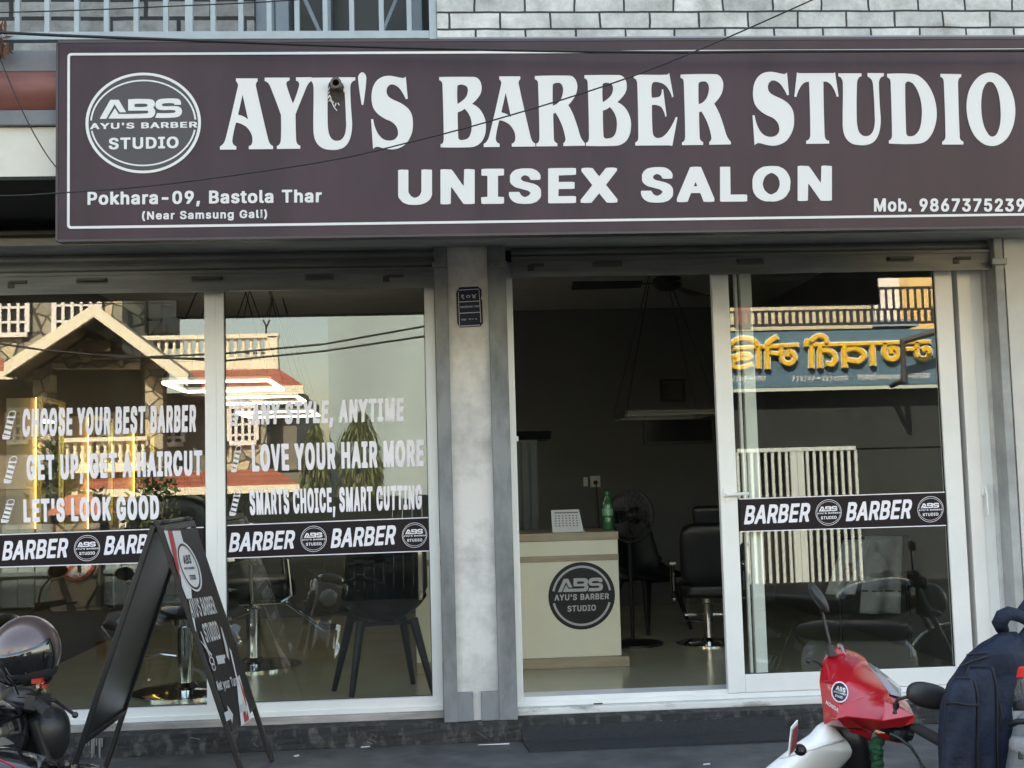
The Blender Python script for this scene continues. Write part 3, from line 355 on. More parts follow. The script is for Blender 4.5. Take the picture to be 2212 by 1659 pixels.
HEAVY = json.loads(r'''{"C":[127,[[46,-7,31,-6,26,-4,20,-1,13,4,8,9,1,19,-2,27,-4,38,-4,63,-2,75,1,83,8,93,17,101,26,106,35,108,44,108,47,109,60,109,76,107,83,105,91,100,100,91,104,84,107,77,107,66,104,65,95,64,92,64,71,65,69,67,68,70,64,77,59,82,53,84,46,80,41,75,36,65,33,53,33,48,36,37,38,31,42,26,46,22,53,18,59,20,64,24,67,31,69,34,72,37,92,38,95,37,105,37,107,34,107,26,106,22,103,15,99,9,91,2,84,-2,71,-7,63,-7,59,-7]]],"H":[128,[[13,-6,2,-6,0,-3,0,104,0,106,2,107,11,108,14,108,35,107,37,105,38,64,64,64,66,64,66,65,66,104,67,106,69,107,77,108,81,108,90,108,92,108,101,107,102,107,104,104,104,-2,103,-5,101,-6,92,-6,89,-7,80,-7,77,-6,68,-5,66,-4,66,-2,66,40,39,40,38,40,37,38,37,-4,34,-6,26,-6,23,-7]]],"O":[132,[[45,-7,34,-6,28,-5,20,-1,13,4,8,9,1,19,-2,27,-4,38,-4,63,-2,75,4,87,9,94,17,101,26,106,35,108,44,108,47,109,60,109,76,107,88,102,92,99,100,91,107,78,110,70,111,56,111,45,111,42,111,36,109,28,107,22,100,11,91,2,88,0,81,-4,71,-7,63,-7,59,-7],[51,19,53,18,57,19,64,24,69,32,72,41,73,46,73,56,72,61,69,70,63,79,57,82,53,84,45,79,42,76,38,70,35,63,33,53,34,42,38,31,42,26,45,22]]],"S":[114,[[39,-8,29,-7,20,-6,13,-3,6,2,1,6,-2,11,-3,15,-5,22,-5,31,-2,32,6,33,9,33,31,32,33,31,37,22,42,18,45,17,50,19,54,23,56,27,56,29,53,32,49,35,17,45,10,49,6,53,1,58,-2,65,-2,84,1,91,7,99,13,103,23,107,39,109,52,109,68,107,73,106,80,102,87,95,89,91,93,82,93,73,92,71,90,70,81,70,78,69,57,70,55,72,52,80,49,82,45,84,42,83,39,81,37,77,37,74,39,70,45,67,72,59,80,55,83,53,90,46,92,41,94,35,94,21,93,16,89,7,81,0,74,-4,66,-6,60,-7,52,-7,49,-8]]],"E":[109,[[13,-6,2,-6,0,-3,0,106,2,107,11,108,14,108,73,108,76,108,85,107,87,106,87,104,87,88,85,85,76,85,73,84,38,84,38,64,69,64,72,63,81,63,83,60,83,44,82,41,81,40,72,40,69,40,38,39,37,20,38,18,38,18,73,18,76,17,85,17,87,14,87,-4,84,-6,76,-6,73,-7]]],"Y":[119,[[41,-6,31,-6,28,-4,28,38,-9,97,-9,106,-6,107,2,108,6,108,29,107,34,101,45,82,47,80,48,80,62,102,66,107,75,108,78,108,102,107,104,105,104,99,103,96,66,38,66,-4,63,-6,55,-6,52,-7]]],"U":[128,[[49,-8,31,-6,25,-5,17,-1,14,1,7,9,1,18,0,26,0,106,2,107,11,108,14,108,34,107,37,106,37,37,39,30,42,24,45,21,52,18,57,20,61,24,64,30,66,36,66,106,69,107,77,108,81,108,102,107,103,106,104,104,104,25,101,16,98,10,94,6,88,0,82,-3,76,-6,66,-7]]],"R":[112,[[13,-6,3,-6,1,-3,1,106,3,107,11,108,13,108,49,108,66,107,76,103,81,100,87,94,90,88,93,80,93,61,90,52,86,45,78,38,96,4,96,-4,95,-6,87,-6,84,-7,73,-7,62,-6,59,-3,56,2,40,32,40,33,38,33,36,33,36,32,35,-4,33,-6,26,-6,23,-7],[36,58,48,58,52,60,54,62,57,67,57,72,57,76,54,80,47,84,36,84]]],"B":[113,[[13,-6,3,-6,1,-3,1,106,3,107,11,108,13,108,49,108,66,107,74,104,79,101,86,95,89,88,90,84,90,65,87,58,84,54,91,45,93,41,94,37,94,18,93,14,90,8,84,1,79,-2,68,-5,51,-7],[36,18,49,18,56,21,58,24,60,27,58,32,56,35,52,38,49,39,36,39],[36,63,45,63,49,65,53,68,55,71,56,74,52,81,46,84,36,84]]],"T":[115,[[39,-6,28,-6,26,-3,26,84,-4,85,-6,88,-6,106,-3,107,6,108,9,108,81,108,84,108,94,107,96,106,96,104,96,88,95,86,93,85,84,85,82,84,65,84,64,83,64,-4,61,-6,52,-6,49,-7]]],"A":[118,[[4,-6,-5,-6,-7,-5,-7,-3,-7,6,30,106,31,107,39,108,41,108,53,108,64,107,67,105,103,5,103,-4,102,-6,94,-6,91,-7,81,-7,70,-6,68,-4,59,22,39,22,38,22,37,21,28,-3,27,-5,25,-6,18,-6,16,-7],[46,46,50,46,49,51,48,52,46,48]]],"P":[114,[[13,-6,2,-6,0,-3,0,106,2,107,11,108,13,108,49,108,66,107,78,103,81,100,89,93,92,88,93,83,94,77,94,61,92,52,89,47,83,40,77,36,72,33,63,32,38,31,37,-4,34,-6,26,-6,23,-7],[38,55,43,55,50,58,53,61,56,67,56,72,53,79,49,82,45,84,38,84,37,83]]],"G":[129,[[46,-7,36,-7,24,-3,14,3,5,13,-1,24,-4,38,-4,63,-2,73,2,84,8,92,18,102,26,106,35,108,44,108,47,109,60,109,76,107,88,102,92,99,100,91,104,84,107,77,107,74,107,66,105,65,96,64,93,64,71,65,69,67,67,72,61,79,55,83,53,84,52,83,47,81,41,75,37,67,34,59,33,53,33,48,36,37,38,31,42,26,49,20,54,18,61,22,65,26,68,32,67,33,47,34,45,35,44,38,44,53,44,55,46,56,59,57,94,57,97,57,106,57,108,56,108,53,108,33,107,24,104,17,100,9,93,3,89,0,81,-4,72,-7,63,-7,60,-7]]],",":[63,[[8,-30,-3,-29,-5,-26,-5,-19,1,16,1,18,4,20,13,20,16,21,38,20,39,17,39,9,29,-27,27,-29]]],"I":[85,[[6,-6,-4,-6,-6,-4,-7,14,-5,17,5,17,10,18,11,19,11,83,10,84,-4,85,-6,86,-7,88,-6,106,-4,107,5,108,8,108,52,108,55,108,64,107,66,105,66,87,64,85,55,85,50,84,49,83,49,20,49,18,50,18,55,17,63,17,66,15,66,-4,63,-6,55,-6,52,-7]]],"'":[66,[[16,58,5,58,3,60,1,106,4,107,13,108,16,108,38,107,39,106,40,104,39,66,38,60,35,58]]],"L":[104,[[13,-6,2,-6,0,-3,0,105,1,107,2,107,11,108,14,108,34,107,36,106,37,104,38,18,70,18,74,17,83,17,85,14,85,-3,83,-6,74,-6,70,-7]]],"K":[115,[[13,-6,3,-6,1,-3,2,106,4,107,11,108,14,108,24,108,34,107,36,105,36,80,36,79,37,79,63,107,74,108,88,108,99,107,100,105,100,97,64,59,63,57,100,6,100,3,100,-4,98,-6,91,-6,88,-7,77,-7,66,-6,62,-1,38,31,36,30,36,28,35,-4,33,-6,26,-6,23,-7]]],"N":[127,[[13,-6,3,-6,1,-3,1,104,2,106,4,107,11,108,14,108,26,108,36,107,39,104,62,67,68,60,69,106,71,107,78,108,81,108,91,108,94,108,101,107,102,107,104,104,104,-2,103,-5,101,-6,94,-6,91,-7,78,-7,68,-5,42,35,36,43,35,-4,33,-6,26,-6,23,-7]]],"V":[118,[[41,-6,32,-6,29,-1,-6,94,-7,97,-7,106,-5,107,6,108,16,108,18,108,25,107,27,107,30,100,47,52,48,50,49,50,68,106,70,107,77,108,81,108,91,108,102,107,104,105,103,97,67,-4,64,-6,57,-6,54,-7]]],"M":[148,[[13,-6,3,-6,1,-3,1,104,2,106,4,107,11,108,14,108,29,108,31,108,38,107,40,107,42,105,63,52,63,52,65,56,80,94,85,107,87,107,94,108,97,108,113,108,115,108,122,107,124,107,125,104,125,-2,124,-5,122,-6,115,-6,112,-7,102,-7,91,-5,90,-3,89,20,88,19,80,-2,77,-6,66,-7,49,-6,45,-1,37,20,36,20,36,-2,35,-5,33,-6,26,-6,24,-7]]],"D":[125,[[13,-6,2,-6,0,-3,0,106,2,107,11,108,14,108,47,108,50,108,59,107,73,105,79,103,85,99,95,89,97,86,101,78,104,65,105,56,104,37,102,26,98,17,95,13,87,4,81,1,69,-4,45,-7],[38,18,42,18,46,19,52,21,57,25,61,30,64,36,67,45,67,56,66,61,64,68,60,74,55,79,49,82,43,84,38,84,37,83]]]}''')
MEDIUM = json.loads(r'''{"U":[120,[[49,-7,34,-6,28,-4,20,0,17,2,11,9,5,18,4,26,4,106,6,107,14,108,31,107,33,106,33,38,34,32,37,27,41,21,48,17,52,16,60,19,65,24,68,30,70,36,70,106,72,107,81,108,90,107,99,107,99,106,100,104,100,25,97,16,94,10,90,6,84,1,79,-2,68,-6,55,-7]]],"N":[122,[[13,-6,5,-5,4,-3,4,106,6,107,14,108,26,107,34,107,35,106,39,102,65,59,69,54,70,53,71,106,73,107,81,108,91,107,100,106,101,104,101,-4,99,-5,91,-6,78,-6,69,-5,39,44,35,49,34,50,33,-4,31,-5,24,-6]]],"I":[77,[[6,-6,-1,-5,-2,-4,-3,14,-1,16,14,17,15,18,15,84,14,85,-1,86,-2,87,-2,106,-1,107,8,108,52,108,61,107,62,106,62,104,62,87,60,86,46,85,45,84,45,19,45,17,46,17,60,16,62,15,62,-4,60,-5,52,-6]]],"S":[106,[[39,-7,23,-5,16,-2,9,3,4,9,1,15,-1,22,-1,31,1,32,9,32,20,32,28,32,34,21,39,17,45,15,50,17,56,21,60,27,60,29,56,33,52,36,20,46,13,50,9,54,5,58,2,65,2,84,5,91,9,97,16,103,21,105,31,107,39,108,52,108,65,107,70,105,77,101,84,94,87,88,89,83,88,72,87,71,78,70,69,70,60,71,56,80,52,83,45,86,42,85,36,82,33,77,33,74,35,70,41,66,69,58,80,52,86,45,89,39,90,34,90,20,89,14,85,8,79,1,76,-1,71,-3,63,-6,49,-7]]],"E":[101,[[13,-6,5,-5,4,-3,4,106,6,107,14,108,73,108,82,107,83,106,83,104,83,88,82,86,73,85,34,84,34,63,69,63,78,62,79,60,79,44,79,42,78,41,70,40,34,40,33,19,34,17,34,17,73,17,82,16,83,15,83,13,83,-4,81,-5,73,-6]]],"X":[112,[[4,-6,-3,-5,-5,-4,-5,4,25,47,28,52,-2,96,-3,99,-2,106,-1,107,8,108,19,108,28,107,31,104,42,87,48,80,67,107,77,108,88,108,97,106,98,105,98,98,67,52,99,6,100,3,99,-4,98,-5,89,-6,78,-6,69,-5,48,25,47,24,44,20,26,-5,16,-6]]],"A":[113,[[4,-6,-3,-5,-5,-4,-5,6,32,106,34,107,42,108,53,108,63,107,64,105,101,5,101,-4,99,-5,91,-6,80,-6,71,-5,70,-4,63,18,61,23,37,23,35,23,34,21,26,-3,25,-4,24,-5,16,-6],[43,45,51,45,52,46,51,51,48,58,47,57]]],"L":[96,[[13,-6,5,-5,4,-3,4,105,5,107,13,107,31,107,33,106,33,104,34,17,70,17,80,16,81,14,81,-3,80,-5,70,-6]]],"O":[124,[[45,-6,38,-6,31,-4,23,0,16,5,12,9,8,15,3,24,0,38,0,63,1,69,3,77,9,89,16,97,23,102,31,106,38,107,46,108,60,108,73,107,85,101,89,98,96,91,103,78,106,70,108,56,107,45,106,31,103,24,96,11,88,3,85,1,77,-3,68,-6,59,-7],[52,16,54,16,60,19,68,24,73,32,76,41,77,46,77,56,76,61,73,70,71,74,65,80,59,84,53,86,45,82,42,80,37,75,34,70,32,65,29,53,30,42,34,31,38,26,42,22,45,19]]]}''')

# ------------------------------------------------------------------ shared materials
WHITE_ALU = mat('white_coated_aluminium', (0.84, 0.84, 0.82), 0.32, var=0.06, scale=3)
PILLAR = mat('pillar_paint', (0.58, 0.565, 0.545), 0.7, var=0.34, scale=5, bump=0.25, bscale=45, thr=(0.25, 0.55))
CHANNEL = mat('worn_grey_paint', (0.180, 0.190, 0.195), 0.5, var=0.42, scale=7, thr=(0.32, 0.58), stretch=(1, 1, 0.45), bump=0.1, rvar=0.15)
SHUTTER = mat('dark_grey_shutter_paint', (0.145, 0.158, 0.158), 0.42, var=0.35, scale=4, stretch=(0.6, 1, 6), rvar=0.15)
BLACK = mat('black_plastic', (0.012, 0.012, 0.013), 0.4)
DARK = mat('dark_void_tone', (0.02, 0.02, 0.02), 0.8)
CHROME = mat('chrome', (0.75, 0.75, 0.74), 0.08, metal=1.0)
RUBBER = mat('black_rubber', (0.014, 0.014, 0.014), 0.75)
GLASS = pane_glass()
VINYL = mat('pale_window_vinyl', (0.88, 0.84, 0.90), 0.6)
BANNER = mat('dark_banner_vinyl', (0.018, 0.012, 0.015), 0.5, spec=0.18)
PRINT = mat('white_print', (0.80, 0.80, 0.80), 0.35)

def px_box(m, x0, y0, x1, y1, Ya, Yb, Yref=None):
    """a box square to the world whose front shows between two pixels"""
    Yr = Ya if Yref is None else Yref
    ym = (y0+y1)/2; xm = (x0+x1)/2
    return m.box((at(x0, ym, Yr).x, Ya, at(xm, y0, Yr).z), (at(x1, ym, Yr).x, Yb, at(xm, y1, Yr).z))
X = lambda px, py, Y=0.0: at(px, py, Y).x
Z = lambda px, py, Y=0.0: at(px, py, Y).z

ROAD_Z = -0.42
# ------------------------------------------------------------------ ground
m = MB(); m.box((-60, -70, ROAD_Z-0.3), (60, -1.06, ROAD_Z))
struct(m.build('road', mat('dusty_asphalt', (0.042, 0.042, 0.041), 0.9, spec=0.1, var=0.3, scale=2.5, bump=0.5, bscale=120)))
m = MB(); m.box((-9, -1.055, ROAD_Z-0.2), (9, -0.13, 0.0))
PAVE = mat('smooth_grey_cement', (0.106, 0.107, 0.105), 0.6, var=0.5, scale=4.5, bump=0.15, bscale=60, rvar=0.2)
struct(m.build('pavement', PAVE, bevel=0.008))

# ------------------------------------------------------------------ the shop building
shop = thing('shop_building', 'grey shop building with two glazed bays under a brick balcony', 'building', (0, 0, 0))
XL, XR = -3.6, 4.4                       # ends of the ground floor front
z_sill = Z(955, 1532); z_glass = Z(955, 1504); z_plinth = Z(987, 1561, -0.13)
z_lint = Z(1000, 520, -0.1)
# plinth below the windows, a worn slab of dark cement
PLINTH = mat('scraped_dark_cement', (0.15, 0.145, 0.135), 0.7, col2=(0.022, 0.023, 0.024), scale=17, thr=(0.50, 0.80), bump=0.6, bscale=25, stretch=(1.3, 1, 0.7))
m = MB()
n = 60
m.grid(lambda u, v: Vector((XL+(XR-XL)*u, -0.13-0.004*math.sin(u*47)-0.003*math.sin(u*131+v*5), z_plinth*v)), n, 4)
m.grid(lambda u, v: Vector((XL+(XR-XL)*u, -0.13-0.004*math.sin(u*47)*(1-v)-0.003*math.sin(u*131+5)*(1-v)+0.19*v, z_plinth+0.012*v)), n, 2)
m.build('plinth', PLINTH, shop)
m = MB(); m.box((XL, -0.035, z_plinth+0.002), (X(960, 1500), 0.12, z_sill-0.004))
m.build('sill', mat('stained_sill_plaster', (0.42, 0.385, 0.355), 0.75, var=0.5, scale=5, bump=0.4, stretch=(0.5, 1, 2)), shop, bevel=0.006)
m = MB(); m.box((X(1116, 1540), -0.05, z_plinth+0.002), (X(2160, 1500), 0.12, z_sill-0.004))
m.build('sill', mat('flaking_white_sill', (0.72, 0.71, 0.68), 0.7, col2=(0.33, 0.31, 0.28), scale=7, thr=(0.30, 0.42), bump=0.5, stretch=(0.5, 1, 1.5)), shop, bevel=0.008)

# masonry pillar between the bays and at the right end
def pillar(x0, x1, zt):
    m = MB()
    def f(u, v):
        z = z_plinth + (zt-z_plinth)*v
        k = 0.006*math.sin(z*9)+0.004*math.sin(z*23+1)
        return Vector((x0+(x1-x0)*u + (k if u < 0.5 else -k*0.7), -0.10, z))
    m.grid(f, 4, 60)
    m.box((x0+0.012, -0.098, z_plinth), (x1-0.012, 0.25, zt))
    return m.build('pillar', PILLAR, shop)
pillar(X(963, 1100, -0.1), X(1084, 1100, -0.1), z_lint+0.3)
m = MB(); m.box((X(2197, 1000, -0.1), -0.10, z_plinth), (XR, 0.25, z_lint+0.3)); m.build('pillar', mat('right_wall_paint', (0.66, 0.64, 0.60), 0.7, var=0.1, scale=4, bump=0.2), shop)
# worn steel guide channels of the shutters
def channel(xa, xb, flare):
    m = MB(); m.box((xa, -0.135, z_plinth+0.002), (xb, -0.02, z_lint+0.28))
    m.box((xa+0.006 if flare < 0 else xa-0.01, -0.15, Z(1010, 578, -0.14)), (xb+0.01 if flare < 0 else xb-0.006, -0.136, Z(1010, 566, -0.14)))
    zb = Z(1000, 1497, -0.137)
    if flare: m.box((xb-0.004 if flare > 0 else xa-flare*-1.0, -0.128, z_plinth+0.002), (xb+flare if flare > 0 else xa+0.004, -0.099, zb))
    return m.build('guide_channel', CHANNEL, shop, bevel=0.004)
channel(X(949, 1100), X(979, 1100, -.13), 0.075)
channel(X(1067, 1100, -.13), X(1103, 1100), -0.085)
m = MB(); xa, xb = X(2180, 1100, -.13), X(2199, 1100, -.13); m.box((xa, -0.135, z_plinth+0.002), (xb, -0.02, z_lint+0.28)); m.box((xa-0.02, -0.15, Z(2165, 572, -.14)), (xb+0.015, -0.136, Z(2165, 558, -.14)))
m.build('guide_channel', mat('pale_grey_channel', (0.36, 0.37, 0.37), 0.5, var=0.35, scale=5), shop, bevel=0.004)
# plaster return behind the right channel
m = MB(); m.box((X(2150, 1100), -0.02, z_plinth), (X(2171, 1100), 0.2, z_lint)); m.build('reveal', PILLAR, shop)
m = MB(); m.box((X(2171.5, 1100), 0.0, z_plinth), (X(2183, 1100), 0.2, z_lint)); m.build('gap_shade_strip', DARK, shop)  # dark strip set in for the shade of the gap

# rolled-up steel shutters
def shutter(x0, x1, zb, slots, locks):
    o = MB()
    z1 = z_lint+0.28; zbar = zb+0.10
    n = int((z1-zbar)/0.045)
    prof = []
    for i in range(n+1):
        for k, (dy, dz) in enumerate(((0, 0), (-0.010, 0.008), (-0.013, 0.022), (-0.008, 0.036), (0.002, 0.042))):
            prof.append((-0.06+dy, zbar+i*0.045+dz))
    for i, (y, z) in enumerate(prof):
        o.add([], [])
    vs = [Vector((x, y, z)) for (y, z) in prof for x in (x0, x1)]
    o.add(vs, [(2*i, 2*i+1, 2*i+3, 2*i+2) for i in range(len(prof)-1)])
    cur = o.build('shutter', SHUTTER, shop)
    b = MB(); b.box((x0, -0.085, zb), (x1, -0.05, zbar-0.004)); b.box((x0, -0.098, zb-0.012), (x1, -0.0855, zb+0.014)); b.box((x0, -0.094, zbar-0.022), (x1, -0.0855, zbar-0.008))
    for i in range(int((x1-x0)/0.17)):
        xx = x0+0.08+i*0.17
        b.lathe([(0.004, 0), (0.004, 0.003), (0, 0.004)], (xx, -0.094, zbar-0.016), 8, Matrix.Rotation(math.pi/2, 3, 'X'))
        b.lathe([(0.004, 0), (0.004, 0.003), (0, 0.004)], (xx+0.03, -0.098, zb+0.004), 8, Matrix.Rotation(math.pi/2, 3, 'X'))
    b.build('bottom_bar', SHUTTER, cur)
    for (sx, w) in slots:
        h = MB(); zc = zb+0.052
        h.prism([(sx-w/2, -0.0862, zc-0.016), (sx+w/2, -0.0862, zc-0.016), (sx+w/2, -0.0862, zc+0.016), (sx-w/2, -0.0862, zc+0.016)], (0, -0.0015, 0))
        h.tube([(sx-w/2+0.008, -0.09, zc+0.005), (sx-w/2+0.008, -0.108, zc), (sx+w/2-0.008, -0.108, zc), (sx+w/2-0.008, -0.09, zc+0.005)], 0.006, 8)
        h.build('pull_handle', mat('dull_dark_steel', (0.07, 0.075, 0.075), 0.45), cur)
    for (sx, w) in locks:
        h = MB(); zc = zb+0.05
        h.box((sx-w/2, -0.0975, zc-0.006), (sx+w/2, -0.0862, zc+0.008)); h.box((sx-w/2-0.012, -0.0905, zc-0.028), (sx-w/2+0.02, -0.0863, zc+0.004))
        h.build('latch', mat('rusty_latch', (0.05, 0.04, 0.035), 0.6), cur, bevel=0.002)
    return cur
Ys = -0.09
shutter(XL, X(948, 600), Z(700, 626, Ys)+0.012, [(X(198, 600, Ys), 0.15), (X(447, 588, Ys), 0.15), (X(690, 588, Ys), 0.14)], [(X(40, 602, Ys), 0.08), (X(852, 590, Ys), 0.09)])
shutter(X(1103, 590), X(2176, 575), Z(1600, 592, Ys)+0.012, [(X(1312, 562, Ys), 0.15), (X(1620, 555, Ys), 0.14), (X(1945, 552, Ys), 0.14)], [(X(1160, 575, Ys), 0.07), (X(2080, 550, Ys), 0.08)])
# lintel with a pale edge above the shutters, and what lies above
m = MB(); m.box((XL, -0.30, Z(60, 531, -0.3)), (XR, 0.0, Z(60, 514, -0.3)))
m.build('lintel', mat('pale_lintel_cement', (0.42, 0.41, 0.38), 0.8, var=0.35, scale=6, stretch=(0.4, 1, 2)), shop, bevel=0.005)

# upper floors and the balcony they carry
z_s0 = Z(60, 381, -1.03); z_s1 = Z(60, 275, -1.03); z_b0 = Z(60, 237, -1.05); z_b1 = Z(60, 155, -1.05); z_top = Z(60, 108, -1.05)
m = MB(); m.box((XL-2, -1.03, z_s0), (XR+3, -0.001, z_s1)); m.build('balcony_beam', mat('cream_beam_paint', (0.66, 0.63, 0.55), 0.7, var=0.15, scale=3), shop)
m = MB(); m.box((XL-2, -1.034, z_s0-0.016), (XR+3, -0.02, z_s0-0.002)); m.build('balcony_soffit', mat('shade_dark_soffit', (0.022, 0.022, 0.021), 0.85, var=0.3), shop); m = MB(); m.box((XL-2, -1.055, z_s1+0.002), (XR+3, -0.001, z_b0-0.002)); m.build('balcony_edge', mat('grey_edge_paint', (0.16, 0.17, 0.18), 0.6, var=0.25, scale=5), shop, bevel=0.004)  # the gloom under the balcony is put into this near-black soffit colour
m = MB(); nn = 10
pf = [(-1.05-0.045*math.sin(math.pi*i/nn), z_b0+(z_b1-z_b0)*i/nn) for i in range(nn+1)]
m.add([Vector((x, y, z)) for (y, z) in pf for x in (XL-2, XR+3)], [(2*i, 2*i+1, 2*i+3, 2*i+2) for i in range(nn)])
m.build('balcony_moulding', mat('faded_red_paint', (0.21, 0.075, 0.060), 0.7, var=0.5, stretch=(0.5, 1, 2), scale=5), shop, smooth=True)
m = MB(); m.box((XL-2, -1.05, z_b1+0.001), (XR+3, -0.001, z_top)); m.build('balcony_slab', mat('grey_slab_paint', (0.17, 0.175, 0.185), 0.65, var=0.3, scale=6), shop, bevel=0.004)
# block-faced parapet on the right
xb = X(944, 45, -1.05); z_led0 = Z(1500, 97, -1.06); z_led1 = Z(1500, 80, -1.06)
m = MB(); m.box((xb, -1.075, z_top+0.001), (XR+3, -0.3, z_led1)); m.build('parapet_ledge', mat('blue_grey_ledge', (0.22, 0.23, 0.26), 0.55, var=0.15, scale=5), shop, bevel=0.004)
zrow = 0.0735
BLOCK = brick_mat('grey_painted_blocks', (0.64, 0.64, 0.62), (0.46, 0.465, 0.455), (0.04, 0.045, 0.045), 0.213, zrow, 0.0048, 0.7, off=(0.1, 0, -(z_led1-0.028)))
m = MB(); m.box((xb, -1.055, z_led1+0.001), (XR+3, -0.35, 5.2)); m.build('block_parapet', BLOCK, shop)
# brick wall, steel door frame and dark window behind the railing
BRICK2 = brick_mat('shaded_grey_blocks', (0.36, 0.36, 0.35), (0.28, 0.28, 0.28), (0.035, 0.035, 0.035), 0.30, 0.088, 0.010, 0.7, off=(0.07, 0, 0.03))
YW = -0.55
xw1 = X(549, 40, YW); xw2 = X(625, 40, YW); xw3 = X(905, 40, YW)
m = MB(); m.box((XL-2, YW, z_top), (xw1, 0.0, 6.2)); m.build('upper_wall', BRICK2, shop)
m = MB(); m.box((xw1+0.001, YW+0.03, z_top), (X(592, 40, YW), YW+0.4, 5)); m.box((X(596, 40, YW), YW-0.02, z_top), (xw2, YW+0.3, 5)); m.box((X(585, 40, YW), YW+0.05, z_top), (X(600, 40, YW), YW+0.3, 5)); m.build('door_frame', mat('blue_grey_steel', (0.19, 0.24, 0.28), 0.45, var=0.15), shop, bevel=0.004)
m = MB(); m.box((xw2+0.001, YW+0.12, z_top), (xw3, YW+0.2, 5)); m.build('dark_screen', mat('dark_mesh_screen', (0.035, 0.036, 0.034), 0.5), shop)
m = MB()
for a, b in (((650, -20), (700, 90)), ((860, -10), (825, 75))): m.bar(at(*a, YW-0.03), at(*b, YW-0.03), 0.018, 0.018)
m.box((X(890, 40, YW), YW-0.02, z_top), (X(912, 40, YW), YW+0.2, 5))
m.box((X(707, 40, YW), YW-0.02, z_top), (X(716, 40, YW), YW+0.1, 5))
m.build('screen_frame', MATS['blue_grey_steel'], shop, bevel=0.003)
# unseen upper storeys, raised and widened to shade the street, and side walls
WALL2 = mat('grey_facade', (0.33, 0.33, 0.32), 0.8, var=0.1)
m = MB(); m.box((XL-14, 0.002, z_s1+0.003), (XR+3, 9.0, 12.3)); m.build('shade_storeys', WALL2, shop)
m = MB(); m.box((XL-14, 0.0, ROAD_Z), (XL, 9, z_s1)); m.build('side_wall', WALL2, shop); m = MB(); m.box((XR, 0.26, ROAD_Z), (XR+3, 9, z_s0)); m.build('side_wall', WALL2, shop)
# balcony railing
RAILM = mat('pale_blue_grey_railing', (0.33, 0.385, 0.41), 0.45, var=0.12, scale=8)
rail = MB(); YR = -1.02
zr0 = Z(460, 88, YR); zr1 = zr0+0.034
rail.box((XL-2, YR-0.02, zr0), (X(943, 60, YR), YR+0.02, zr1)); rail.box((XL-2, YR-0.02, zr0+0.85), (X(943, 60, YR), YR+0.02, zr0+0.89))
for i, p in enumerate((39, 103, 167, 231, 295, 359, 409, 461, 521, 582, 642, 703, 760, 824, 884)):
    w = 0.016 if i == 6 else 0.0105
    xx = X(p, 40, YR); rail.box((xx-w, YR-0.012, zr1+0.0005), (xx+w, YR+0.012, zr0+0.849))
xx = X(935, 40, YR); rail.box((xx-0.016, YR-0.024, zr0-0.02), (xx+0.016, YR+0.024, zr0+0.93))
for p in range(-25, -400, -64): xx = X(p, 40, YR); rail.box((xx-0.0105, YR-0.012, zr1+0.0005), (xx+0.0105, YR+0.012, zr0+0.849))
rail.build('balcony_railing', RAILM, shop, bevel=0.002)

# ------------------------------------------------------------------ signboard
YS = -1.12
SX0, SX1 = X(123, 300, YS), X(2297, 300, YS)
SZ1, SZ0 = Z(1106, 89.5, YS), Z(1106, 503, YS)
sign = thing('shop_signboard', "long maroon signboard lettered AYU'S BARBER STUDIO above the glazed shop front", 'signboard', ((SX0+SX1)/2, YS, SZ0))
FLEX = mat('maroon_flex_sheet', (0.048, 0.025, 0.032), 0.42, var=0.28, scale=1.5, bump=0.12, bscale=2.5, spec=0.28, stretch=(2.6, 1, 0.5))
m = MB()
NX = 44
def sheet(u, v):
    x = SX0+(SX1-SX0)*u; z = SZ0+(SZ1-SZ0)*v
    return Vector((x, YS, z))
m.grid(sheet, NX, 8)
m.box((SX0, YS+0.0005, SZ0), (SX1, YS+0.05, SZ1))
m.build('sign_panel', FLEX, sign)
m = MB(); m.box((SX0-0.004, YS-0.003, SZ0-0.006), (SX0+0.005, YS+0.055, SZ1+0.004)); m.box((SX0+0.0055, YS-0.002, SZ0-0.010), (SX1, YS+0.055, SZ0-0.001)); m.box((SX0+0.0055, YS-0.002, SZ1+0.001), (SX1, YS+0.055, SZ1+0.012))
m.build('sign_frame', mat('shadow_line_edge', (0.055, 0.04, 0.045), 0.5), sign)  # frame coloured dark to draw the shadow line along the sign edge
fS = lambda y: (lambda x, z: Vector((x, YS-y, z)))
def rounded(x0, z0, x1, z1, r, n=6):
    out = []
    for cx, cz, a in ((x1-r, z1-r, 0), (x0+r, z1-r, 90), (x0+r, z0+r, 180), (x1-r, z0+r, 270)):
        out += [(cx+r*math.cos(RAD(a+90*i/n)), cz+r*math.sin(RAD(a+90*i/n))) for i in range(n+1)]
    return out
SIGNWHITE = mat('sign_white_print', (0.655, 0.645, 0.63), 0.5)
bx0, bz1 = at(146, 120, YS).x, Z(1106, 110.5, YS); bz0 = Z(1106, 481.5, YS); bx1 = SX1-0.045
t = 0.0105
m = MB(); m.flat([rounded(bx0, bz0, bx1, bz1, 0.016), rounded(bx0+t, bz0+t, bx1-t, bz1-t, 0.008)], fS(0.003)); m.build('border_line', SIGNWHITE, sign)
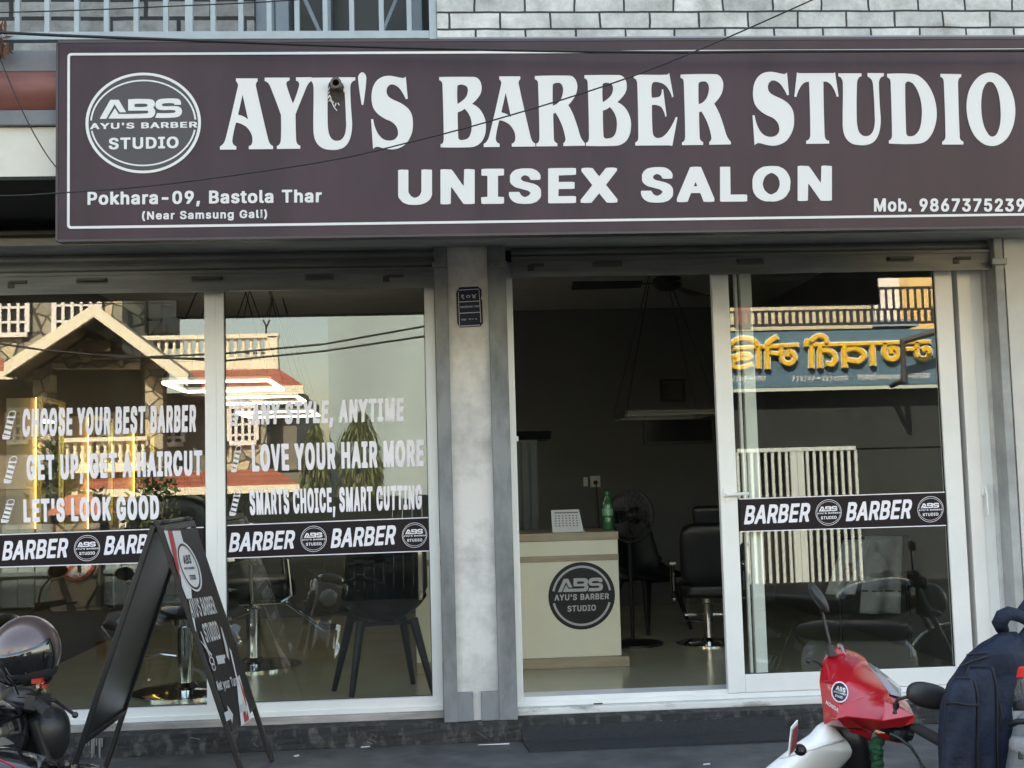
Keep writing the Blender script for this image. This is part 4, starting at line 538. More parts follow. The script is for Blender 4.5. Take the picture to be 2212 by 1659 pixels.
SERIF = {
'A': ["395,215 770,215 770,268 745,300~ 742,350~ 950,1255~ 985,1350~ 1040,1395 1040,1447 618,1450 618,1395 665,1365~ 682,1290~ 665,1190~ 590,1075~ 490,1010~ 395,985 335,1260~ 340,1350~ 400,1398 400,1455 115,1457 115,1400 175,1350~ 215,1260~ 425,370~ 428,315~ 395,265", "510,500 605,935 530,880~ 430,848"],
'Y': ["895,212 1327,210 1327,262 1280,290~ 1278,350~ 1387,660 1490,370~ 1490,300~ 1440,264 1440,207 1715,204 1705,268 1650,325~ 1600,430~ 1432,845 1440,1240~ 1455,1340~ 1515,1390 1515,1442 1107,1445 1107,1395 1160,1350~ 1178,1250~ 1178,855 985,350~ 950,300~ 895,268"],
'U': ["108,204 483,200 483,250 425,290~ 402,380~ 398,1000 410,1130~ 440,1230~ 500,1290~ 560,1303~ 630,1285~ 690,1210~ 718,1080~ 718,950 690,420~ 665,320~ 590,255 590,195 880,197 880,248 815,290~ 793,380~ 823,950 815,1150~ 770,1310~ 690,1410~ 580,1455~ 470,1462~ 330,1440~ 230,1370~ 170,1260~ 148,1100~ 152,400~ 140,310~ 112,265"],
'V': ["70,200 483,200 483,250 425,290~ 402,380~ 398,1000 410,1130~ 440,1230~ 500,1290~ 560,1303~ 630,1285~ 690,1210~ 718,1080~ 718,950 690,420~ 665,320~ 590,255 590,195 880,197 880,248 815,290~ 793,380~ 823,950 815,1150~ 770,1310~ 690,1410~ 580,1455~ 470,1462~ 330,1440~ 230,1370~ 170,1260~ 148,1100~ 150,378~ 125,288~ 70,253"],
"'": ["1000,108~ 1050,140~ 1073,220~ 1022,665~ 1005,680~ 988,660~ 928,220~ 945,150~"],
'S': ["1760,182 1795,570 1760,578 1700,460~ 1630,370~ 1530,320~ 1460,345~ 1425,430~ 1450,520~ 1530,580~ 1680,650~ 1800,740~ 1865,850~ 1885,1000~ 1870,1150~ 1810,1290~ 1740,1375~ 1640,1430~ 1530,1453~ 1400,1440~ 1310,1415~ 1250,1408~ 1190,1445 1155,925 1192,925 1230,1080~ 1290,1200~ 1370,1275~ 1470,1300~ 1560,1280~ 1615,1220~ 1625,1150~ 1600,1060~ 1520,975~ 1400,920~ 1280,840~ 1200,740~ 1170,640~ 1163,520~ 1185,380~ 1250,260~ 1350,190~ 1470,170~ 1580,185~ 1690,207~ 1730,205~"],
'B': ["218,190 780,187~ 870,200~ 935,270~ 958,380~ 940,480~ 880,570~ 790,660 880,710~ 960,800~ 1020,940~ 1032,1080~ 1010,1220~ 950,1330~ 850,1400~ 740,1420~ 243,1420 243,1365 285,1335~ 297,1230~ 275,330~ 262,275~ 218,245", "535,350~ 560,328~ 630,325~ 700,360~ 718,430~ 690,530~ 620,605~ 537,660", "540,805 600,785~ 660,745 730,830~ 775,940~ 785,1050~ 770,1170~ 720,1260~ 620,1293~ 565,1280~ 550,1230~"],
'R': ["883,147 1470,140~ 1550,160~ 1610,240~ 1628,340~ 1605,460~ 1550,560~ 1470,655 1560,830~ 1640,1060~ 1690,1220~ 1760,1320 1760,1365 1383,1372 1383,1322 1412,1290~ 1420,1240~ 1380,1070~ 1320,920~ 1245,788 1205,808 1215,1200~ 1225,1280~ 1277,1325 1277,1375 908,1378 908,1328 950,1295~ 963,1200~ 940,300~ 928,235~ 883,205", "1195,340~ 1205,290~ 1260,268~ 1330,275~ 1372,340~ 1375,430~ 1345,540~ 1280,625~ 1198,662"],
'E': ["70,165 120,152~ 640,150~ 685,120 760,530 735,547 690,430~ 610,330~ 500,283~ 410,285~ 380,340~ 382,548 460,547~ 530,520~ 555,408 580,405 640,870 620,888 590,790~ 540,710~ 460,680~ 385,680 395,1120~ 420,1220~ 490,1255~ 590,1220~ 700,1090~ 800,888 830,895 740,1392 690,1382 95,1386 95,1330 135,1300~ 148,1220~ 130,330~ 115,250~ 70,210"],
'T': ["965,110 1000,125 1600,123 1628,110 1690,530 1655,537 1610,410~ 1530,300~ 1425,270 1445,1160~ 1465,1270~ 1525,1300 1525,1352 1125,1355 1125,1303 1180,1265~ 1197,1180~ 1175,275 1080,300~ 1000,410~ 957,538 918,533"],
'D': ["325,103 640,102~ 760,130~ 880,240~ 970,410~ 1010,600~ 1005,760~ 950,930~ 860,1040~ 740,1077~ 350,1072 350,1030 382,1005~ 393,950~ 375,260~ 365,185~ 325,148", "575,260~ 590,220~ 625,210~ 690,245~ 760,370~ 800,530~ 805,700~ 775,870~ 710,955~ 640,973~ 600,955~ 588,900~"],
'I': ["1060,108 1347,112 1347,150 1315,175~ 1303,240~ 1325,950~ 1335,1010~ 1375,1040 1378,1082 1085,1082 1085,1040 1120,1010~ 1130,950~ 1107,230~ 1095,175~ 1060,150"],
'O': ["1740,90~ 1850,115~ 1970,220~ 2060,400~ 2092,600~ 2070,800~ 1990,980~ 1880,1075~ 1770,1102~ 1650,1070~ 1530,960~ 1450,780~ 1420,570~ 1445,370~ 1520,220~ 1620,125~", "1740,217~ 1800,245~ 1860,380~ 1888,580~ 1885,780~ 1840,930~ 1780,973~ 1720,940~ 1650,790~ 1622,560~ 1640,350~ 1690,240~"],
}
K = 2212/4032
m = MB()
for ch, x0, x1, y0, y1 in (('A',866,1075.1,308.6,589.3),('Y',1042.3,1227.7,304,586.6),('U',1224.9,1398.9,304,590.5),("'",1409.8,1442.5,284.4,413.7),('S',1461,1626,298.4,588.4),
    ('B',1729.3,1913.3,302.3,581),('A',1904.5,2107.9,300.7,579.2),('R',2106,2302.9,297.3,576.5),('B',2301.3,2484.8,295,575.3),('E',2495.8,2667.6,287.1,574.6),('R',2679.6,2877.8,291.6,571.5),
    ('S',2963,3126.8,282.6,573.7),('T',3127.5,3302,284.9,566.3),('V',3300.9,3480,287.6,572),('D',3492.9,3688.6,289.1,567.7),('I',3702.9,3793.7,290.9,569.1),('O',3805.7,3997.7,285.7,574.9)):
    lps = [smooth_loop(c) for c in SERIF[ch]]
    ax = [p[0] for p in lps[0]]; ay = [p[1] for p in lps[0]]
    a0, a1, b0, b1 = min(ax), max(ax), min(ay), max(ay)
    kx = (x1-x0)/(a1-a0); ky = (y1-y0)/(b1-b0)
    m.flat(lps, lambda u, v: at((x0+(u-a0)*kx)*K, (y0+(v-b0)*ky)*K, YS-0.003))
m.build('title_lettering', SIGNWHITE, sign)
def sign_text(name, txt, bl, br, tl, tr):
    m = MB(); m.text(txt, quadmap(bl, br, tl, tr, YS-0.003), gap=5 if '(' in txt else 0, heavy=1.0001 if 'UNI' in txt else False); return m.build(name, SIGNWHITE, sign)
sign_text('subtitle_lettering', 'UNISEX SALON', (860, 441.6), (1797, 433), (860, 367), (1797, 358))
sign_text('address_lettering', 'Pokhara-09, Bastola Thar', (189, 442.6), (695, 437), (189, 414.5), (695, 409))
sign_text('address_lettering', '(Near Samsung Gali)', (306.6, 474.5), (577, 470.6), (306.6, 457), (577, 453))
sign_text('phone_lettering', 'Mob. 9867375239', (1888, 457), (2213, 457), (1888, 428.5), (2213, 429))

LOGO_A = ["470,497 595,497 705,683 610,683 533,565 410,778 310,778"]
LOGO_B = ["440,775 540,622 590,708 1000,705~ 1035,688~ 1020,662 735,660 735,492 1050,492~ 1115,515~ 1132,572~ 1105,620 1135,665~ 1130,720~ 1095,760~ 1040,772~", "830,562 1000,562~ 1025,583~ 1000,605~ 830,605"]
LOGO_S = ["1520,580 1425,580 1412,558 1265,558~ 1235,580~ 1265,600~ 1440,600~ 1510,622~ 1535,680~ 1505,742~ 1420,768~ 1135,770 1165,700 1405,700~ 1440,678~ 1405,657~ 1225,655~ 1160,630~ 1140,570~ 1165,515~ 1230,490~ 1450,488~ 1505,512~"]
def logo(m, f, thin=False, solid_ring=True, names=('AYU\'S BARBER', 'STUDIO')):
    """the round barber emblem drawn on f(u, v), u and v in -1..1"""
    g = lambda x, y: f((x-958)/858, (845-y)/747)
    for spec in (LOGO_A, LOGO_B, LOGO_S): m.flat([smooth_loop(c, 4) for c in spec], g)
    w = 0.052 if not thin else 0.035
    if solid_ring: m.ring(f, (0, 0), 1, 1, w)
    for a0, a1 in ((4, 176), (190, 350)): m.ring(f, (0, 0), 0.92, 0.86, 0.03 if not thin else 0.026, a0=a0, a1=a1)
    m.text(names[0], quadmap((-0.92, -0.115), (0.935, -0.10), (-0.92, 0.005), (0.935, 0.015), f))
    m.text(names[1], quadmap((-0.6, -0.52), (0.61, -0.505), (-0.6, -0.29), (0.61, -0.275), f))
LC = (309.4, 265.6)
flogo = lambda y: (lambda u, v: at(LC[0]+124.8*u - 0.5*v, LC[1]-108.7*v - 1.2*u, YS-y))
m = MB(); m.disc(flogo(0.0015), (0, 0), 0.99, 0.99, 64); m.build('logo_disc', mat('charcoal_print', (0.038, 0.030, 0.036), 0.42), sign)
m = MB(); logo(m, flogo(0.0035)); m.build('logo', SIGNWHITE, sign)

# cut pipe that pokes through the sign
pc = at(727.5, 187, YS)
pipe = thing('drain_pipe', 'brown pipe stub poking through the torn sign between letters U and S', 'pipe', tuple(pc))
m = MB(); m.lathe([(0.014, -0.09), (0.014, 0.05), (0.023, 0.05), (0.023, -0.09)][::-1] , tuple(pc), 20, Matrix.Rotation(math.pi/2, 3, 'X'))
m.lathe([(0.0, -0.02), (0.0139, -0.02)], tuple(pc), 16, Matrix.Rotation(math.pi/2, 3, 'X'))
m.build('pipe_end', mat('dirty_brown_pipe', (0.12, 0.085, 0.07), 0.6, var=0.4, scale=20), pipe, angle=40)
m = MB(); rr = random.Random(3)
ang = [i/22*2*math.pi for i in range(22)]
loop = [((0.030+rr.uniform(-.006, .006))*math.cos(a), -0.025+(0.045+rr.uniform(-.010, .010))*math.sin(a)) for a in ang]
m.flat([loop], lambda u, v: Vector((pc.x+u, YS-0.004, pc.z+v)))
m.build('torn_hole', mat('torn_dark_hole', (0.05, 0.035, 0.03), 0.9, var=0.5, scale=40), pipe)
m = MB()
for i in range(14):
    a = rr.uniform(-2.4, 2.2) if i % 2 else rr.uniform(2.2, 4.0); x = pc.x+0.031*math.cos(a); z = pc.z-0.025+0.047*math.sin(a)
    if z > pc.z+0.01: continue
    m.bar((x, YS-0.006, z), (x+rr.uniform(-.008, .008), YS-0.012, z-rr.uniform(0.004, 0.018)), 0.005, 0.003)
m.tube([(pc.x-0.02, YS-0.01, pc.z-0.07), (pc.x-0.012, YS-0.012, pc.z-0.09), (pc.x, YS-0.01, pc.z-0.105)], 0.0025, 5)
m.build('torn_shreds', mat('frayed_white_edge', (0.6, 0.55, 0.5), 0.8), pipe)

# ------------------------------------------------------------------ windows and the sliding door
def rect_bars(m, x0, z0, x1, z1, w, ya, yb):
    """four mitre-free frame bars, w = (left, right, bottom, top)"""
    l, r, b, t = w
    m.box((x0, ya, z0), (x0+l, yb, z1)); m.box((x1-r, ya, z0), (x1, yb, z1))
    m.box((x0+l+0.0005, ya+0.001, z0), (x1-r-0.0005, yb-0.001, z0+b)); m.box((x0+l+0.0005, ya+0.001, z1-t), (x1-r-0.0005, yb-0.001, z1))
z_head = Z(1500, 560)
GASKET = mat('black_gasket', (0.02, 0.02, 0.02), 0.6)
def glazing(part, x0, z0, x1, z1, y):
    g = MB(); e = 0.004
    g.box((x0, y-0.004, z0), (x1, y+0.004, z0+e)); g.box((x0, y-0.004, z1-e), (x1, y+0.004, z1)); g.box((x0, y-0.004, z0+e), (x0+e, y+0.004, z1-e)); g.box((x1-e, y-0.004, z0+e), (x1, y+0.004, z1-e))
    g.build('gasket', GASKET, part)
    p = MB(); p.box((x0, y+0.001, z0), (x1, y+0.0055, z1))
    return p.build('pane', GLASS, part)
# left bay: two fixed panes
xm0, xm1 = X(444, 1076), X(486, 1076); xr0, xr1 = X(926, 1100), X(948, 1100)
win = MB()
z0 = z_sill; z1 = z_head
win.box((XL, 0.0, z0), (xr1, 0.06, z_glass)); win.box((XL, -0.012, z0-0.003), (xr1, 0.0, z0+0.02))
win.box((xm0, 0.001, z_glass), (xm1, 0.059, z1)); win.box((xr0, 0.001, z_glass), (xr1, 0.059, z1)); win.box((XL, 0.001, z1-0.04), (xm0, 0.059, z1)); win.box((xm1, 0.001, z1-0.04), (xr0, 0.059, z1)); win.box((XL, 0.001, z_glass), (XL+0.05, 0.059, z1-0.04))
xmm = (xm0*0.42+xm1*0.58)
win.box((xmm-0.0012, -0.0015, z_glass+0.001), (xmm+0.0012, 0.0, z1-0.001))
W1 = win.build('shop_window', WHITE_ALU, shop, bevel=0.003); W1['label'] = 'left bay window with slogan lettering and a white mullion'
YG = 0.030
glazing(W1, XL+0.05, z_glass, xm0, z1-0.04, YG); glazing(W1, xm1, z_glass, xr0, z1-0.04, YG)
YV = YG-0.0025        # front of the vinyl on the glass
def slogan(part, txt, bl, br, tl, tr):
    m = MB(); m.text(txt, quadmap(bl, br, tl, tr, YV), heavy=True); return m.build('slogan_lettering', VINYL, part)
slogan(W1, 'CHOOSE YOUR BEST BARBER', (48, 943), (423, 932), (49, 884), (424, 875))
slogan(W1, 'GET UP, GET A HAIRCUT', (58, 1037), (437, 1026), (57, 984), (437, 973))
slogan(W1, "LET'S LOOK GOOD", (51, 1128), (344, 1121), (50, 1079), (343, 1070))
slogan(W1, 'ANY STYLE, ANYTIME', (542, 917), (872, 909), (544, 871), (872, 859))
slogan(W1, 'LOVE YOUR HAIR MORE', (545, 1018), (915, 1006), (543, 961), (915, 950))
slogan(W1, 'SMARTS CHOICE, SMART CUTTING', (540, 1112), (911, 1099), (538, 1059), (911, 1048))
def pole_icon(part, x0, y0, x1, y1):
    m = MB(); f = quadmap((x0, y1), (x1, y1), (x0, y0), (x1, y0), YV)
    sh = lambda u, v: f(u*0.56+v*0.44, v)
    m.ring(sh, (0.5, 0.88), 0.42, 0.12, 0.07, 0.03, n=20)
    m.flat([[(0.05, 0.74), (0.95, 0.74), (0.95, 0.80), (0.05, 0.80)]], sh)
    for k in range(3):
        b = 0.22+k*0.18; m.flat([[(0.14, b), (0.86, b-0.06), (0.86, b+0.05), (0.14, b+0.10)]], sh)
    m.flat([[(0.05, 0.12), (0.95, 0.06), (0.95, 0.10), (0.05, 0.16)]], sh); m.flat([[(0.18, 0.0), (0.8, 0.0), (0.95, 0.05), (0.05, 0.11)]], sh)
    for a in (0.12, 0.84): m.flat([[(a, 0.15), (a+0.04, 0.15), (a+0.04, 0.75), (a, 0.75)]], sh)
    return m.build('pole_emblem', VINYL, part)
for b in ((2, 887, 38, 949), (5, 985, 41, 1044), (-1, 1078, 35, 1129), (496, 863, 526, 920), (497, 962, 524, 1020), (493, 1058, 523, 1114)): pole_icon(W1, *b)
def banner(part, tl, tr, bl, br, words, logos, Y=None, line=1.0):
    y = YV if Y is None else Y
    m = MB(); m.flat([[(0, 0), (1, 0), (1, 1), (0, 1)]], quadmap(bl, br, tl, tr, y)); b = m.build('barber_banner', BANNER, part)
    m = MB(); q = quadmap(bl, br, tl, tr, y-0.0015)
    h = 0.028
    m.flat([[(0, 0), (1, 0), (1, h), (0, h)]], q); m.flat([[(0, 1-h), (1, 1-h), (1, 1), (0, 1)]], q)
    for w in words: m.text('BARBER', quadmap(*w, y-0.0015), gap=-6)
    for (cx, cy, r) in logos:
        logo(m, lambda u, v: at(cx+r*u, cy-r*v-0.03*r*u, y-0.0015), thin=True)
    m.build('banner_print', VINYL, part)
    return b
banner(W1, (490.5, 1134), (925, 1117), (490.5, 1207), (928, 1191), [((494, 1193), (634, 1185), (500, 1151), (640, 1145)), ((714, 1184), (852, 1176), (720, 1142), (858, 1134))], [(677.5, 1164, 28), (895.5, 1156, 27)])
banner(W1, (-130, 1159), (440, 1138), (-130, 1230), (440, 1213), [((-230+0, 1203), (-95, 1199), (-224, 1160), (-88, 1156)), ((4, 1211), (144, 1204), (10, 1169), (150, 1162)), ((224, 1199), (360, 1192), (231, 1158), (367, 1151))], [(188, 1184, 28), (-40, 1190, 28), (405, 1177, 27)])

# right bay: fixed frame, sliding door, the second sash behind it
dx0, dx1 = X(1103, 1100), X(1120, 1100); fx0, fx1 = X(2096, 1100), X(2151, 1100)
fr = MB(); yb = 0.14
fr.box((dx0, 0.0, z_sill), (dx1, yb, z_head)); fr.box((fx0, 0.0, z_sill), (X(2125, 1100), yb, z_head)); fr.box((X(2126.5, 1100), 0.012, z_sill), (fx1, yb, z_head))
fr.box((dx1+0.0005, 0.0, z_sill), (fx0-0.0005, yb, z_glass-0.02)); fr.box((dx1+0.0005, 0.0, z_head-0.05), (fx0-0.0005, yb, z_head)); fr.box((dx0, -0.014, z_sill-0.003), (fx1, -0.0005, z_sill+0.022))
D1 = fr.build('door_frame', WHITE_ALU, shop, bevel=0.003)
m = MB()
for p, q in (((1292, 1520), 0.01), ((1785, 1503), 0.01)):
    c = at(*p, -0.014); m.box((c.x-0.022, -0.0155, c.z-0.003), (c.x+0.022, -0.0141, c.z+0.003))
m.build('drain_slot', DARK, D1)
m = MB(); m.box((X(2085, 1100), 0.09, z_glass), (fx0-0.001, 0.12, z_head-0.05)); m.build('track_gap', mat('shadowed_track', (0.12, 0.12, 0.115), 0.6), D1)
m = MB(); c = at(2125, 1058, -0.004); m.box((c.x-0.012, -0.012, c.z-0.03), (c.x+0.012, -0.0005, c.z+0.03)); m.tube([(c.x+0.003, -0.014, c.z+0.01), (c.x+0.005, -0.03, c.z-0.02), (c.x+0.005, -0.03, c.z-0.13)], 0.007, 8); m.build('lock', WHITE_ALU, D1, bevel=0.003)
sx0, sx1, sx2, sx3 = X(1557, 1100, -.01), X(1594, 1100, -.01), X(2046, 1100, -.01), X(2084, 1100, -.01)
zs0 = Z(1578, 1497, -.01); zs1 = Z(1612, 1457, -.01)
sash = MB(); ya, yb = -0.012, 0.028
sash.box((sx0, ya, zs0), (sx1, yb, z_head-0.004)); sash.box((sx2, ya, zs0), (sx3, yb, z_head-0.004)); sash.box((sx1+0.0005, ya+0.001, zs0), (sx2-0.0005, yb-0.001, zs1)); sash.box((sx1+0.0005, ya+0.001, z_head-0.06), (sx2-0.0005, yb-0.001, z_head-0.004))
D2 = sash.build('sliding_door', WHITE_ALU, shop, bevel=0.003); D2['label'] = 'white framed sliding door with a black lettered strip across its glass'
glazing(D2, sx1, zs1, sx2, z_head-0.06, 0.004)
YD = 0.004-0.003
banner(D2, (1597, 1077), (2041, 1062), (1600, 1149.5), (2044, 1136), [((1607, 1133), (1747, 1127), (1613, 1092), (1753, 1086)), ((1827, 1126), (1966, 1120), (1833, 1085), (1973, 1078))], [(1790, 1107, 28), (2010, 1100, 28)], Y=-0.0135)
m = MB(); c = at(1568, 1069, ya); m.lathe([(0.016, 0), (0.016, 0.008), (0.008, 0.012), (0.008, 0.03), (0, 0.03)], (c.x, ya, c.z), 14, Matrix.Rotation(math.pi/2, 3, 'X'))
m.tube([(c.x-0.004, ya-0.026, c.z), (c.x+0.05, ya-0.028, c.z+0.002), (c.x+0.11, ya-0.026, c.z+0.004)], 0.008, 8); m.box((c.x-0.011, ya-0.006, c.z-0.035), (c.x+0.011, ya-0.0005, c.z+0.035)); m.build('door_handle', WHITE_ALU, D2, smooth=False)
m = MB(); m.box((X(1617, 1100, .07), 0.05, z_glass), (X(1642, 1100, .07), 0.09, z_head-0.05)); m.box((X(1605.5, 1100, .07), 0.06, z_glass), (X(1612, 1100, .07), 0.085, z_head-0.05)); m.box((X(1642, 1100, .07), 0.051, z_glass), (fx0-0.01, 0.089, z_glass+0.035))
D3 = m.build('inner_sash', WHITE_ALU, shop, bevel=0.003)
m = MB(); c = at(1113, 1265, 0.0); 
for py in (948, 1265): c = at(1117, py, 0.0); m.box((c.x-0.004, -0.006, c.z-0.012), (c.x+0.006, -0.0005, c.z+0.012))
m.build('strike_plate', PRINT, D1)

# blue house-number plate on the pillar
YP = -0.10
c0 = at(1015, 707, YP)
plate = thing('house_number_plate', 'chipped dark blue house number plate with Nepali lettering on the pillar', 'number plate', (c0.x, YP, c0.z))
pl = lambda y: quadmap((988, 708), (1044, 705), (985, 621), (1040, 618), YP-y)
octo = [(0.10, 0), (0.90, 0), (1, 0.09), (1.0, 0.64), (0.96, 0.70), (1.0, 0.78), (0.99, 0.92), (0.86, 1), (0.14, 1), (0.0, 0.88), (0, 0.10)]
m = MB(); f1, f2 = pl(0.006), pl(-0.001); n = len(octo)
m.add([f1(*p) for p in octo]+[f2(*p) for p in octo], [tuple(range(n))]+[(i, (i+1) % n, n+(i+1) % n, n+i) for i in range(n)])
m.build('plate', mat('navy_enamel', (0.016, 0.024, 0.055), 0.65, var=0.3, scale=20, spec=0.25), plate)
m = MB(); q = pl(0.0075)
def line(a, b, w=0.012, k=0.85):
    d = Vector((b[0]-a[0], (b[1]-a[1])/1.0)); pn = Vector((-d.y, d.x)).normalized()*w
    m.flat([[(a[0]-pn.x, a[1]-pn.y*k), (b[0]-pn.x, b[1]-pn.y*k), (b[0]+pn.x, b[1]+pn.y*k), (a[0]+pn.x, a[1]+pn.y*k)]], q)
for a, b in (((.10, .93), (.88, .93)), ((.10, .635), (.92, .635)), ((.10, .355), (.90, .355)), ((.10, .035), (.88, .035)), ((.085, .05), (.085, .88)), ((.915, .10), (.90, .92))): line(a, b)
m.text('१०४', lambda u, v: q(0.18+0.60*u, 0.705+0.155*v)); m.text('बसतोलाथर', lambda u, v: q(0.13+0.52*u, 0.475+0.075*v)); m.text('मारग', lambda u, v: q(0.69+0.2*u, 0.475+0.075*v)); m.text('वडा', lambda u, v: q(0.16+0.2*u, 0.17+0.06*v)); m.text('न-९', lambda u, v: q(0.44+0.33*u, 0.17+0.06*v))
m.build('lettering', mat('worn_white_paint', (0.5, 0.5, 0.5), 0.6), plate)

# door mat slumped against the plinth
m = MB(); mx0, mx1 = X(1128, 1610, -.2), X(1702, 1600, -.2)
def matf(u, v):
    y = -0.40+0.262*v; z = 0.012+ (0.055*max(0, (v-0.62)/0.38)**1.6) + 0.002*math.sin(u*17)*v
    return Vector((mx0+(mx1-mx0)*u + (0.02*(1-v) if u < .5 else 0.05*(1-v)), y, z))
m.grid(matf, 20, 10)
o = m.build('door_mat', mat('dark_grey_mat', (0.032, 0.035, 0.037), 0.95, var=0.3, scale=60, bump=0.8, bscale=180)); sm = o.modifiers.new('t', 'SOLIDIFY'); sm.thickness = 0.012; sm.offset = -1
tag(o, 'dark grey doormat lying on the pavement below the open doorway', 'doormat')

# litter and drips at the foot of the plinth
m = MB(); rr = random.Random(4)
for k in range(7):
    p = at(186+k*5.5+rr.uniform(-1, 1), 1585, -0.145); l = rr.uniform(0.03, 0.11); w = rr.uniform(.003, .006)
    m.add([(p.x-w, -0.1385, z_plinth-.004), (p.x+w, -0.1385, z_plinth-.004), (p.x+w*.6, -0.1385, z_plinth-l), (p.x-w*.6, -0.1385, z_plinth-l)], [(0, 1, 2, 3)])
for k in range(34):
    xx = rr.uniform(XL+.5, XR-.8); zz = rr.uniform(.02, z_plinth-.02); l = rr.uniform(.006, .03); a = rr.uniform(-.9, .5)
    dx, dz = l*math.cos(a), l*math.sin(a)*.8; w = rr.uniform(.0005, .0014)
    m.add([(xx-dx, -0.1392, zz-dz-w), (xx+dx, -0.1392, zz+dz-w), (xx+dx, -0.1392, zz+dz+w), (xx-dx, -0.1392, zz-dz+w)], [(0, 1, 2, 3)])
o = m.build('paint_drips', mat('pale_drips', (0.24, 0.235, 0.22), 0.8), shop)
for lab, px_, py_, l, a in (('white paper scrap on the pavement below the shell chair', 789, 1614, .022, .1), ('white paper scrap lying right of the sandwich board legs', 640, 1634, .014, .6), ('tiny pale scrap on the pavement below the doormat', 1526, 1652, .016, 0), ('long pale straw lying left of the doormat', 1066, 1609, .075, -.06)):
    c = at(px_, py_, -0.3); L_ = (CAM.z-0.0)/((CAM-at(px_, py_, CAM.y+1)).z); c = at(px_, py_, CAM.y+L_); m = MB(); d = Vector((math.cos(a), math.sin(a), 0)); q = Vector((-d.y, d.x, 0))*(.008 if l < .05 else .003)
    m.prism([c-d*l-q+Vector((0, 0, .001)), c+d*l-q*.6+Vector((0, 0, .001)), c+d*l+q+Vector((0, 0, .004)), c-d*l*.8+q+Vector((0, 0, .002))], (0, 0, .0015)); tag(m.build('litter_scrap', mat('paper_white', (0.7, 0.7, 0.68), 0.8)), lab, 'litter')

# ------------------------------------------------------------------ shop interior
FLOOR_Z = z_sill - 0.02
YB = 4.6
RX0, RX1 = -2.55, 2.95
CEIL = Z(1250, 657, YB)
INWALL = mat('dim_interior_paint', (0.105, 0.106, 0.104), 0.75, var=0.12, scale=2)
m = MB(); m.box((XL, 0.07, FLOOR_Z-0.2), (XR, YB+0.2, FLOOR_Z)); m.build('shop_floor', mat('greenish_floor_tile', (0.44, 0.42, 0.30), 0.22, var=0.12, scale=1.6, rvar=0.08), shop)
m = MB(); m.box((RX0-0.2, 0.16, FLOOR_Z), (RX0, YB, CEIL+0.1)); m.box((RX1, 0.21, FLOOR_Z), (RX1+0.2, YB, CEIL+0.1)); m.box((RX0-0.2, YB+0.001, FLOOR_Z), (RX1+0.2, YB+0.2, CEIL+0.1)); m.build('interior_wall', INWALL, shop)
m = MB(); m.box((XL, 0.101, CEIL), (XR, YB+0.2, CEIL+0.02)); m.build('ceiling', mat('dim_ceiling_paint', (0.82, 0.82, 0.80), 0.8), shop)
m = MB(); m.box((XL, 0.02, z_head+0.001), (XR, 0.1, CEIL+0.2)); m.build('head_wall', DARK, shop)

# reception counter
YC = 1.3
cx0, cx1, cx2 = X(898, 1320, YC), X(1340, 1300, YC), X(1357, 1430, YC)
counter = thing('reception_counter', 'cream reception counter with wood edging and a round black emblem', 'counter', ((cx0+cx1)/2, YC+0.25, FLOOR_Z))
zt0, zt1 = Z(1250, 1167, YC), Z(1250, 1150, YC)
zb = Z(1250, 1419, YC)
CREAM = mat('cream_laminate', (0.72, 0.69, 0.54), 0.35, var=0.04)
WOODE = mat('pale_oak_edging', (0.36, 0.29, 0.20), 0.45, var=0.25, scale=5, stretch=(1, 1, 9))
m = MB(); m.box((cx0, YC, zb+0.001), (cx1-0.004, YC+0.5, zt0-0.001)); m.build('counter_body', CREAM, counter)
m = MB(); m.box((cx0, YC-0.012, zt0), (cx1, YC+0.52, zt1)); m.build('counter_top', WOODE, counter, bevel=0.002)
m = MB(); m.box((cx0, YC-0.006, Z(1250, 1212, YC)), (cx1-0.002, YC-0.001, Z(1250, 1199, YC))); m.build('trim_band', WOODE, counter)
m = MB(); m.box((cx0, YC-0.05, FLOOR_Z), (cx2, YC+0.52, zb)); m.build('counter_base', WOODE, counter, bevel=0.003)
fl = lambda y: (lambda u, v: at(1256.6+72*u, 1287-73*v-1.4*u, YC-y))
m = MB(); m.disc(fl(0.003), (0, 0), 1, 1, 48); m.build('emblem_disc', mat('gloss_black_sticker', (0.010, 0.011, 0.015), 0.35, spec=0.3), counter)
m = MB(); f9 = lambda u, v: fl(0.0045)(u*0.93, v*0.93)
g = lambda x, y: f9((x-958)/858*1.02, (865-y)/670)
for spec in (LOGO_A, LOGO_B, LOGO_S): m.flat([smooth_loop(c, 4) for c in spec], g)
for a0, a1 in ((10, 170), (194, 346)): m.ring(f9, (0, 0), 0.96, 0.96, 0.07, a0=a0, a1=a1)
m.text("AYU'S BARBER", quadmap((-0.88, -0.14), (0.88, -0.12), (-0.88, 0.05), (0.88, 0.07), f9)); m.text('STUDIO', quadmap((-0.46, -0.50), (0.46, -0.48), (-0.46, -0.31), (0.46, -0.29), f9))
m.build('emblem', mat('silver_print', (0.42, 0.42, 0.43), 0.4), counter)

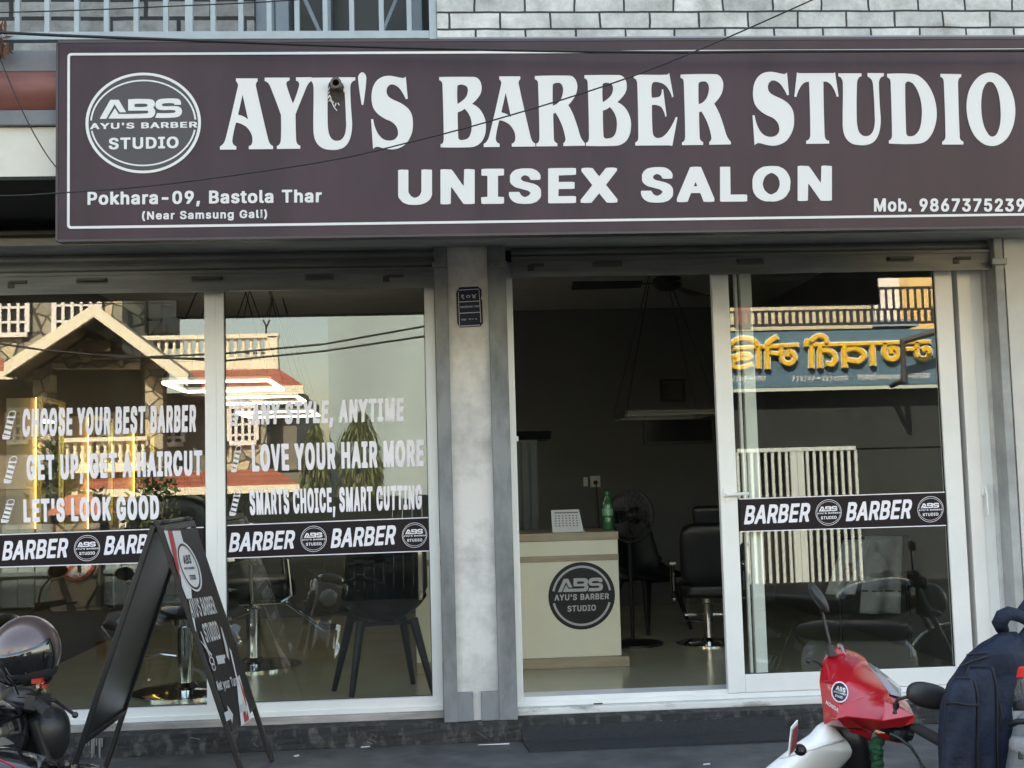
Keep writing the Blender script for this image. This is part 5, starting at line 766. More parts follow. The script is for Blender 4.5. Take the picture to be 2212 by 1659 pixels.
# things on the counter
c = at(1225, 1150, YC+0.15); cal = thing('desk_calendar', 'small white desk calendar standing on the reception counter', 'calendar', (c.x, c.y, zt1))
ch = Z(1225, 1101, YC+0.15)-zt1
x0, x1 = X(1191, 1125, YC+0.15), X(1258, 1125, YC+0.15)
m = MB(); m.add([(x0, c.y-0.05, zt1+0.002), (x1, c.y-0.05, zt1+0.002), (x1-0.02, c.y, zt1+ch), (x0+0.0, c.y, zt1+ch), (x0, c.y-0.047, zt1+0.002), (x1, c.y-0.047, zt1+0.002), (x1-0.02, c.y+0.003, zt1+ch), (x0, c.y+0.003, zt1+ch)], [(0,1,2,3),(4,7,6,5),(0,4,5,1),(1,5,6,2),(2,6,7,3),(3,7,4,0)])
m.build('page', mat('calendar_paper', (0.62, 0.62, 0.62), 0.7), cal)
m = MB(); m.box((x0, c.y-0.055, zt1), (x1+0.01, c.y+0.05, zt1+0.0015)); m.build('foot', PRINT, cal)
m = MB()
pg = lambda u, v: Vector((x0+(x1-x0-0.012*v-0.005)*u+0.004*v, c.y-0.0525+0.05*v, zt1+0.003+(ch-0.003)*v))
m.flat([[(0.08, 0.84), (0.92, 0.84), (0.92, 0.89), (0.08, 0.89)]], pg)
for r in range(5):
    for k in range(7):
        u = 0.1+k*0.12; v = 0.70-r*0.115; m.flat([[(u, v), (u+0.05, v), (u+0.05, v+0.05), (u, v+0.05)]], pg)
m.build('page_print', mat('grey_print', (0.12, 0.12, 0.13), 0.7), cal)
c = at(1314, 1145, YC+0.2); zb2 = zt1; hb = Z(1314, 1062, YC+0.2)-zb2; r = 11.5*(6+YC+0.2)/F
o = MB(); o.lathe([(r*0.85, 0), (r, 0.01), (r, hb*0.30), (r*0.93, hb*0.33), (r, hb*0.37), (r, hb*0.60), (r*0.8, hb*0.74), (r*0.32, hb*0.88), (r*0.32, hb*0.93)], (c.x, c.y, zb2), 20)
bt = thing('soda_bottle', 'green plastic soda bottle at the end of the reception counter', 'bottle', (c.x, c.y, zb2))
o.build('bottle_body', mat('green_bottle_plastic', (0.02, 0.13, 0.045), 0.12, coat=0.4), bt, smooth=True)
o = MB(); o.lathe([(r*0.40, hb*0.93), (r*0.40, hb), (0, hb)], (c.x, c.y, zb2), 16); o.build('cap', mat('green_cap', (0.02, 0.2, 0.06), 0.4), bt)
o = MB(); o.lathe([(r*1.01, hb*0.38), (r*1.01, hb*0.56)], (c.x, c.y, zb2), 20); o.build('bottle_label', mat('green_white_wrap', (0.10, 0.32, 0.14), 0.4, col2=(0.5, 0.55, 0.5), scale=30, thr=(.35, .5)), bt)

# pedestal fan behind the counter
fc = at(1361, 1114, 2.1); fan = thing('pedestal_fan', 'black round pedestal fan behind the counter', 'fan', (fc.x, fc.y, FLOOR_Z))
Mx = Matrix.Rotation(math.pi/2, 3, 'X') @ Matrix.Rotation(RAD(35), 3, 'Y'); rf = 0.175
m = MB()
def circ(c, r, M, n=28, z=0): return [Vector(c)+M @ Vector((r*math.cos(2*math.pi*i/n), r*math.sin(2*math.pi*i/n), z)) for i in range(n+1)]
FM = Matrix.Rotation(RAD(-38), 3, 'Z') @ Matrix.Rotation(math.pi/2, 3, 'X')
m.tube(circ(fc, rf, FM, 32), 0.009, 6)
for k in range(1, 5): m.tube(circ(fc, rf*k/5, FM, 24, 0.035), 0.0025, 4)
for k in range(24):
    a = 2*math.pi*k/24; m.tube([fc+FM @ Vector((rf*math.cos(a), rf*math.sin(a), 0)), fc+FM @ Vector((0.04*math.cos(a), 0.04*math.sin(a), 0.04))], 0.002, 4)
m.build('guard', BLACK, fan)
m = MB()
for k in range(3):
    a = 2*math.pi*k/3
    m.grid(lambda u, v: fc+FM @ Vector(((0.03+0.115*u)*math.cos(a+0.9*(v-.5)*(0.5+u)), (0.03+0.115*u)*math.sin(a+0.9*(v-.5)*(0.5+u)), 0.02*(v-0.5))), 5, 4)
m.build('blade', mat('dark_fan_blade', (0.03, 0.03, 0.032), 0.4), fan)
m = MB(); m.ell(fc+FM @ Vector((0, 0, -0.06)), (0.06, 0.06, 0.08), 14, 8, FM); m.build('motor', BLACK, fan, smooth=True)
m = MB(); m.tube([fc+FM @ Vector((0, 0, -0.08)), (fc.x, fc.y+0.06, fc.z-0.1), (fc.x, fc.y+0.06, FLOOR_Z+0.03)], 0.014, 8); m.lathe([(0.2, 0), (0.2, 0.015), (0.05, 0.035), (0, 0.035)], (fc.x, fc.y+0.06, FLOOR_Z), 24); m.build('stand', BLACK, fan)

# dark cabinet, socket, picture, framed panel on the back wall
Yk = 2.9
kx0, kx1, kz = X(1090, 1050, Yk), X(1163, 1050, Yk), Z(1140, 950, Yk)
cab = thing('tall_cabinet', 'tall dark blue grooved cabinet with a cornice behind the counter', 'cabinet', ((kx0+kx1)/2, Yk+.2, FLOOR_Z))
NAVYW = mat('dark_teal_wood', (0.020, 0.036, 0.043), 0.4, var=0.2)
m = MB(); m.box((kx0, Yk, FLOOR_Z), (kx1, Yk+0.4, kz)); m.build('cabinet_body', NAVYW, cab)
m = MB(); m.prism([(kx0-0.02, Yk-0.02, kz+0.001), (kx0-0.02, Yk-0.09, kz+0.06), (kx0-0.02, Yk+0.4, kz+0.06), (kx0-0.02, Yk+0.4, kz+0.001)], (kx1-kx0+0.12, 0, 0)); m.build('cornice', mat('near_black_wood', (0.012, 0.016, 0.018), 0.4), cab)
m = MB(); w = (kx1-kx0)
for k in range(4): m.box((kx0+w*(k/4)+0.006, Yk-0.014, FLOOR_Z+0.02), (kx0+w*((k+1)/4)-0.006, Yk-0.0005, kz-0.02))
m.build('door_boards', NAVYW, cab, bevel=0.003)
c = at(1286, 1040, YB-0.012); so = thing('wall_socket', 'white wall socket with a dangling lead above the counter', 'socket', tuple(c))
m = MB(); m.box((c.x-0.045, YB-0.014, c.z-0.05), (c.x+0.045, YB-0.001, c.z+0.05)); m.build('socket_plate', mat('dim_white_plastic', (0.5, 0.5, 0.48), 0.4), so, bevel=0.003)
m = MB(); m.box((c.x-0.105, YB-0.012, c.z-0.04), (c.x-0.065, YB-0.001, c.z+0.04)); m.build('switch', MATS['dim_white_plastic'], so, bevel=0.003)
m = MB(); m.ell((c.x, YB-0.035, c.z-0.01), (0.02, 0.025, 0.02), 10, 6); m.tube([(c.x, YB-0.05, c.z-0.02), (c.x+0.01, YB-0.05, c.z-0.2), (c.x+0.03, YB-0.04, c.z-0.8)], 0.006, 6); m.build('plug', BLACK, so)
def framed(name, label, cat, x0, y0, x1, y1, Y, fm, pm, w):
    a = at(x0, (y0+y1)/2, Y).x; b = at(x1, (y0+y1)/2, Y).x; zt = Z((x0+x1)/2, y0, Y); z_ = Z((x0+x1)/2, y1, Y)
    t = thing(name, label, cat, ((a+b)/2, Y, z_)); m = MB(); rect_bars(m, a, z_, b, zt, (w, w, w, w), Y-0.03, Y-0.001); m.build('frame', fm, t)
    m = MB(); m.box((a+w, Y-0.012, z_+w), (b-w, Y-0.002, zt-w)); m.build('panel', pm, t); return t
framed('wall_picture', 'small dark square picture hanging on the dim back wall', 'picture', 1426, 819, 1479, 869, YB, mat('dark_brown_frame', (0.02, 0.014, 0.012), 0.5), mat('dark_picture', (0.02, 0.02, 0.02), 0.4, col2=(0.05, 0.035, 0.03), scale=9), 0.025)
framed('wall_mirror', 'wide dark framed mirror on the back wall under the hanging lamp frame', 'mirror', 1388, 900, 1545, 960, YB, BLACK, mat('dusky_mirror', (0.045, 0.045, 0.045), 0.1, metal=0.6), 0.03)

# ceiling fan
hc = at(1441, 612, 1.8); cf = thing('ceiling_fan', 'dark ceiling fan above the open doorway', 'ceiling fan', (hc.x, hc.y, CEIL))
FANM = mat('dark_brown_fan_paint', (0.022, 0.020, 0.019), 0.4)
m = MB(); m.lathe([(0, -0.055), (0.05, -0.05), (0.095, -0.02), (0.095, 0.03), (0.05, 0.06), (0.015, 0.065)], tuple(hc), 24); m.build('motor', FANM, cf, angle=40)
m = MB(); m.lathe([(0.012, 0.06), (0.012, CEIL-hc.z-0.06), (0.06, CEIL-hc.z-0.055), (0.06, CEIL-hc.z)], tuple(hc), 14); m.build('down_rod', FANM, cf)
for a in (178, 300, 58):
    d = Vector((math.cos(RAD(a)), math.sin(RAD(a)), 0)); q = Vector((-d.y, d.x, 0)); m = MB()
    m.grid(lambda u, v: hc + d*(0.17+0.46*u) + q*((v-0.5)*(0.10+0.06*u)) + Vector((0, 0, (v-0.5)*0.025)), 6, 3); m.bar(hc+d*0.08, hc+d*0.2, 0.035, 0.006)
    b = m.build('blade', FANM, cf); s = b.modifiers.new('t', 'SOLIDIFY'); s.thickness = 0.006

# hanging light frames
TUBE = emit('lit_tube', (1.0, 0.98, 0.93), 2.0)
LAMPF = mat('white_lamp_housing', (0.55, 0.55, 0.54), 0.4)
def light_frame(label, xa, xb, ya, yb_, z, lit, group=None):
    t = thing('pendant_light_frame', label, 'pendant lamp', ((xa+xb)/2, (ya+yb_)/2, CEIL), group)
    bars = [((xa, ya), (xb, ya)), ((xa, yb_), (xb, yb_)), ((xa, ya+0.05), (xa, yb_-0.05)), ((xb, ya+0.05), (xb, yb_-0.05))]
    for (p, q) in bars:
        m = MB(); m.bar((*p, z+0.016), (*q, z+0.014), 0.010, 0.018); m.build('housing', LAMPF if lit else mat('grey_lamp_housing', (0.05, 0.05, 0.05), 0.4), t)
        m = MB(); m.bar((*p, z-0.004), (*q, z-0.004), 0.018, 0.012); m.build('tube', TUBE if lit else mat('unlit_tube', (0.08, 0.08, 0.08), 0.3), t)
    cx, cy = (xa+xb)/2, (ya+yb_)/2
    m = MB()
    for px_, py_ in ((xa, ya), (xb, ya), (xa, yb_), (xb, yb_)):
        m.tube([(px_, py_, z+0.04), (cx+(0.03 if px_ > cx else -0.03), cy, CEIL-0.02)], 0.004, 5)
    m.lathe([(0.06, 0), (0.05, -0.03), (0, -0.03)], (cx, cy, CEIL), 14); m.build('hanger', BLACK, t)
    return t
def lf(label, y0, xl, xr, ya, yb_, lit=True, group=None):
    z = Z((xl+xr)/2, y0, ya); return light_frame(label, X(xl, y0, ya), X(xr, y0, ya), ya, yb_, z, lit, group)
lf('lit white tube lamp frame nearest the left bay window', 823, 350, 580, 1.0, 1.7)
lf('lit white tube lamp frame hanging in the middle of the shop', 857, 455, 640, 2.15, 2.75)
lf('lit white tube lamp frame hanging deepest in the shop', 889, 510, 672, 3.3, 3.95)
lf('unlit grey tube lamp frame hung on four cords in the doorway', 893, 1355, 1548, 2.0, 2.6, lit=False)
# the corner lamp whose bars show low behind the left pane
lf('short lit tube lamp low behind the slogan', 921, 75, 140, 3.0, 3.25)

# wall mirrors edged in gold light
GOLD = emit('warm_led_strip', (1.0, 0.60, 0.17), 2.2); GOLDM = mat('gold_mirror_frame', (0.75, 0.52, 0.16), 0.25, metal=1.0)
MIRR = mat('mirror_silver', (0.72, 0.74, 0.72), 0.02, metal=1.0)
def gold_mirror(label, px0, px1, yt0, yt1, Y):
    p = at(px0, yt0, Y); q = on_plane(px1, yt1, Vector((0, 0, p.z)), Vector((0, 0, 1)))
    q = at(px1, yt1, Y+0.42); q.z = p.z
    d = (q-p); nrm = Vector((-d.y, d.x, 0)).normalized(); zb_ = at(px0, 1142, Y).z
    t = thing('lit_wall_mirror', label, 'mirror', (p.x, p.y, zb_), 'gold lit wall mirrors')
    n = Vector((nrm.x, nrm.y, 0))
    m = MB(); m.bar((p.x, p.y, zb_), (p.x, p.y, p.z), 0.03, 0.03); m.bar((q.x, q.y, zb_), (q.x, q.y, q.z), 0.03, 0.03); m.bar(p+Vector((0, 0, -0.012)), q+Vector((0, 0, -0.012)), 0.03, 0.03); m.build('frame', GOLDM, t)
    m = MB(); m.prism([Vector((p.x, p.y, zb_+0.02))+d*0.05, Vector((q.x, q.y, zb_+0.02))-d*0.05, q-d*0.05-Vector((0, 0, 0.03)), p+d*0.05-Vector((0, 0, 0.03))], n*0.008); m.build('glass', MIRR, t)
    m = MB(); m.bar(Vector((p.x-0.021, p.y+0.012, zb_)), Vector((p.x-0.021, p.y+0.012, p.z)), 0.010, 0.010); m.build('led_strip', GOLD, t)
    m = MB(); m.box((p.x-0.20, p.y+0.030, zb_), (p.x-0.016, p.y+0.045, p.z)); m.build('glow_catch_panel', mat('ochre_glow_panel', (0.42, 0.36, 0.26), 0.6), t)  # panel added behind the strip to catch its glow
    return t
gold_mirror('gold lit tall mirror nearest the left window', 86, 134, 858, 880, 1.15)
gold_mirror('middle gold lit tall mirror between the other two', 198, 240, 898, 912, 2.0)
gold_mirror('gold lit tall mirror farthest from the window', 295, 330, 928, 940, 2.9)
m = MB(); m.box((RX0+0.002, 1.0, FLOOR_Z), (RX0+0.03, 3.6, FLOOR_Z+2.3)); m.build('wall_panel', mat('ochre_wall_panel', (0.05, 0.042, 0.025), 0.5), shop)

# barber chairs
LEATHER = mat('black_leather', (0.010, 0.010, 0.011), 0.38, bump=0.1, bscale=120)
def make_barber_chair(label):
    t = thing('barber_chair', label, 'barber chair', (0, 0, 0), 'black barber chairs')
    m = MB(); m.lathe([(0.30, 0), (0.30, 0.012), (0.26, 0.022), (0.07, 0.035), (0.05, 0.06)], n=36); m.build('base_plate', CHROME, t, angle=40)
    m = MB(); m.lathe([(0.045, 0.03), (0.045, 0.36), (0.06, 0.37), (0.06, 0.41)], n=20); m.tube([(0.05, -0.0, 0.2), (0.16, -0.02, 0.21), (0.26, -0.03, 0.19)], 0.010, 8); m.build('pump_column', CHROME, t, angle=40)
    def pad(w, d, h, c, M, name, r=0.06):
        m = MB(); m.ell(c, (w/2, d/2, h/2), 28, 16, M, fn=lambda v: (abs(v.x)**5+abs(v.y)**5+abs(v.z)**5)**(-1/5)); return m.build(name, LEATHER, t, smooth=True)
    pad(0.52, 0.52, 0.15, (0, 0, 0.49), Matrix.Identity(3), 'seat')
    B = Matrix.Rotation(RAD(-12), 3, 'X')
    pad(0.50, 0.12, 0.56, (0, 0.27, 0.82), B, 'backrest'); pad(0.26, 0.10, 0.16, (0, 0.345, 1.17), B, 'headrest')
    for s in (-1, 1):
        m = MB(); x = s*0.31
        m.tube([(x, 0.24, 0.50), (x, 0.25, 0.66), (x, 0.20, 0.715), (x, -0.12, 0.72), (x, -0.20, 0.68), (x, -0.22, 0.46), (x, -0.16, 0.42), (x, 0.18, 0.42)], 0.012, 8); m.box((x-0.028, -0.10, 0.728), (x+0.028, 0.18, 0.748)); m.build('armrest', CHROME, t, smooth=False)
    m = MB()
    for s in (-1, 1): m.tube([(s*0.16, -0.2, 0.40), (s*0.16, -0.42, 0.22), (s*0.16, -0.52, 0.20)], 0.010, 8)
    m.bar((-0.18, -0.50, 0.21), (0.18, -0.50, 0.21), 0.09, 0.02); m.build('footrest', CHROME, t)
    return t
bc = make_barber_chair('black barber chair on a chrome column behind the sandwich board')
bc2 = copy_tree(bc, label='black barber chair with chrome arm loops beside the white mullion'); bc3 = copy_tree(bc, label='black barber chair with a headrest deep in the open doorway')
def place(o, px, py, rot):
    L = (CAM.z-FLOOR_Z)/((CAM-at(px, py, CAM.y+1.0)).z); p = at(px, py, CAM.y+L); o.location = (p.x, p.y, FLOOR_Z); o.rotation_euler = (0, 0, RAD(rot))
place(bc, 402, 1496, 172); place(bc2, 548, 1440, 100); place(bc3, 1532, 1390, 172); bc3.scale = (0.74, 0.74, 0.74)

# black shell chairs
def make_tub(label):
    t = thing('shell_chair', label, 'chair', (0, 0, 0), 'black shell chairs'); SH = mat('black_shell_plastic', (0.012, 0.013, 0.014), 0.5, spec=0.3)
    def f(u, v):
        # v from the seat front up the back; u across
        if v < 0.45: k = v/0.45; y = -0.23+0.42*k; z = 0.39-0.03*math.sin(math.pi*k); w = 0.225+0.02*k; cz = 0.07*k
        else: k = (v-0.45)/0.55; y = 0.19+0.10*k; z = 0.39+0.48*k; w = 0.245-0.035*k-(0.05*max(0, k-.8)/.2); cz = 0.07
        s = (u-0.5)*2
        return Vector((w*s*(1-0.06*abs(s)**3), y-(0.10*s*s if v > 0.4 else 0.03*s*s), z+cz*2.0*s*s*(1-max(0, v-.45)*1.6)))
    m = MB(); m.grid(f, 14, 22); o = m.build('shell', SH, t, smooth=True); q = o.modifiers.new('t', 'SOLIDIFY'); q.thickness = 0.012
    for sx in (-1, 1):
        for sy in (-1, 1):
            m = MB(); m.tube([(sx*0.14, sy*0.12, 0.38), (sx*0.22, sy*0.22, 0.0)], [0.024, 0.014], 10); m.build('leg', SH, t)
    m = MB(); m.bar((-0.15, -0.12, 0.365), (0.15, -0.12, 0.365), 0.03, 0.02); m.bar((-0.15, 0.12, 0.365), (0.15, 0.12, 0.365), 0.03, 0.02); m.build('under_frame', SH, t)
    return t
tb = make_tub('black shell chair with four splayed legs standing close behind the window'); tb2 = copy_tree(tb, label='black shell chair beside the end of the reception counter')
tb.location = (X(828, 1500, 0.62), 0.62, FLOOR_Z); tb.rotation_euler = (0, 0, RAD(196)); tb.scale = (1.02, 1.0, 1.06)
tb2.location = (X(1400, 1340, 2.9), 2.9, FLOOR_Z); tb2.rotation_euler = (0, 0, RAD(35))

# towels on a rail behind the sliding door
YT = 1.1
tr_ = MB(); a = at(1800, 1165, YT+.05); b = at(1960, 1150, YT+.05); tr_.tube([(a.x, YT+0.05, a.z), (b.x, YT+0.05, a.z)], 0.012, 8); tr_.tube([(a.x+0.02, YT+0.05, a.z), (a.x+0.02, YT+0.05, FLOOR_Z)], 0.012, 8); tr_.tube([(b.x-0.02, YT+0.05, a.z), (b.x-0.02, YT+0.05, FLOOR_Z)], 0.012, 8)
tag(tr_.build('towel_stand', BLACK), 'thin black towel stand behind the sliding door glass', 'towel stand')
def towel(label, x0, y0, x1, y1, lean, col, stripe=None):
    t = thing('towel', label, 'towel', (X((x0+x1)/2, y0, YT), YT, Z(x0, y0, YT)), 'towels on the stand')
    def f(u, v):
        p = at(x0+(x1-x0)*u-lean*v, y0+(y1-y0)*v, YT); return Vector((p.x, YT+0.018*math.sin(u*9+v*2)*(0.3+v), p.z))
    m = MB(); m.grid(f, 16, 16); o = m.build('cloth', mat(label[:20].replace(' ', '_'), col, 0.95, var=0.15, scale=25, bump=0.4, bscale=200), t, smooth=True); q = o.modifiers.new('t', 'SOLIDIFY'); q.thickness = 0.01
    m = MB(); m.grid(lambda u, v: f(u, 0.70+0.02*v)+Vector((0, -0.012, 0)), 12, 1) if stripe is None else m.grid(lambda u, v: f(0.3+0.45*u, 0.42+0.28*v)+Vector((0, -0.012, 0)), 8, 5)
    m.build('woven_band' if stripe is None else 'printed_patch', mat('dark_band', (0.06, 0.06, 0.06), 0.9) if stripe is None else mat('faded_red_patch', (0.36, 0.07, 0.06), 0.9, col2=(0.38, 0.38, 0.37), scale=22, thr=(.45, .55)), t)
towel('grey towel with a faded red print hung askew', 1822, 1166, 1880, 1284, 36, (0.42, 0.42, 0.41), 1)
towel('longer grey towel with a woven band', 1868, 1158, 1950, 1325, 8, (0.33, 0.33, 0.325))

# ------------------------------------------------------------------ sandwich board
from mathutils.bvhtree import BVHTree
YA0, YA1 = -1.0, -0.36
ap = at(338, 1138, YA0); af = Vector((ap.x, YA1, ap.z))
qr = at(512, 1659, YA0); ql = at(166, 1659, YA0)
def foot(q):
    d = q-ap; k = -ap.z/d.z; return ap+d*k
fr_, fl_ = foot(qr), foot(ql)
board = thing('sandwich_board', "black folding sandwich board reading AYU'S BARBER STUDIO, Next your Turn", 'sandwich board', (ap.x, (YA0+YA1)/2, 0))
BOARDM = mat('satin_black_frame', (0.012, 0.012, 0.012), 0.45)
BACKM = mat('brushed_dark_back', (0.05, 0.05, 0.05), 0.32, metal=0.6, var=0.15, scale=2)
offn = Vector((0, YA1-YA0, 0))
def leaf(ftp, side, t0, t1, mats):
    d = (ftp-ap); dn = d.normalized(); nrm = Vector((-dn.z, 0, dn.x))*(1 if side > 0 else -1)
    if nrm.x*side < 0: nrm = -nrm
    for o in (Vector((0, 0, 0)), offn):
        m = MB(); m.bar(ap+o+nrm*0.012, ftp+o+nrm*0.012, 0.022, 0.022, up=(0, 1, 0)); m.build('post', BOARDM, board, bevel=0.003)
    for t in (0.012, t1):
        m = MB(); m.bar(ap+d*t+nrm*0.012+Vector((0, 0.016, 0)), ap+d*t+offn+nrm*0.012-Vector((0, 0.016, 0)), 0.022, 0.028, up=dn); m.build('rail', BOARDM, board, bevel=0.002)
    m = MB(); e = 0.012
    p = [ap+d*t0+Vector((0, e, 0)), ap+d*t0+offn-Vector((0, e, 0)), ap+d*t1+offn-Vector((0, e, 0)), ap+d*t1+Vector((0, e, 0))]
    m.prism([v+nrm*0.012 for v in p], nrm*0.014); m.build('board_panel', mats, board)
    return nrm
tR = (at(497, 1586, YA0)-ap).z/(fr_-ap).z
nL = leaf(fl_, -1, 0.03, tR*1.01, BACKM)
nR = leaf(fr_, 1, 0.03, tR, mat('printed_black_panel', (0.018, 0.017, 0.020), 0.5, spec=0.25))
m = MB()
for y in (YA0+0.09, YA1-0.09): m.bar((ap.x-0.03, y, ap.z+0.018), (ap.x+0.03, y, ap.z+0.018), 0.05, 0.012)
m.tube([(ap.x, YA0+0.02, ap.z+0.012), (ap.x, YA1-0.02, ap.z+0.012)], 0.012, 8); m.build('hinge', BOARDM, board)
p0R = ap+nR*0.0275
B2 = lambda k: (lambda x, y: on_plane(x, y, p0R+nR*0.0015*k, nR))
qb = lambda zx, zy: ((600+zx*.5184)*K, (2040+zy*.5184)*K)
def bpoly(name, pts, material, k=1):
    m = MB(); m.flat([[qb(*p) for p in pts]], B2(k)); return m
PRW = mat('board_white_print', (0.72, 0.72, 0.72), 0.5); PRR = mat('board_red_print', (0.42, 0.035, 0.045), 0.5)
m = bpoly('', [(88, 95), (212, 97), (232, 170), (250, 240), (272, 380), (292, 500), (300, 610), (262, 612), (225, 520), (215, 440), (135, 240)], PRW)
m.flat([[qb(*p) for p in [(302, 752), (318, 760), (334, 860), (328, 858)]]], B2(1))
m.flat([[qb(*p) for p in [(583, 985), (600, 1010), (640, 1190), (720, 1400), (752, 1520), (735, 1535), (700, 1420), (676, 1580), (690, 1565), (670, 1400), (640, 1230), (605, 1080)]]], B2(1))
m.flat([[qb(*p) for p in [(655, 1400), (640, 1230), (660, 1190), (740, 1480), (752, 1522), (676, 1580)]]], B2(1.5)); m.build('white_print', PRW, board)
m = bpoly('', [(117, 95), (150, 96), (175, 200), (200, 340), (215, 490), (190, 400), (160, 300)], PRR, 2); m.flat([[qb(*p) for p in [(648, 1190), (700, 1330), (735, 1530), (700, 1555), (690, 1480), (715, 1440)]]], B2(2.2)); m.build('red_print', PRR, board)
def ring_b(m, cx, cy, rx, ry, sh, w, k):
    n = 40; vs = []
    for i in range(n+1):
        a = 2*math.pi*i/n
        for r in (1.0, 1.0-w):
            u, v = rx*r*math.cos(a), ry*r*math.sin(a); x, y = qb(cx+u+sh*v, cy+v); vs.append(B2(k)(x, y))
    m.add(vs, [(2*i, 2*i+1, 2*i+3, 2*i+2) for i in range(n)])
m = MB(); m.flat([[qb(280+76*math.cos(a)+0.42*190*math.sin(a)*0.75, 368+190*math.sin(a)) for a in [2*math.pi*i/40 for i in range(40)]]], B2(2)); m.build('logo_disc', PRW, board)
m = MB(); ring_b(m, 280, 368, 66, 175, 0.32, 0.10, 3)
ql_ = lambda bl, br, tl, tr, k: quadmap(qb(*bl), qb(*br), qb(*tl), qb(*tr), B2(k))
m.text('ABS', ql_((242, 350), (300, 345), (228, 285), (285, 275), 3)); m.text("AYU'S BARBER", ql_((245, 392), (322, 388), (242, 374), (318, 368), 3)); m.text('STUDIO', ql_((290, 470), (335, 466), (282, 432), (326, 428), 3)); m.build('logo', BOARDM, board)
m = MB(); m.text("AYU'S BARBER", ql_((305, 760), (494, 722), (268, 615), (452, 592), 3), gap=-4); m.text('STUDIO', ql_((415, 948), (523, 915), (372, 805), (484, 780), 3), gap=-4)
m.text('Next your Turn', ql_((500, 1312), (654, 1268), (482, 1240), (636, 1196), 3))
for dx, dy in ((0, 0), (112, -72)):
    if dx == 0: m.flat([[qb(*p) for p in [(545, 1478), (575, 1462), (568, 1420), (612, 1490), (608, 1560), (596, 1525), (562, 1545)]]], B2(3))
m.flat([[qb(*p) for p in [(660, 1425), (690, 1405), (685, 1375), (722, 1440), (718, 1500), (706, 1465), (672, 1480)]]], B2(3))
m.flat([[qb(*p) for p in [(516, 820), (530, 840), (572, 985), (585, 1078), (566, 1050), (548, 960)]]], B2(3))
m.flat([[qb(*p) for p in [(482, 1048), (552, 1036), (556, 1062), (546, 1066), (552, 1100), (498, 1112)]]], B2(3))
m.flat([[qb(*p) for p in [(362, 858), (372, 866), (425, 1000), (440, 1050), (432, 1050), (400, 970)]]], B2(3)); m.flat([[qb(*p) for p in [(360, 925), (372, 935), (418, 990), (456, 1040), (448, 1046), (404, 990)]]], B2(3.3))
ring_b(m, 452, 1085, 18, 34, 0.2, 0.3, 3); ring_b(m, 466, 1130, 14, 30, 0.2, 0.3, 3)
m.build('lettering', mat('board_grey_print', (0.55, 0.55, 0.55), 0.5), board)

# ------------------------------------------------------------------ motorcycles at the kerb
GLOSS = mat('gloss_black_paint', (0.010, 0.010, 0.011), 0.16, coat=1.0)
ENG = mat('engine_alloy', (0.07, 0.07, 0.072), 0.45, metal=0.7)
MIRF = mat('rear_view_glass', (0.75, 0.78, 0.8), 0.02, metal=1.0)
LENS = mat('clear_lens', (0.55, 0.56, 0.56), 0.08, coat=1.0)
def sup(p, e=3.0): return lambda v: (abs(v.x)**e+abs(v.y)**e+abs(v.z)**e)**(-1/e)
def wheel(t, y, r):
    RX = Matrix.Rotation(math.pi/2, 3, 'Y'); m = MB()
    m.tube([Vector((0, y+(r-0.05)*math.cos(2*math.pi*i/36), r+(r-0.05)*math.sin(2*math.pi*i/36))) for i in range(37)], 0.052, 10, cap=False); w = m.build('tyre', RUBBER, t, smooth=True)
    m = MB(); m.tube([Vector((0, y+(r-0.10)*math.cos(2*math.pi*i/32), r+(r-0.10)*math.sin(2*math.pi*i/32))) for i in range(33)], 0.022, 8, cap=False)
    for k in range(6):
        a = 2*math.pi*k/6; m.bar((0, y, r), (0, y+(r-0.1)*math.cos(a), r+(r-0.1)*math.sin(a)), 0.02, 0.03, up=(1, 0, 0))
    m.lathe([(0.05, -0.06), (0.05, 0.06)], (0, y, r), 16, RX); m.lathe([(0.11, 0.045), (0.11, 0.049)], (0, y, r), 24, RX); m.build('rim', ENG, t)
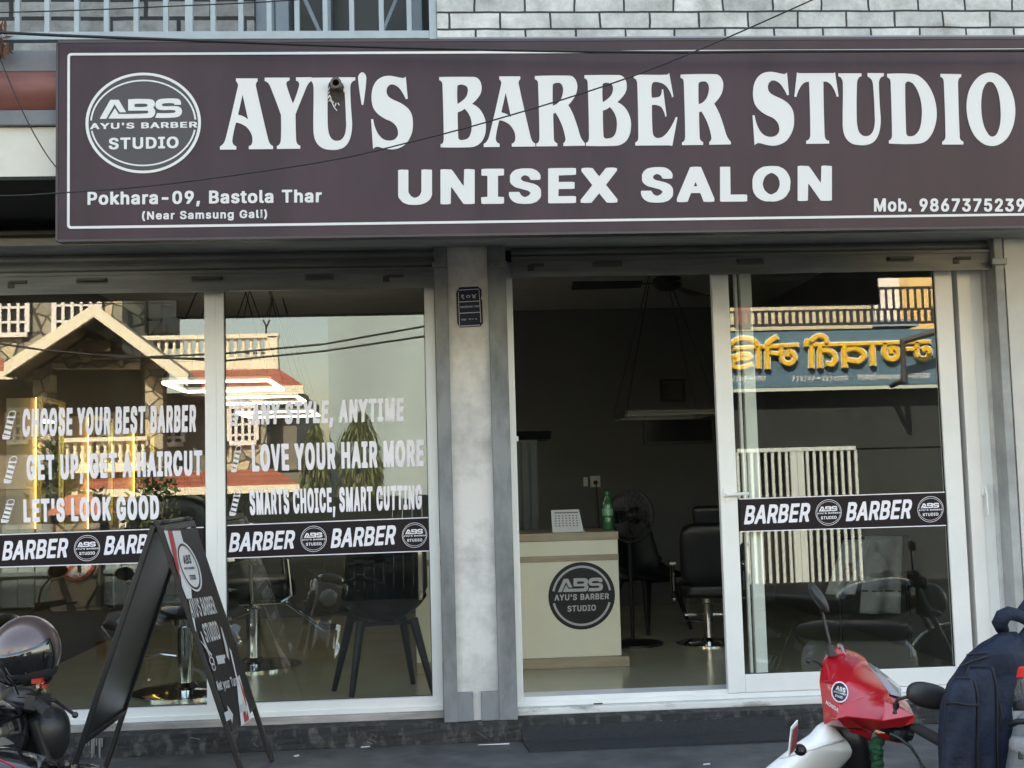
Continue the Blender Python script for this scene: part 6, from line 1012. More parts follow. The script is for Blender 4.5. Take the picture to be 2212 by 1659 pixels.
def make_motorcycle(label, paint):
    t = thing('motorcycle', label, 'motorcycle', (0, 0, 0), 'motorcycles parked along the kerb')
    wheel(t, 0.66, 0.29); wheel(t, -0.62, 0.29)
    for s in (-1, 1):
        m = MB(); m.tube([(s*0.085, 0.66, 0.29), (s*0.085, 0.42, 0.86)], [0.026, 0.018], 10); m.build('fork_leg', mat('dark_fork_steel', (0.12, 0.12, 0.12), 0.3, metal=0.8), t)
    m = MB(); m.grid(lambda u, v: Vector(((u-.5)*0.13, 0.66+0.345*math.cos(RAD(20+130*v)), 0.29+0.345*math.sin(RAD(20+130*v))-0.03*(2*u-1)**2)), 4, 12); o = m.build('front_fender', paint, t, smooth=True); q = o.modifiers.new('t', 'SOLIDIFY'); q.thickness = 0.006
    m = MB(); m.ell((0, 0.52, 0.78), (0.105, 0.10, 0.115), 22, 14, fn=sup(0, 2.4)); m.build('headlight_cowl', mat('satin_black_cowl', (0.014, 0.014, 0.015), 0.38), t, smooth=True)
    m = MB(); m.ell((0, 0.575, 0.78), (0.082, 0.055, 0.085), 20, 12); m.build('headlight', LENS, t, smooth=True)
    m = MB(); m.ell((0, 0.45, 0.915), (0.085, 0.05, 0.045), 16, 10, Matrix.Rotation(RAD(-30), 3, 'X'), fn=sup(0, 3)); m.build('instrument_pod', BLACK, t, smooth=True)
    m = MB(); m.tube([(-0.36, 0.27, 0.95), (-0.22, 0.33, 0.96), (-0.10, 0.40, 0.90), (0.10, 0.40, 0.90), (0.22, 0.33, 0.96), (0.36, 0.27, 0.95)], 0.012, 10); m.build('handlebar', BLACK, t, smooth=True)
    for s in (-1, 1):
        m = MB(); m.tube([(s*0.26, 0.31, 0.957), (s*0.38, 0.26, 0.95)], 0.019, 12); m.build('grip', RUBBER, t)
        m = MB(); m.tube([(s*0.23, 0.36, 0.965), (s*0.27, 0.375, 0.957), (s*0.36, 0.35, 0.945), (s*0.43, 0.325, 0.94)], [0.007, 0.007, 0.006, 0.006], 8); m.ell((s*0.435, 0.323, 0.94), (0.011, 0.011, 0.011), 10, 6); m.box((s*0.20, 0.30, 0.935), (s*0.255, 0.365, 0.985)); m.build('brake_lever', BLACK, t)
        m = MB(); m.tube([(s*0.22, 0.34, 0.97), (s*0.25, 0.33, 1.06), (s*0.33, 0.30, 1.13)], 0.006, 8); m.ell((s*0.36, 0.30, 1.15), (0.06, 0.014, 0.042), 20, 10); mm = m.build('mirror', BLACK, t, smooth=True)
        m = MB(); m.lathe([(0.0, 0), (0.9, 0)], (0, 0, 0), 20); m.v = [Vector((s*0.36+v.x*0.055, 0.2855, 1.15+v.y*0.038)) for v in m.v]; m.build('mirror_glass', MIRF, mm)
        m = MB(); m.ell((s*0.16, 0.50, 0.70), (0.035, 0.03, 0.025), 12, 8); m.tube([(s*0.08, 0.48, 0.71), (s*0.15, 0.5, 0.70)], 0.008, 6); m.build('indicator', mat('smoked_lens', (0.03, 0.025, 0.02), 0.2), t)
    m = MB(); m.ell((0, 0.16, 0.80), (0.15, 0.28, 0.135), 28, 16, Matrix.Rotation(RAD(8), 3, 'X'), fn=sup(0, 2.6)); tk = m.build('fuel_tank', paint, t, smooth=True)
    m = MB()
    for s in (-1, 1): m.prism([(s*0.150, 0.10, 0.86), (s*0.150, 0.26, 0.84), (s*0.150, 0.30, 0.81), (s*0.150, 0.12, 0.82)], (s*0.006, 0, 0))
    m.build('tank_badge', mat('silver_badge', (0.6, 0.6, 0.6), 0.25, metal=0.8), tk)
    m = MB(); m.lathe([(0.035, 0), (0.035, 0.012), (0, 0.014)], (0, 0.12, 0.925), 16); m.build('filler_cap', CHROME, tk)
    m = MB(); m.ell((0, -0.34, 0.775), (0.135, 0.40, 0.065), 26, 14, Matrix.Rotation(RAD(-5), 3, 'X'), fn=sup(0, 3.2)); m.build('seat', mat('seat_vinyl', (0.016, 0.016, 0.017), 0.5, bump=0.15, bscale=150), t, smooth=True)
    for s in (-1, 1):
        m = MB(); m.prism([(s*0.12, -0.05, 0.72), (s*0.14, -0.42, 0.70), (s*0.10, -0.74, 0.76), (s*0.12, -0.50, 0.58), (s*0.13, -0.15, 0.55)], (s*0.012, 0, 0)); m.build('side_panel', paint, t, bevel=0.006)
    m = MB(); m.box((-0.12, -0.06, 0.30), (0.12, 0.22, 0.46)); m.lathe([(0.11, -0.15), (0.11, 0.15)], (0, 0.0, 0.36), 20, Matrix.Rotation(math.pi/2, 3, 'Y'))
    for k in range(6): m.box((-0.10, 0.17-0.01*k, 0.47+0.03*k), (0.10, 0.33-0.01*k, 0.485+0.03*k))
    m.build('engine', ENG, t, bevel=0.006)
    m = MB(); m.tube([(0.10, 0.28, 0.48), (0.13, 0.36, 0.30), (0.15, 0.10, 0.22), (0.17, -0.2, 0.27), (0.18, -0.75, 0.40)], [0.02, 0.02, 0.025, 0.045, 0.045], 12); m.build('exhaust', CHROME, t, smooth=True)
    m = MB(); m.bar((-0.11, -0.1, 0.36), (-0.11, -0.62, 0.29), 0.03, 0.05); m.bar((0.11, -0.1, 0.36), (0.11, -0.62, 0.29), 0.03, 0.05); m.tube([(0, 0.42, 0.86), (0, 0.2, 0.70), (0, -0.1, 0.66), (0, -0.5, 0.70)], 0.025, 8); m.bar((-.12, -0.56, 0.34), (-.12, -0.42, 0.68), 0.05, 0.05); m.bar((.12, -0.56, 0.34), (.12, -0.42, 0.68), 0.05, 0.05); m.build('chassis', BLACK, t)
    m = MB(); m.ell((0, -0.80, 0.76), (0.07, 0.05, 0.045), 14, 8); m.build('tail_light', mat('red_lens', (0.35, 0.01, 0.01), 0.15), t, smooth=True)
    m = MB(); m.prism([(-0.09, -0.84, 0.52), (0.09, -0.84, 0.52), (0.09, -0.88, 0.64), (-0.09, -0.88, 0.64)], (0, 0.008, 0)); m.build('number_plate', mat('red_plate', (0.35, 0.03, 0.03), 0.4), t)
    m = MB(); m.grid(lambda u, v: Vector(((u-.5)*0.16, -0.62-0.35*math.cos(RAD(150-110*v)), 0.29+0.35*math.sin(RAD(150-110*v)))), 4, 10); o = m.build('rear_fender', BLACK, t, smooth=True); q = o.modifiers.new('t', 'SOLIDIFY'); q.thickness = 0.006
    return t
mc1 = make_motorcycle('black motorcycle under the hanging bronze helmet beside the sandwich board', GLOSS)
mc2 = copy_tree(mc1, label='black motorcycle reflected low in the left pane beyond the helmet')
mc3 = copy_tree(mc1, label='black motorcycle with two round mirrors reflected behind the shell chair')
mc4 = copy_tree(mc1, label='motorcycle parked at the kerb under the navy backpack')
def park(o, x, y, heading, roll=-8):
    o.location = (x, y, ROAD_Z); o.rotation_euler = (0, RAD(roll), RAD(heading-90))
for ch_ in list(mc1.children):
    if ch_.name.split('.')[0] == 'mirror' and ch_.data.vertices[0].co.x > 0: 
        for k_ in list(ch_.children): bpy.data.objects.remove(k_)
        bpy.data.objects.remove(ch_)
hp = at(72, 1580, -1.35)
park(mc1, hp.x-0.30, -1.35-0.43, 55, 3)
park(mc2, -2.62, -1.75, 70); park(mc3, -1.12, -4.4, 84, 12); park(mc4, 2.78, -1.98, 2, 4)

# black side shroud with its badge low in the corner
sh_c = at(12, 1712, -1.78)
inv1 = (Matrix.Translation(mc1.location) @ mc1.rotation_euler.to_matrix().to_4x4()).inverted()
m = MB(); m.ell(sh_c, (0.215, 0.13, 0.14), 30, 18, Matrix.Rotation(RAD(14), 3, 'Y'), fn=sup(0, 2.3)); shr = m.build('side_shroud', GLOSS, None, smooth=True); shr.parent = mc1; shr.matrix_parent_inverse = inv1
def shd(x, y, k=0.0):
    d = (at(x, y, 0)-CAM).normalized(); bv = BVHTree.FromPolygons([tuple(v) for v in m_s.v], m_s.f); h = bv.ray_cast(CAM, d); p = h[0] if h[0] else at(x, y, -1.85); return p-d*(0.003+k)
m_s = m
m = MB(); m.add([shd(x, y) for x, y in ((77, 1628), (100, 1634), (122, 1648), (134, 1662), (112, 1652), (92, 1643))], [(0, 1, 2, 3, 4, 5)]); b_ = m.build('badge', mat('silver_badge', (0.6, 0.6, 0.6), 0.25, metal=0.8), shr)
m = MB(); m.add([shd(x, y, .002) for x, y in ((84, 1632.5), (100, 1637), (117, 1648.5), (104, 1646), (92, 1640))], [(0, 1, 2, 3, 4)]); m.build('badge_face', mat('dull_badge', (0.18, 0.16, 0.15), 0.5), shr)
m = MB(); m.tube([shd(-20, 1632), shd(5, 1643), shd(30, 1656), shd(50, 1668)], 0.0022, 6); m.build('red_pinstripe', mat('red_line', (0.45, 0.02, 0.03), 0.4), shr)

# helmet
hc = at(57, 1407, -1.62); HR = 67*4.38/F
helm = thing('helmet', 'bronze motorcycle helmet with a dark mirrored visor hung over the handlebar', 'helmet', tuple(hc))
HM = Matrix.Rotation(RAD(-25), 3, 'Z') @ Matrix.Rotation(RAD(12), 3, 'X')
def hshell(d): return 1.0 + 0.10*max(0, -d.y)**2 - (0.10*max(0, -d.z-0.55) if d.z < -0.55 else 0)
m = MB(); m.ell(hc, (HR, HR*1.08, HR*1.10), 40, 26, HM, fn=hshell)
m.f = [f for f in m.f if sum(((m.v[i]-hc).z) for i in f)/len(f) > -HR*0.86]
m.build('shell', mat('bronze_metallic', (0.11, 0.075, 0.070), 0.30, metal=0.3, coat=0.9, var=0.05), helm, smooth=True, weld=True)
m = MB()
def vis(u, v):
    az = RAD(-90+(u-0.5)*190); th = RAD(66+60*v+9*math.cos((u-.5)*3)); d = Vector((math.sin(th)*math.cos(az), math.sin(th)*math.sin(az), math.cos(th))); k = hshell(d)*1.03
    return hc + HM @ Vector((d.x*HR*k, d.y*HR*1.08*k, d.z*HR*1.10*k))
m.grid(vis, 30, 12); o = m.build('visor', mat('mirror_black_visor', (0.010, 0.010, 0.011), 0.05, coat=1.0, spec=0.9), helm, smooth=True); q = o.modifiers.new('t', 'SOLIDIFY'); q.thickness = 0.004
m = MB(); m.tube([vis(1-0.02*i/10, 1.0*i/10) for i in range(11)], 0.004, 6); m.tube([hc+HM @ Vector((-HR*.85, 0, -HR*.8)), hc+HM @ Vector((-HR*.3, -HR*.3, -HR*1.35)), hc+HM @ Vector((HR*.3, -HR*.3, -HR*1.35)), hc+HM @ Vector((HR*.85, 0, -HR*.8))], 0.006, 6); m.build('chin_strap', BLACK, helm)
m = MB(); m.ell(hc+Vector((0, 0, -HR*0.55)), (HR*.93, HR*1.0, HR*.5), 24, 12); m.build('lining', mat('dark_lining', (0.01, 0.01, 0.01), 0.9), helm, smooth=True)
m = MB(); c = at(72, 1482, -1.72)
for (x, y, w, h) in ((78, 1472, 20, 10), (94, 1484, 8, 6)):
    p = at(x, y, -1.72); m.box((p.x-w*0.0008, p.y, p.z-h*0.0008), (p.x+w*0.0008, p.y+0.03, p.z+h*0.0008))
o = m.build('switch_cluster', mat('red_switch', (0.45, 0.02, 0.02), 0.4), None); o.parent = mc1; o.matrix_parent_inverse = (Matrix.Translation(mc1.location) @ mc1.rotation_euler.to_matrix().to_4x4()).inverted()

# ------------------------------------------------------------------ red and white scooter
SY = -1.62
sc_px = lambda zx, zy: (1645.9+zx*.2063, 1316.7+zy*.2063)
def sp(zx, zy, dy=0.0): return at(*sc_px(zx, zy), SY+dy)
sb = sp(900, 1200, 0)
scoot = thing('motor_scooter', 'red and white motor scooter with a round barber sticker on its cowl', 'scooter', (sb.x, sb.y, ROAD_Z))
RED = mat('red_scooter_paint', (0.50, 0.012, 0.022), 0.22, coat=1.0, rvar=0.08, var=0.14, scale=9)
V = dict(n0=(690,495,.13), n1=(790,405,.15), n2=(845,432,.15), n3=(878,480,.13), r1=(1000,520,.09), r2=(1090,570,.06), r3=(1215,720,.01), r4=(1330,870,-.05), r5=(1336,930,-.07),
  t1=(1602,1105,-.20), t2=(1590,1192,-.20), b1=(1480,1228,-.15), b2=(1350,1243,-.13), b3=(1205,1252,-.11), b4=(1165,1300,-.07), b5=(1090,1258,-.08), b6=(880,1238,-.12), b7=(650,1202,-.07),
  l1=(632,1000,-.03), l2=(600,760,.03), l3=(618,590,.09), l4=(650,520,.12), c1=(840,800,-.09), c2=(790,1140,-.165), c3=(945,965,-.125), c4=(1320,885,-.07), c5=(885,1120,-.16), c6=(720,740,-.035), c7=(900,755,-.07), c8=(1290,965,-.105), c9=(1270,1165,-.145))
FS = ["l4 n0 c6", "n0 n1 n2 n3", "n0 n3 c6", "n3 r1 c6", "r1 r2 c7", "r1 c7 c6", "l4 c6 l3", "l3 c6 l2", "l2 c6 c1", "l2 c1 l1", "l1 c1 c2", "l1 c2 b7", "c6 c7 c1", "c7 r2 r3", "c7 r3 r4", "c7 r4 c3", "c7 c3 c1", "c1 c3 c2", "c3 r4 r5 c8", "c3 c8 c5", "c3 c5 c2",
  "c8 r5 t1", "c5 c8 c9", "c8 t1 c9", "c9 t1 b2", "c2 c5 b6", "b7 c2 b6", "c5 b5 b6", "c5 c9 b3", "c5 b3 b5", "b5 b3 b4", "c9 b2 b3", "t1 t2 b1", "t1 b1 b2"]
BND = "n0 n1 n2 n3 r1 r2 r3 r4 r5 t1 t2 b1 b2 b3 b4 b5 b6 b7 l1 l2 l3 l4".split()
keys = list(V); vs = [sp(*V[k]) for k in keys]; fs = [tuple(keys.index(k) for k in f.split()) for f in FS]
boff = Vector((0.05, 0.15, 0.01)); nb = len(vs); cen = sum((vs[keys.index(k)] for k in BND), Vector())/len(BND)
vs += [cen+(vs[keys.index(k)]-cen)*0.93+boff for k in BND]
for i in range(len(BND)): a, b = keys.index(BND[i]), keys.index(BND[(i+1) % len(BND)]); fs.append((a, b, nb+(i+1) % len(BND), nb+i))
vs.append(cen+boff*1.1); fs += [(nb+i, nb+(i+1) % len(BND), len(vs)-1) for i in range(len(BND))]
m = MB(); m.add(vs, fs); cowl = m.build('handlebar_cowl', RED, scoot, bevel=0.011, angle=32); cowl.modifiers['b'].segments = 3
bvh = BVHTree.FromPolygons([tuple(v) for v in vs], fs)
def decal(x, y, off=0.003):
    d = (at(x, y, 0)-CAM).normalized(); h = bvh.ray_cast(CAM, d)
    p = h[0] if h[0] else at(x, y, SY-0.1)
    return p - d*(off/0.8)
def deca(zx, zy, off): return decal(*sc_px(zx, zy), off)
st = lambda off: (lambda u, v: deca(815+92*(u*0.97+0.25*v*0.4), 863-110*v+34*u*0.55, off))
def dense_disc(m, f, r, n=40, k=6):
    vs = [f(0, 0)]; fs = []
    for j in range(1, k+1):
        for i in range(n): a = 2*math.pi*i/n; vs.append(f(r*j/k*math.cos(a), r*j/k*math.sin(a)))
    for i in range(n): fs.append((0, 1+i, 1+(i+1) % n))
    for j in range(k-1):
        for i in range(n): a = 1+j*n; fs.append((a+i, a+(i+1) % n, a+n+(i+1) % n, a+n+i))
    m.add(vs, fs)
m = MB(); dense_disc(m, st(0.009), 1.0); m.build('sticker', mat('white_sticker', (0.72, 0.72, 0.74), 0.35), cowl)
m = MB(); dense_disc(m, st(0.0105), 0.86); m.build('sticker_disc', mat('black_sticker_print', (0.016, 0.017, 0.022), 0.35), cowl)
m = MB(); fq = st(0.012)
m.text('ABS', quadmap((-0.5, 0.12), (0.62, 0.02), (-0.42, 0.55), (0.66, 0.46), fq)); m.text("AYU'S BARBER", quadmap((-0.72, -0.12), (0.74, -0.22), (-0.72, 0.02), (0.74, -0.06), fq)); m.text('STUDIO', quadmap((-0.5, -0.52), (0.36, -0.58), (-0.5, -0.30), (0.38, -0.36), fq)); m.build('sticker_lettering', MATS['white_sticker'], cowl)
m = MB(); m.text('HONDA', quadmap((668, 985), (798, 1078), (676, 950), (806, 1038), lambda x, y: deca(x, y, 0.009))); m.build('maker_lettering', mat('pale_metal_letters', (0.65, 0.62, 0.62), 0.3), cowl)
m = MB()
for pts, w in (([(716, 752), (735, 715), (758, 668)], 3.5), ([(945, 958), (1000, 930), (1065, 905)], 3.5), ([(1130, 880), (1180, 862)], 2.5), ([(725, 1140), (795, 1138)], 3.5)):
    L_ = []
    for i_, (x_, y_) in enumerate(pts): L_ += [deca(x_, y_-w, .004), deca(x_, y_+w, .004)]
    m.add(L_, [(2*i_, 2*i_+1, 2*i_+3, 2*i_+2) for i_ in range(len(pts)-1)])
m.build('highlight_scuff', mat('pale_highlight_scuff', (0.62, 0.20, 0.17), 0.6), cowl)  # pale streaks drawn as scuffs and as highlights on the ridges
# white leg shield and fender
WH = mat('white_scooter_paint', (0.86, 0.87, 0.86), 0.28, coat=0.8, var=0.07, scale=7)
m = MB()
rows = [((645, 1165, .00), (700, 1185, -.06), (775, 1232, -.02)), ((560, 1210, .00), (690, 1265, -.10), (865, 1345, -.02)), ((485, 1300, .00), (620, 1370, -.14), (1003, 1440, .0)), ((345, 1385, .0), (560, 1475, -.17), (1012, 1495, .0)), ((180, 1520, .02), (430, 1590, -.17), (880, 1640, .02)), ((0, 1660, .04), (300, 1760, -.16), (740, 1800, .05)), ((-140, 1850, .08), (150, 2000, -.12), (560, 2080, .1))]
def rowpt(i, u):
    a, b, c = rows[i]; 
    w = ((1-u)**2, 2*u*(1-u), u*u)
    return sp(a[0]*w[0]+b[0]*w[1]+c[0]*w[2], a[1]*w[0]+b[1]*w[1]+c[1]*w[2], (a[2]*w[0]+b[2]*w[1]+c[2]*w[2]))
def shield(u, v):
    k = v*(len(rows)-1); i = min(int(k), len(rows)-2); t = k-i; return rowpt(i, u).lerp(rowpt(i+1, u), t)
m.grid(shield, 12, 18); o = m.build('leg_shield', WH, scoot, smooth=True); q = o.modifiers.new('t', 'SOLIDIFY'); q.thickness = 0.03; q.offset = -1; q2 = o.modifiers.new('s', 'SUBSURF'); q2.levels = q2.render_levels = 1
m = MB(); m.tube([sp(180, 1560, -.10), sp(430, 1490, -.115), sp(640, 1420, -.10), sp(870, 1368, -.045)], [0.003, 0.006, 0.006, 0.003], 6); m.build('shield_crease', WH, o, smooth=True)
# black steering column and apron behind
m = MB(); m.tube([sp(850, 1180, .02), sp(960, 1370, .03), sp(1010, 1560, .05), sp(980, 1800, .10)], [0.065, 0.072, 0.07, 0.08], 14, flat=0.8); m.build('steering_column', BLACK, scoot, smooth=True)
m = MB(); m.prism([sp(870, 1242, -.06), sp(1090, 1262, -.05), sp(1160, 1300, -.05), sp(1140, 1385, -.02), sp(1000, 1345, -.02)], Vector((0.02, 0.10, 0))); m.prism([sp(1175, 1295, -.06), sp(1290, 1300, -.10), sp(1460, 1396, -.12), sp(1545, 1392, -.14), sp(1420, 1400, -.1), sp(1260, 1365, -.06)], Vector((0.01, 0.06, 0))); m.build('lower_cowl', RED, scoot, bevel=0.005)
m = MB(); m.ell(sp(1430, 1290, -.08), (0.045, 0.06, 0.028), 16, 10, fn=sup(0, 3)); m.prism([sp(1270, 1290, -.08), sp(1350, 1240, -.08), sp(1500, 1220, -.12), sp(1590, 1200, -.17), sp(1600, 1330, -.16), sp(1480, 1370, -.1)], Vector((0.0, 0.08, 0))); m.build('switch_gear', BLACK, scoot, bevel=0.004)
m = MB(); m.tube([sp(1590, 1240, -.17), sp(1640, 1250, -.20), sp(1900, 1395, -.34)], [0.014, 0.019, 0.019], 12); m.build('grip', RUBBER, scoot)
m = MB(); m.tube([sp(1345, 1300, -.16), sp(1440, 1345, -.18), sp(1560, 1440, -.20), sp(1640, 1560, -.21), sp(1680, 1650, -.22)], [0.006, 0.007, 0.006, 0.005, 0.005], 8); m.ell(sp(1685, 1660, -.22), (0.010, 0.010, 0.010), 10, 6); m.build('brake_lever', BLACK, scoot)
m = MB(); m.tube([sp(640, 600, .08), sp(580, 548, .06), sp(520, 520, .05), sp(492, 535, .04)], 0.0045, 8); m.ell(sp(488, 538, .04), (0.010, 0.012, 0.011), 10, 8); m.build('brake_lever', BLACK, scoot)
# mirrors
m = MB(); m.tube([sp(735, 480, .12), sp(715, 370, .12)], [0.019, 0.009], 10); m.tube([sp(712, 360, .12), sp(680, 230, .13), sp(640, 60, .14), sp(610, -20, .14)], 0.006, 8)
mq = m.build('mirror', BLACK, scoot); m = MB(); pm = at(1768, 1290, SY+.13)
m.ell(pm, (0.021, 0.075, 0.064), 20, 12, Matrix.Rotation(RAD(-15), 3, 'Z') @ Matrix.Rotation(RAD(-30), 3, 'Y')); m.build('mirror_housing', mat('worn_black_plastic', (0.03, 0.03, 0.03), 0.5, var=0.3), mq, smooth=True)
m = MB(); m.lathe([(0.020, 0), (0.020, 0.012), (0.011, 0.022), (0.012, 0.045)], tuple(sp(1410, 1115, -.14)), 12); m.tube([sp(1405, 1050, -.14), sp(1400, 985, -.14), sp(1425, 940, -.145), sp(1500, 920, -.15), sp(1600, 918, -.16)], 0.0065, 8); mq = m.build('mirror', BLACK, scoot, angle=40)
m = MB(); m.ell(sp(1740, 900, -.18), (0.077, 0.035, 0.044), 22, 14, Matrix.Rotation(RAD(14), 3, 'Y'), fn=sup(0, 2.5)); m.build('mirror_housing', MATS['worn_black_plastic'], mq, smooth=True)
# smoked instrument lens
m = MB(); m.prism([sp(1100, 575, .08), sp(1190, 650, .06), sp(1300, 720, .03), sp(1435, 830, -.02), sp(1462, 890, -.03), sp(1450, 930, -.03), sp(1345, 895, -.03), sp(1220, 725, .02)], Vector((0.03, 0.07, 0.0))); m.build('instrument_lens', mat('smoky_clear_plastic', (0.28, 0.27, 0.26), 0.15, coat=1.0), scoot, bevel=0.006)
m = MB(); m.tube([sp(800, 385, .16), sp(830, 380, .16), sp(850, 440, .15), sp(870, 480, .14)], 0.006, 8); m.build('cable', mat('grey_cable', (0.25, 0.25, 0.25), 0.4), scoot)
# number plate, nearly edge on
m = MB(); pq = [sp(362, 1158, -.20), sp(300, 1232, -.23), sp(264, 1555, -.23), sp(338, 1470, -.20)]; m.prism(pq, Vector((0.006, 0.002, 0))); np_ = m.build('number_plate', PRINT, scoot)
cc = sum(pq, Vector())/4; m = MB(); m.prism([cc+(p-cc)*0.80+Vector((0.0075, -0.003, 0)) for p in pq], Vector((0.001, 0, 0))); m.build('plate_face', mat('maroon_plate', (0.24, 0.05, 0.055), 0.4, col2=(0.5, 0.4, 0.4), scale=40, thr=(.40, .46)), np_)
m = MB(); m.ell(sp(400, 1470, -.17), (0.022, 0.03, 0.020), 14, 8); m.bar(sp(340, 1440, -.19), sp(420, 1480, -.12), 0.012, 0.02); m.build('plate_bracket', BLACK, scoot)
# rest of the scooter, below and behind
hd = Vector((-0.93, -0.37, 0)).normalized(); sd_ = Vector((0.37, -0.93, 0)).normalized(); fwheel = sp(300, 1500, 0.0)
base = Vector((sb.x, sb.y, ROAD_Z))
def SC(a, b, c): return base + hd*a + sd_*b + Vector((0, 0, c))
def swheel(y, r=0.22):
    m = MB(); m.tube([SC(y+(r-0.05)*math.cos(2*math.pi*i/30), 0, r+(r-0.05)*math.sin(2*math.pi*i/30)) for i in range(31)], 0.05, 10, cap=False); m.build('tyre', RUBBER, scoot, smooth=True)
    m = MB(); m.tube([SC(y+(r-0.1)*math.cos(2*math.pi*i/24), 0, r+(r-0.1)*math.sin(2*math.pi*i/24)) for i in range(25)], 0.03, 8, cap=False); m.bar(SC(y-0.12, 0, r), SC(y+0.12, 0, r), 0.04, 0.04); m.bar(SC(y, 0, r-.12), SC(y, 0, r+.12), 0.04, 0.04); m.build('rim', ENG, scoot)
swheel(0.34); swheel(-1.15)
SCM = Matrix((hd, sd_, Vector((0, 0, 1)))).transposed()
m = MB(); m.ell(SC(-0.40, 0, 0.20), (0.42, 0.16, 0.05), 20, 10, SCM, fn=sup(0, 4)); m.build('floorboard', BLACK, scoot, smooth=True)
m = MB(); m.ell(SC(-1.12, 0, 0.50), (0.34, 0.15, 0.20), 24, 14, SCM, fn=sup(0, 2.8)); m.build('rear_body', WH, scoot, smooth=True)
m = MB(); m.ell(SC(-1.10, 0, 0.70), (0.34, 0.14, 0.06), 24, 12, SCM, fn=sup(0, 3.2)); m.build('seat', MATS['seat_vinyl'], scoot, smooth=True)
m = MB(); m.tube([sp(980, 1750, .10), SC(0.05, 0, 0.45), SC(0.28, 0, 0.22)], [0.06, 0.05, 0.03], 10); m.build('fork', BLACK, scoot)

# twisted green cloth on the scooter
pcs = [sp(1205, 1370, -.06), sp(1185, 1450, -.09), sp(1215, 1530, -.08), sp(1195, 1620, -.09), sp(1210, 1720, -.08)]
m = MB(); pa = []; ra = []
for i in range(33):
    k = i/32*4; j = min(int(k), 3); pa.append(pcs[j].lerp(pcs[j+1], k-j)+Vector((0.006*math.sin(i*1.7), 0.006*math.cos(i*1.3), 0))); ra.append(0.019+0.006*math.sin(i*1.15))
m.tube(pa, ra, 9, flat=0.8)
m.tube([p+Vector((0.012*math.cos(i*0.9), -0.012, 0.0)) for i, p in enumerate(pa)], [r*0.5 for r in ra], 7)
o = m.build('green_cloth', mat('green_cloth', (0.012, 0.075, 0.03), 0.85, var=0.4, scale=30), smooth=True); tag(o, 'twisted green cloth hanging below the red scooter cowl', 'cloth')

# ------------------------------------------------------------------ backpack, bottle, grey bag
PY = -1.95
bp_px = lambda zx, zy: (1920.1+zx*.2394, 1261.8+zy*.2394)
def bk(zx, zy, dy=0.0): return at(*bp_px(zx, zy), PY+dy)
NAVY = mat('navy_nylon', (0.014, 0.021, 0.040), 0.72, var=0.25, scale=14, bump=0.7, bscale=34, spec=0.25)
NAVYD = mat('navy_dark_trim', (0.006, 0.008, 0.013), 0.7)
bb = bk(850, 1700)
pack = thing('backpack', 'navy blue backpack leaning on a parked bike beside the red scooter', 'backpack', tuple(bb))
prow = [(428, 1010, 1150), (470, 935, 1200), (540, 815, 1235), (640, 702, 1262), (760, 618, 1280), (900, 522, 1290), (1100, 458, 1300), (1400, 440, 1305), (1680, 450, 1300), (1950, 480, 1290), (2080, 560, 1250)]
def pk(u, v, inf=0.0, xl=None):
    k = v*(len(prow)-1); i = min(int(k), len(prow)-2); t = k-i; t2 = t*t*(3-2*t)*0.3+t*0.7
    y = prow[i][0]+(prow[i+1][0]-prow[i][0])*t; a = prow[i][1]+(prow[i+1][1]-prow[i][1])*t2; b = prow[i][2]+(prow[i+1][2]-prow[i][2])*t2
    ang = 2*math.pi*u; c, s = math.cos(ang), math.sin(ang); e = 0.62
    cx = (a+b)/2; hw = (b-a)/2+inf*0; D = 0.125*(min(1, 0.35+v*2.2))
    px_ = cx+hw*math.copysign(abs(c)**e, c); dy = D*math.copysign(abs(s)**e, s)
    w = 0.003*math.sin(v*37+u*20)+0.006*math.sin(v*13-u*31)+0.004*math.sin(v*23+u*47)*(1-v)
    return bk(px_, y, dy+w)
m = MB(); m.grid(pk, 44, 40); top = pk(0.0, 0); 
m.build('pack_body', NAVY, pack, smooth=True, weld=True)
def pocket(name, xs, ys, dy, bulge, material=NAVY):
    def f(u, v):
        s = (u-.5)*2; q = (v-.5)*2; r = (1-abs(s)**5)*(1-abs(min(q, 0.0))**6)
        x0 = xs[0]+(xs[2]-xs[0])*v; x1 = xs[1]+(xs[3]-xs[1])*v
        if v < 0.18: sh = (1-v/0.18); x0 += 60*sh*sh; x1 -= 45*sh*sh
        return bk(x0+(x1-x0)*u, ys[0]+(ys[1]-ys[0])*v, dy - bulge*max(0.0, r)**0.5 + 0.003*math.sin(u*9+v*14))
    m = MB(); m.grid(f, 18, 26); o = m.build(name, material, pack, smooth=True); q = o.modifiers.new('t', 'SOLIDIFY'); q.thickness = 0.05; q.offset = -1
    def edge(n, w, off):
        pts = [f(0.02, v/20) for v in range(20, -1, -1)]+[f(u/12, 0.0) for u in range(0, 13)]+[f(0.98, v/20) for v in range(0, 21)]
        m = MB(); m.tube([p+Vector((0, -off, 0)) for p in pts], w, 6); m.build(n, NAVYD, o)
    edge('zip_piping', 0.0042, 0.006)
    return f, o
pocket('rear_pocket', (650, 968, 760, 990), (742, 2000), -0.115, 0.035)
f, o = pocket('front_pocket', (510, 802, 452, 795), (845, 1990), -0.135, 0.05)
m = MB(); m.tube([f(u/12, 0.205)+Vector((0, -0.004, -0.0+0.004*math.sin(u*.5))) for u in range(13)], 0.004, 6); m.build('pocket_zip', NAVYD, o)
m = MB(); m.tube([bk(640, 745, -.11), bk(760, 690, -.118), bk(900, 650, -.118), bk(1040, 655, -.11), bk(1110, 700, -.09)], 0.0045, 6); m.tube([bk(700, 640, -.10), bk(800, 625, -.115), bk(930, 618, -.115), bk(1050, 650, -.11)], 0.0035, 6); m.build('top_seam', NAVYD, pack)
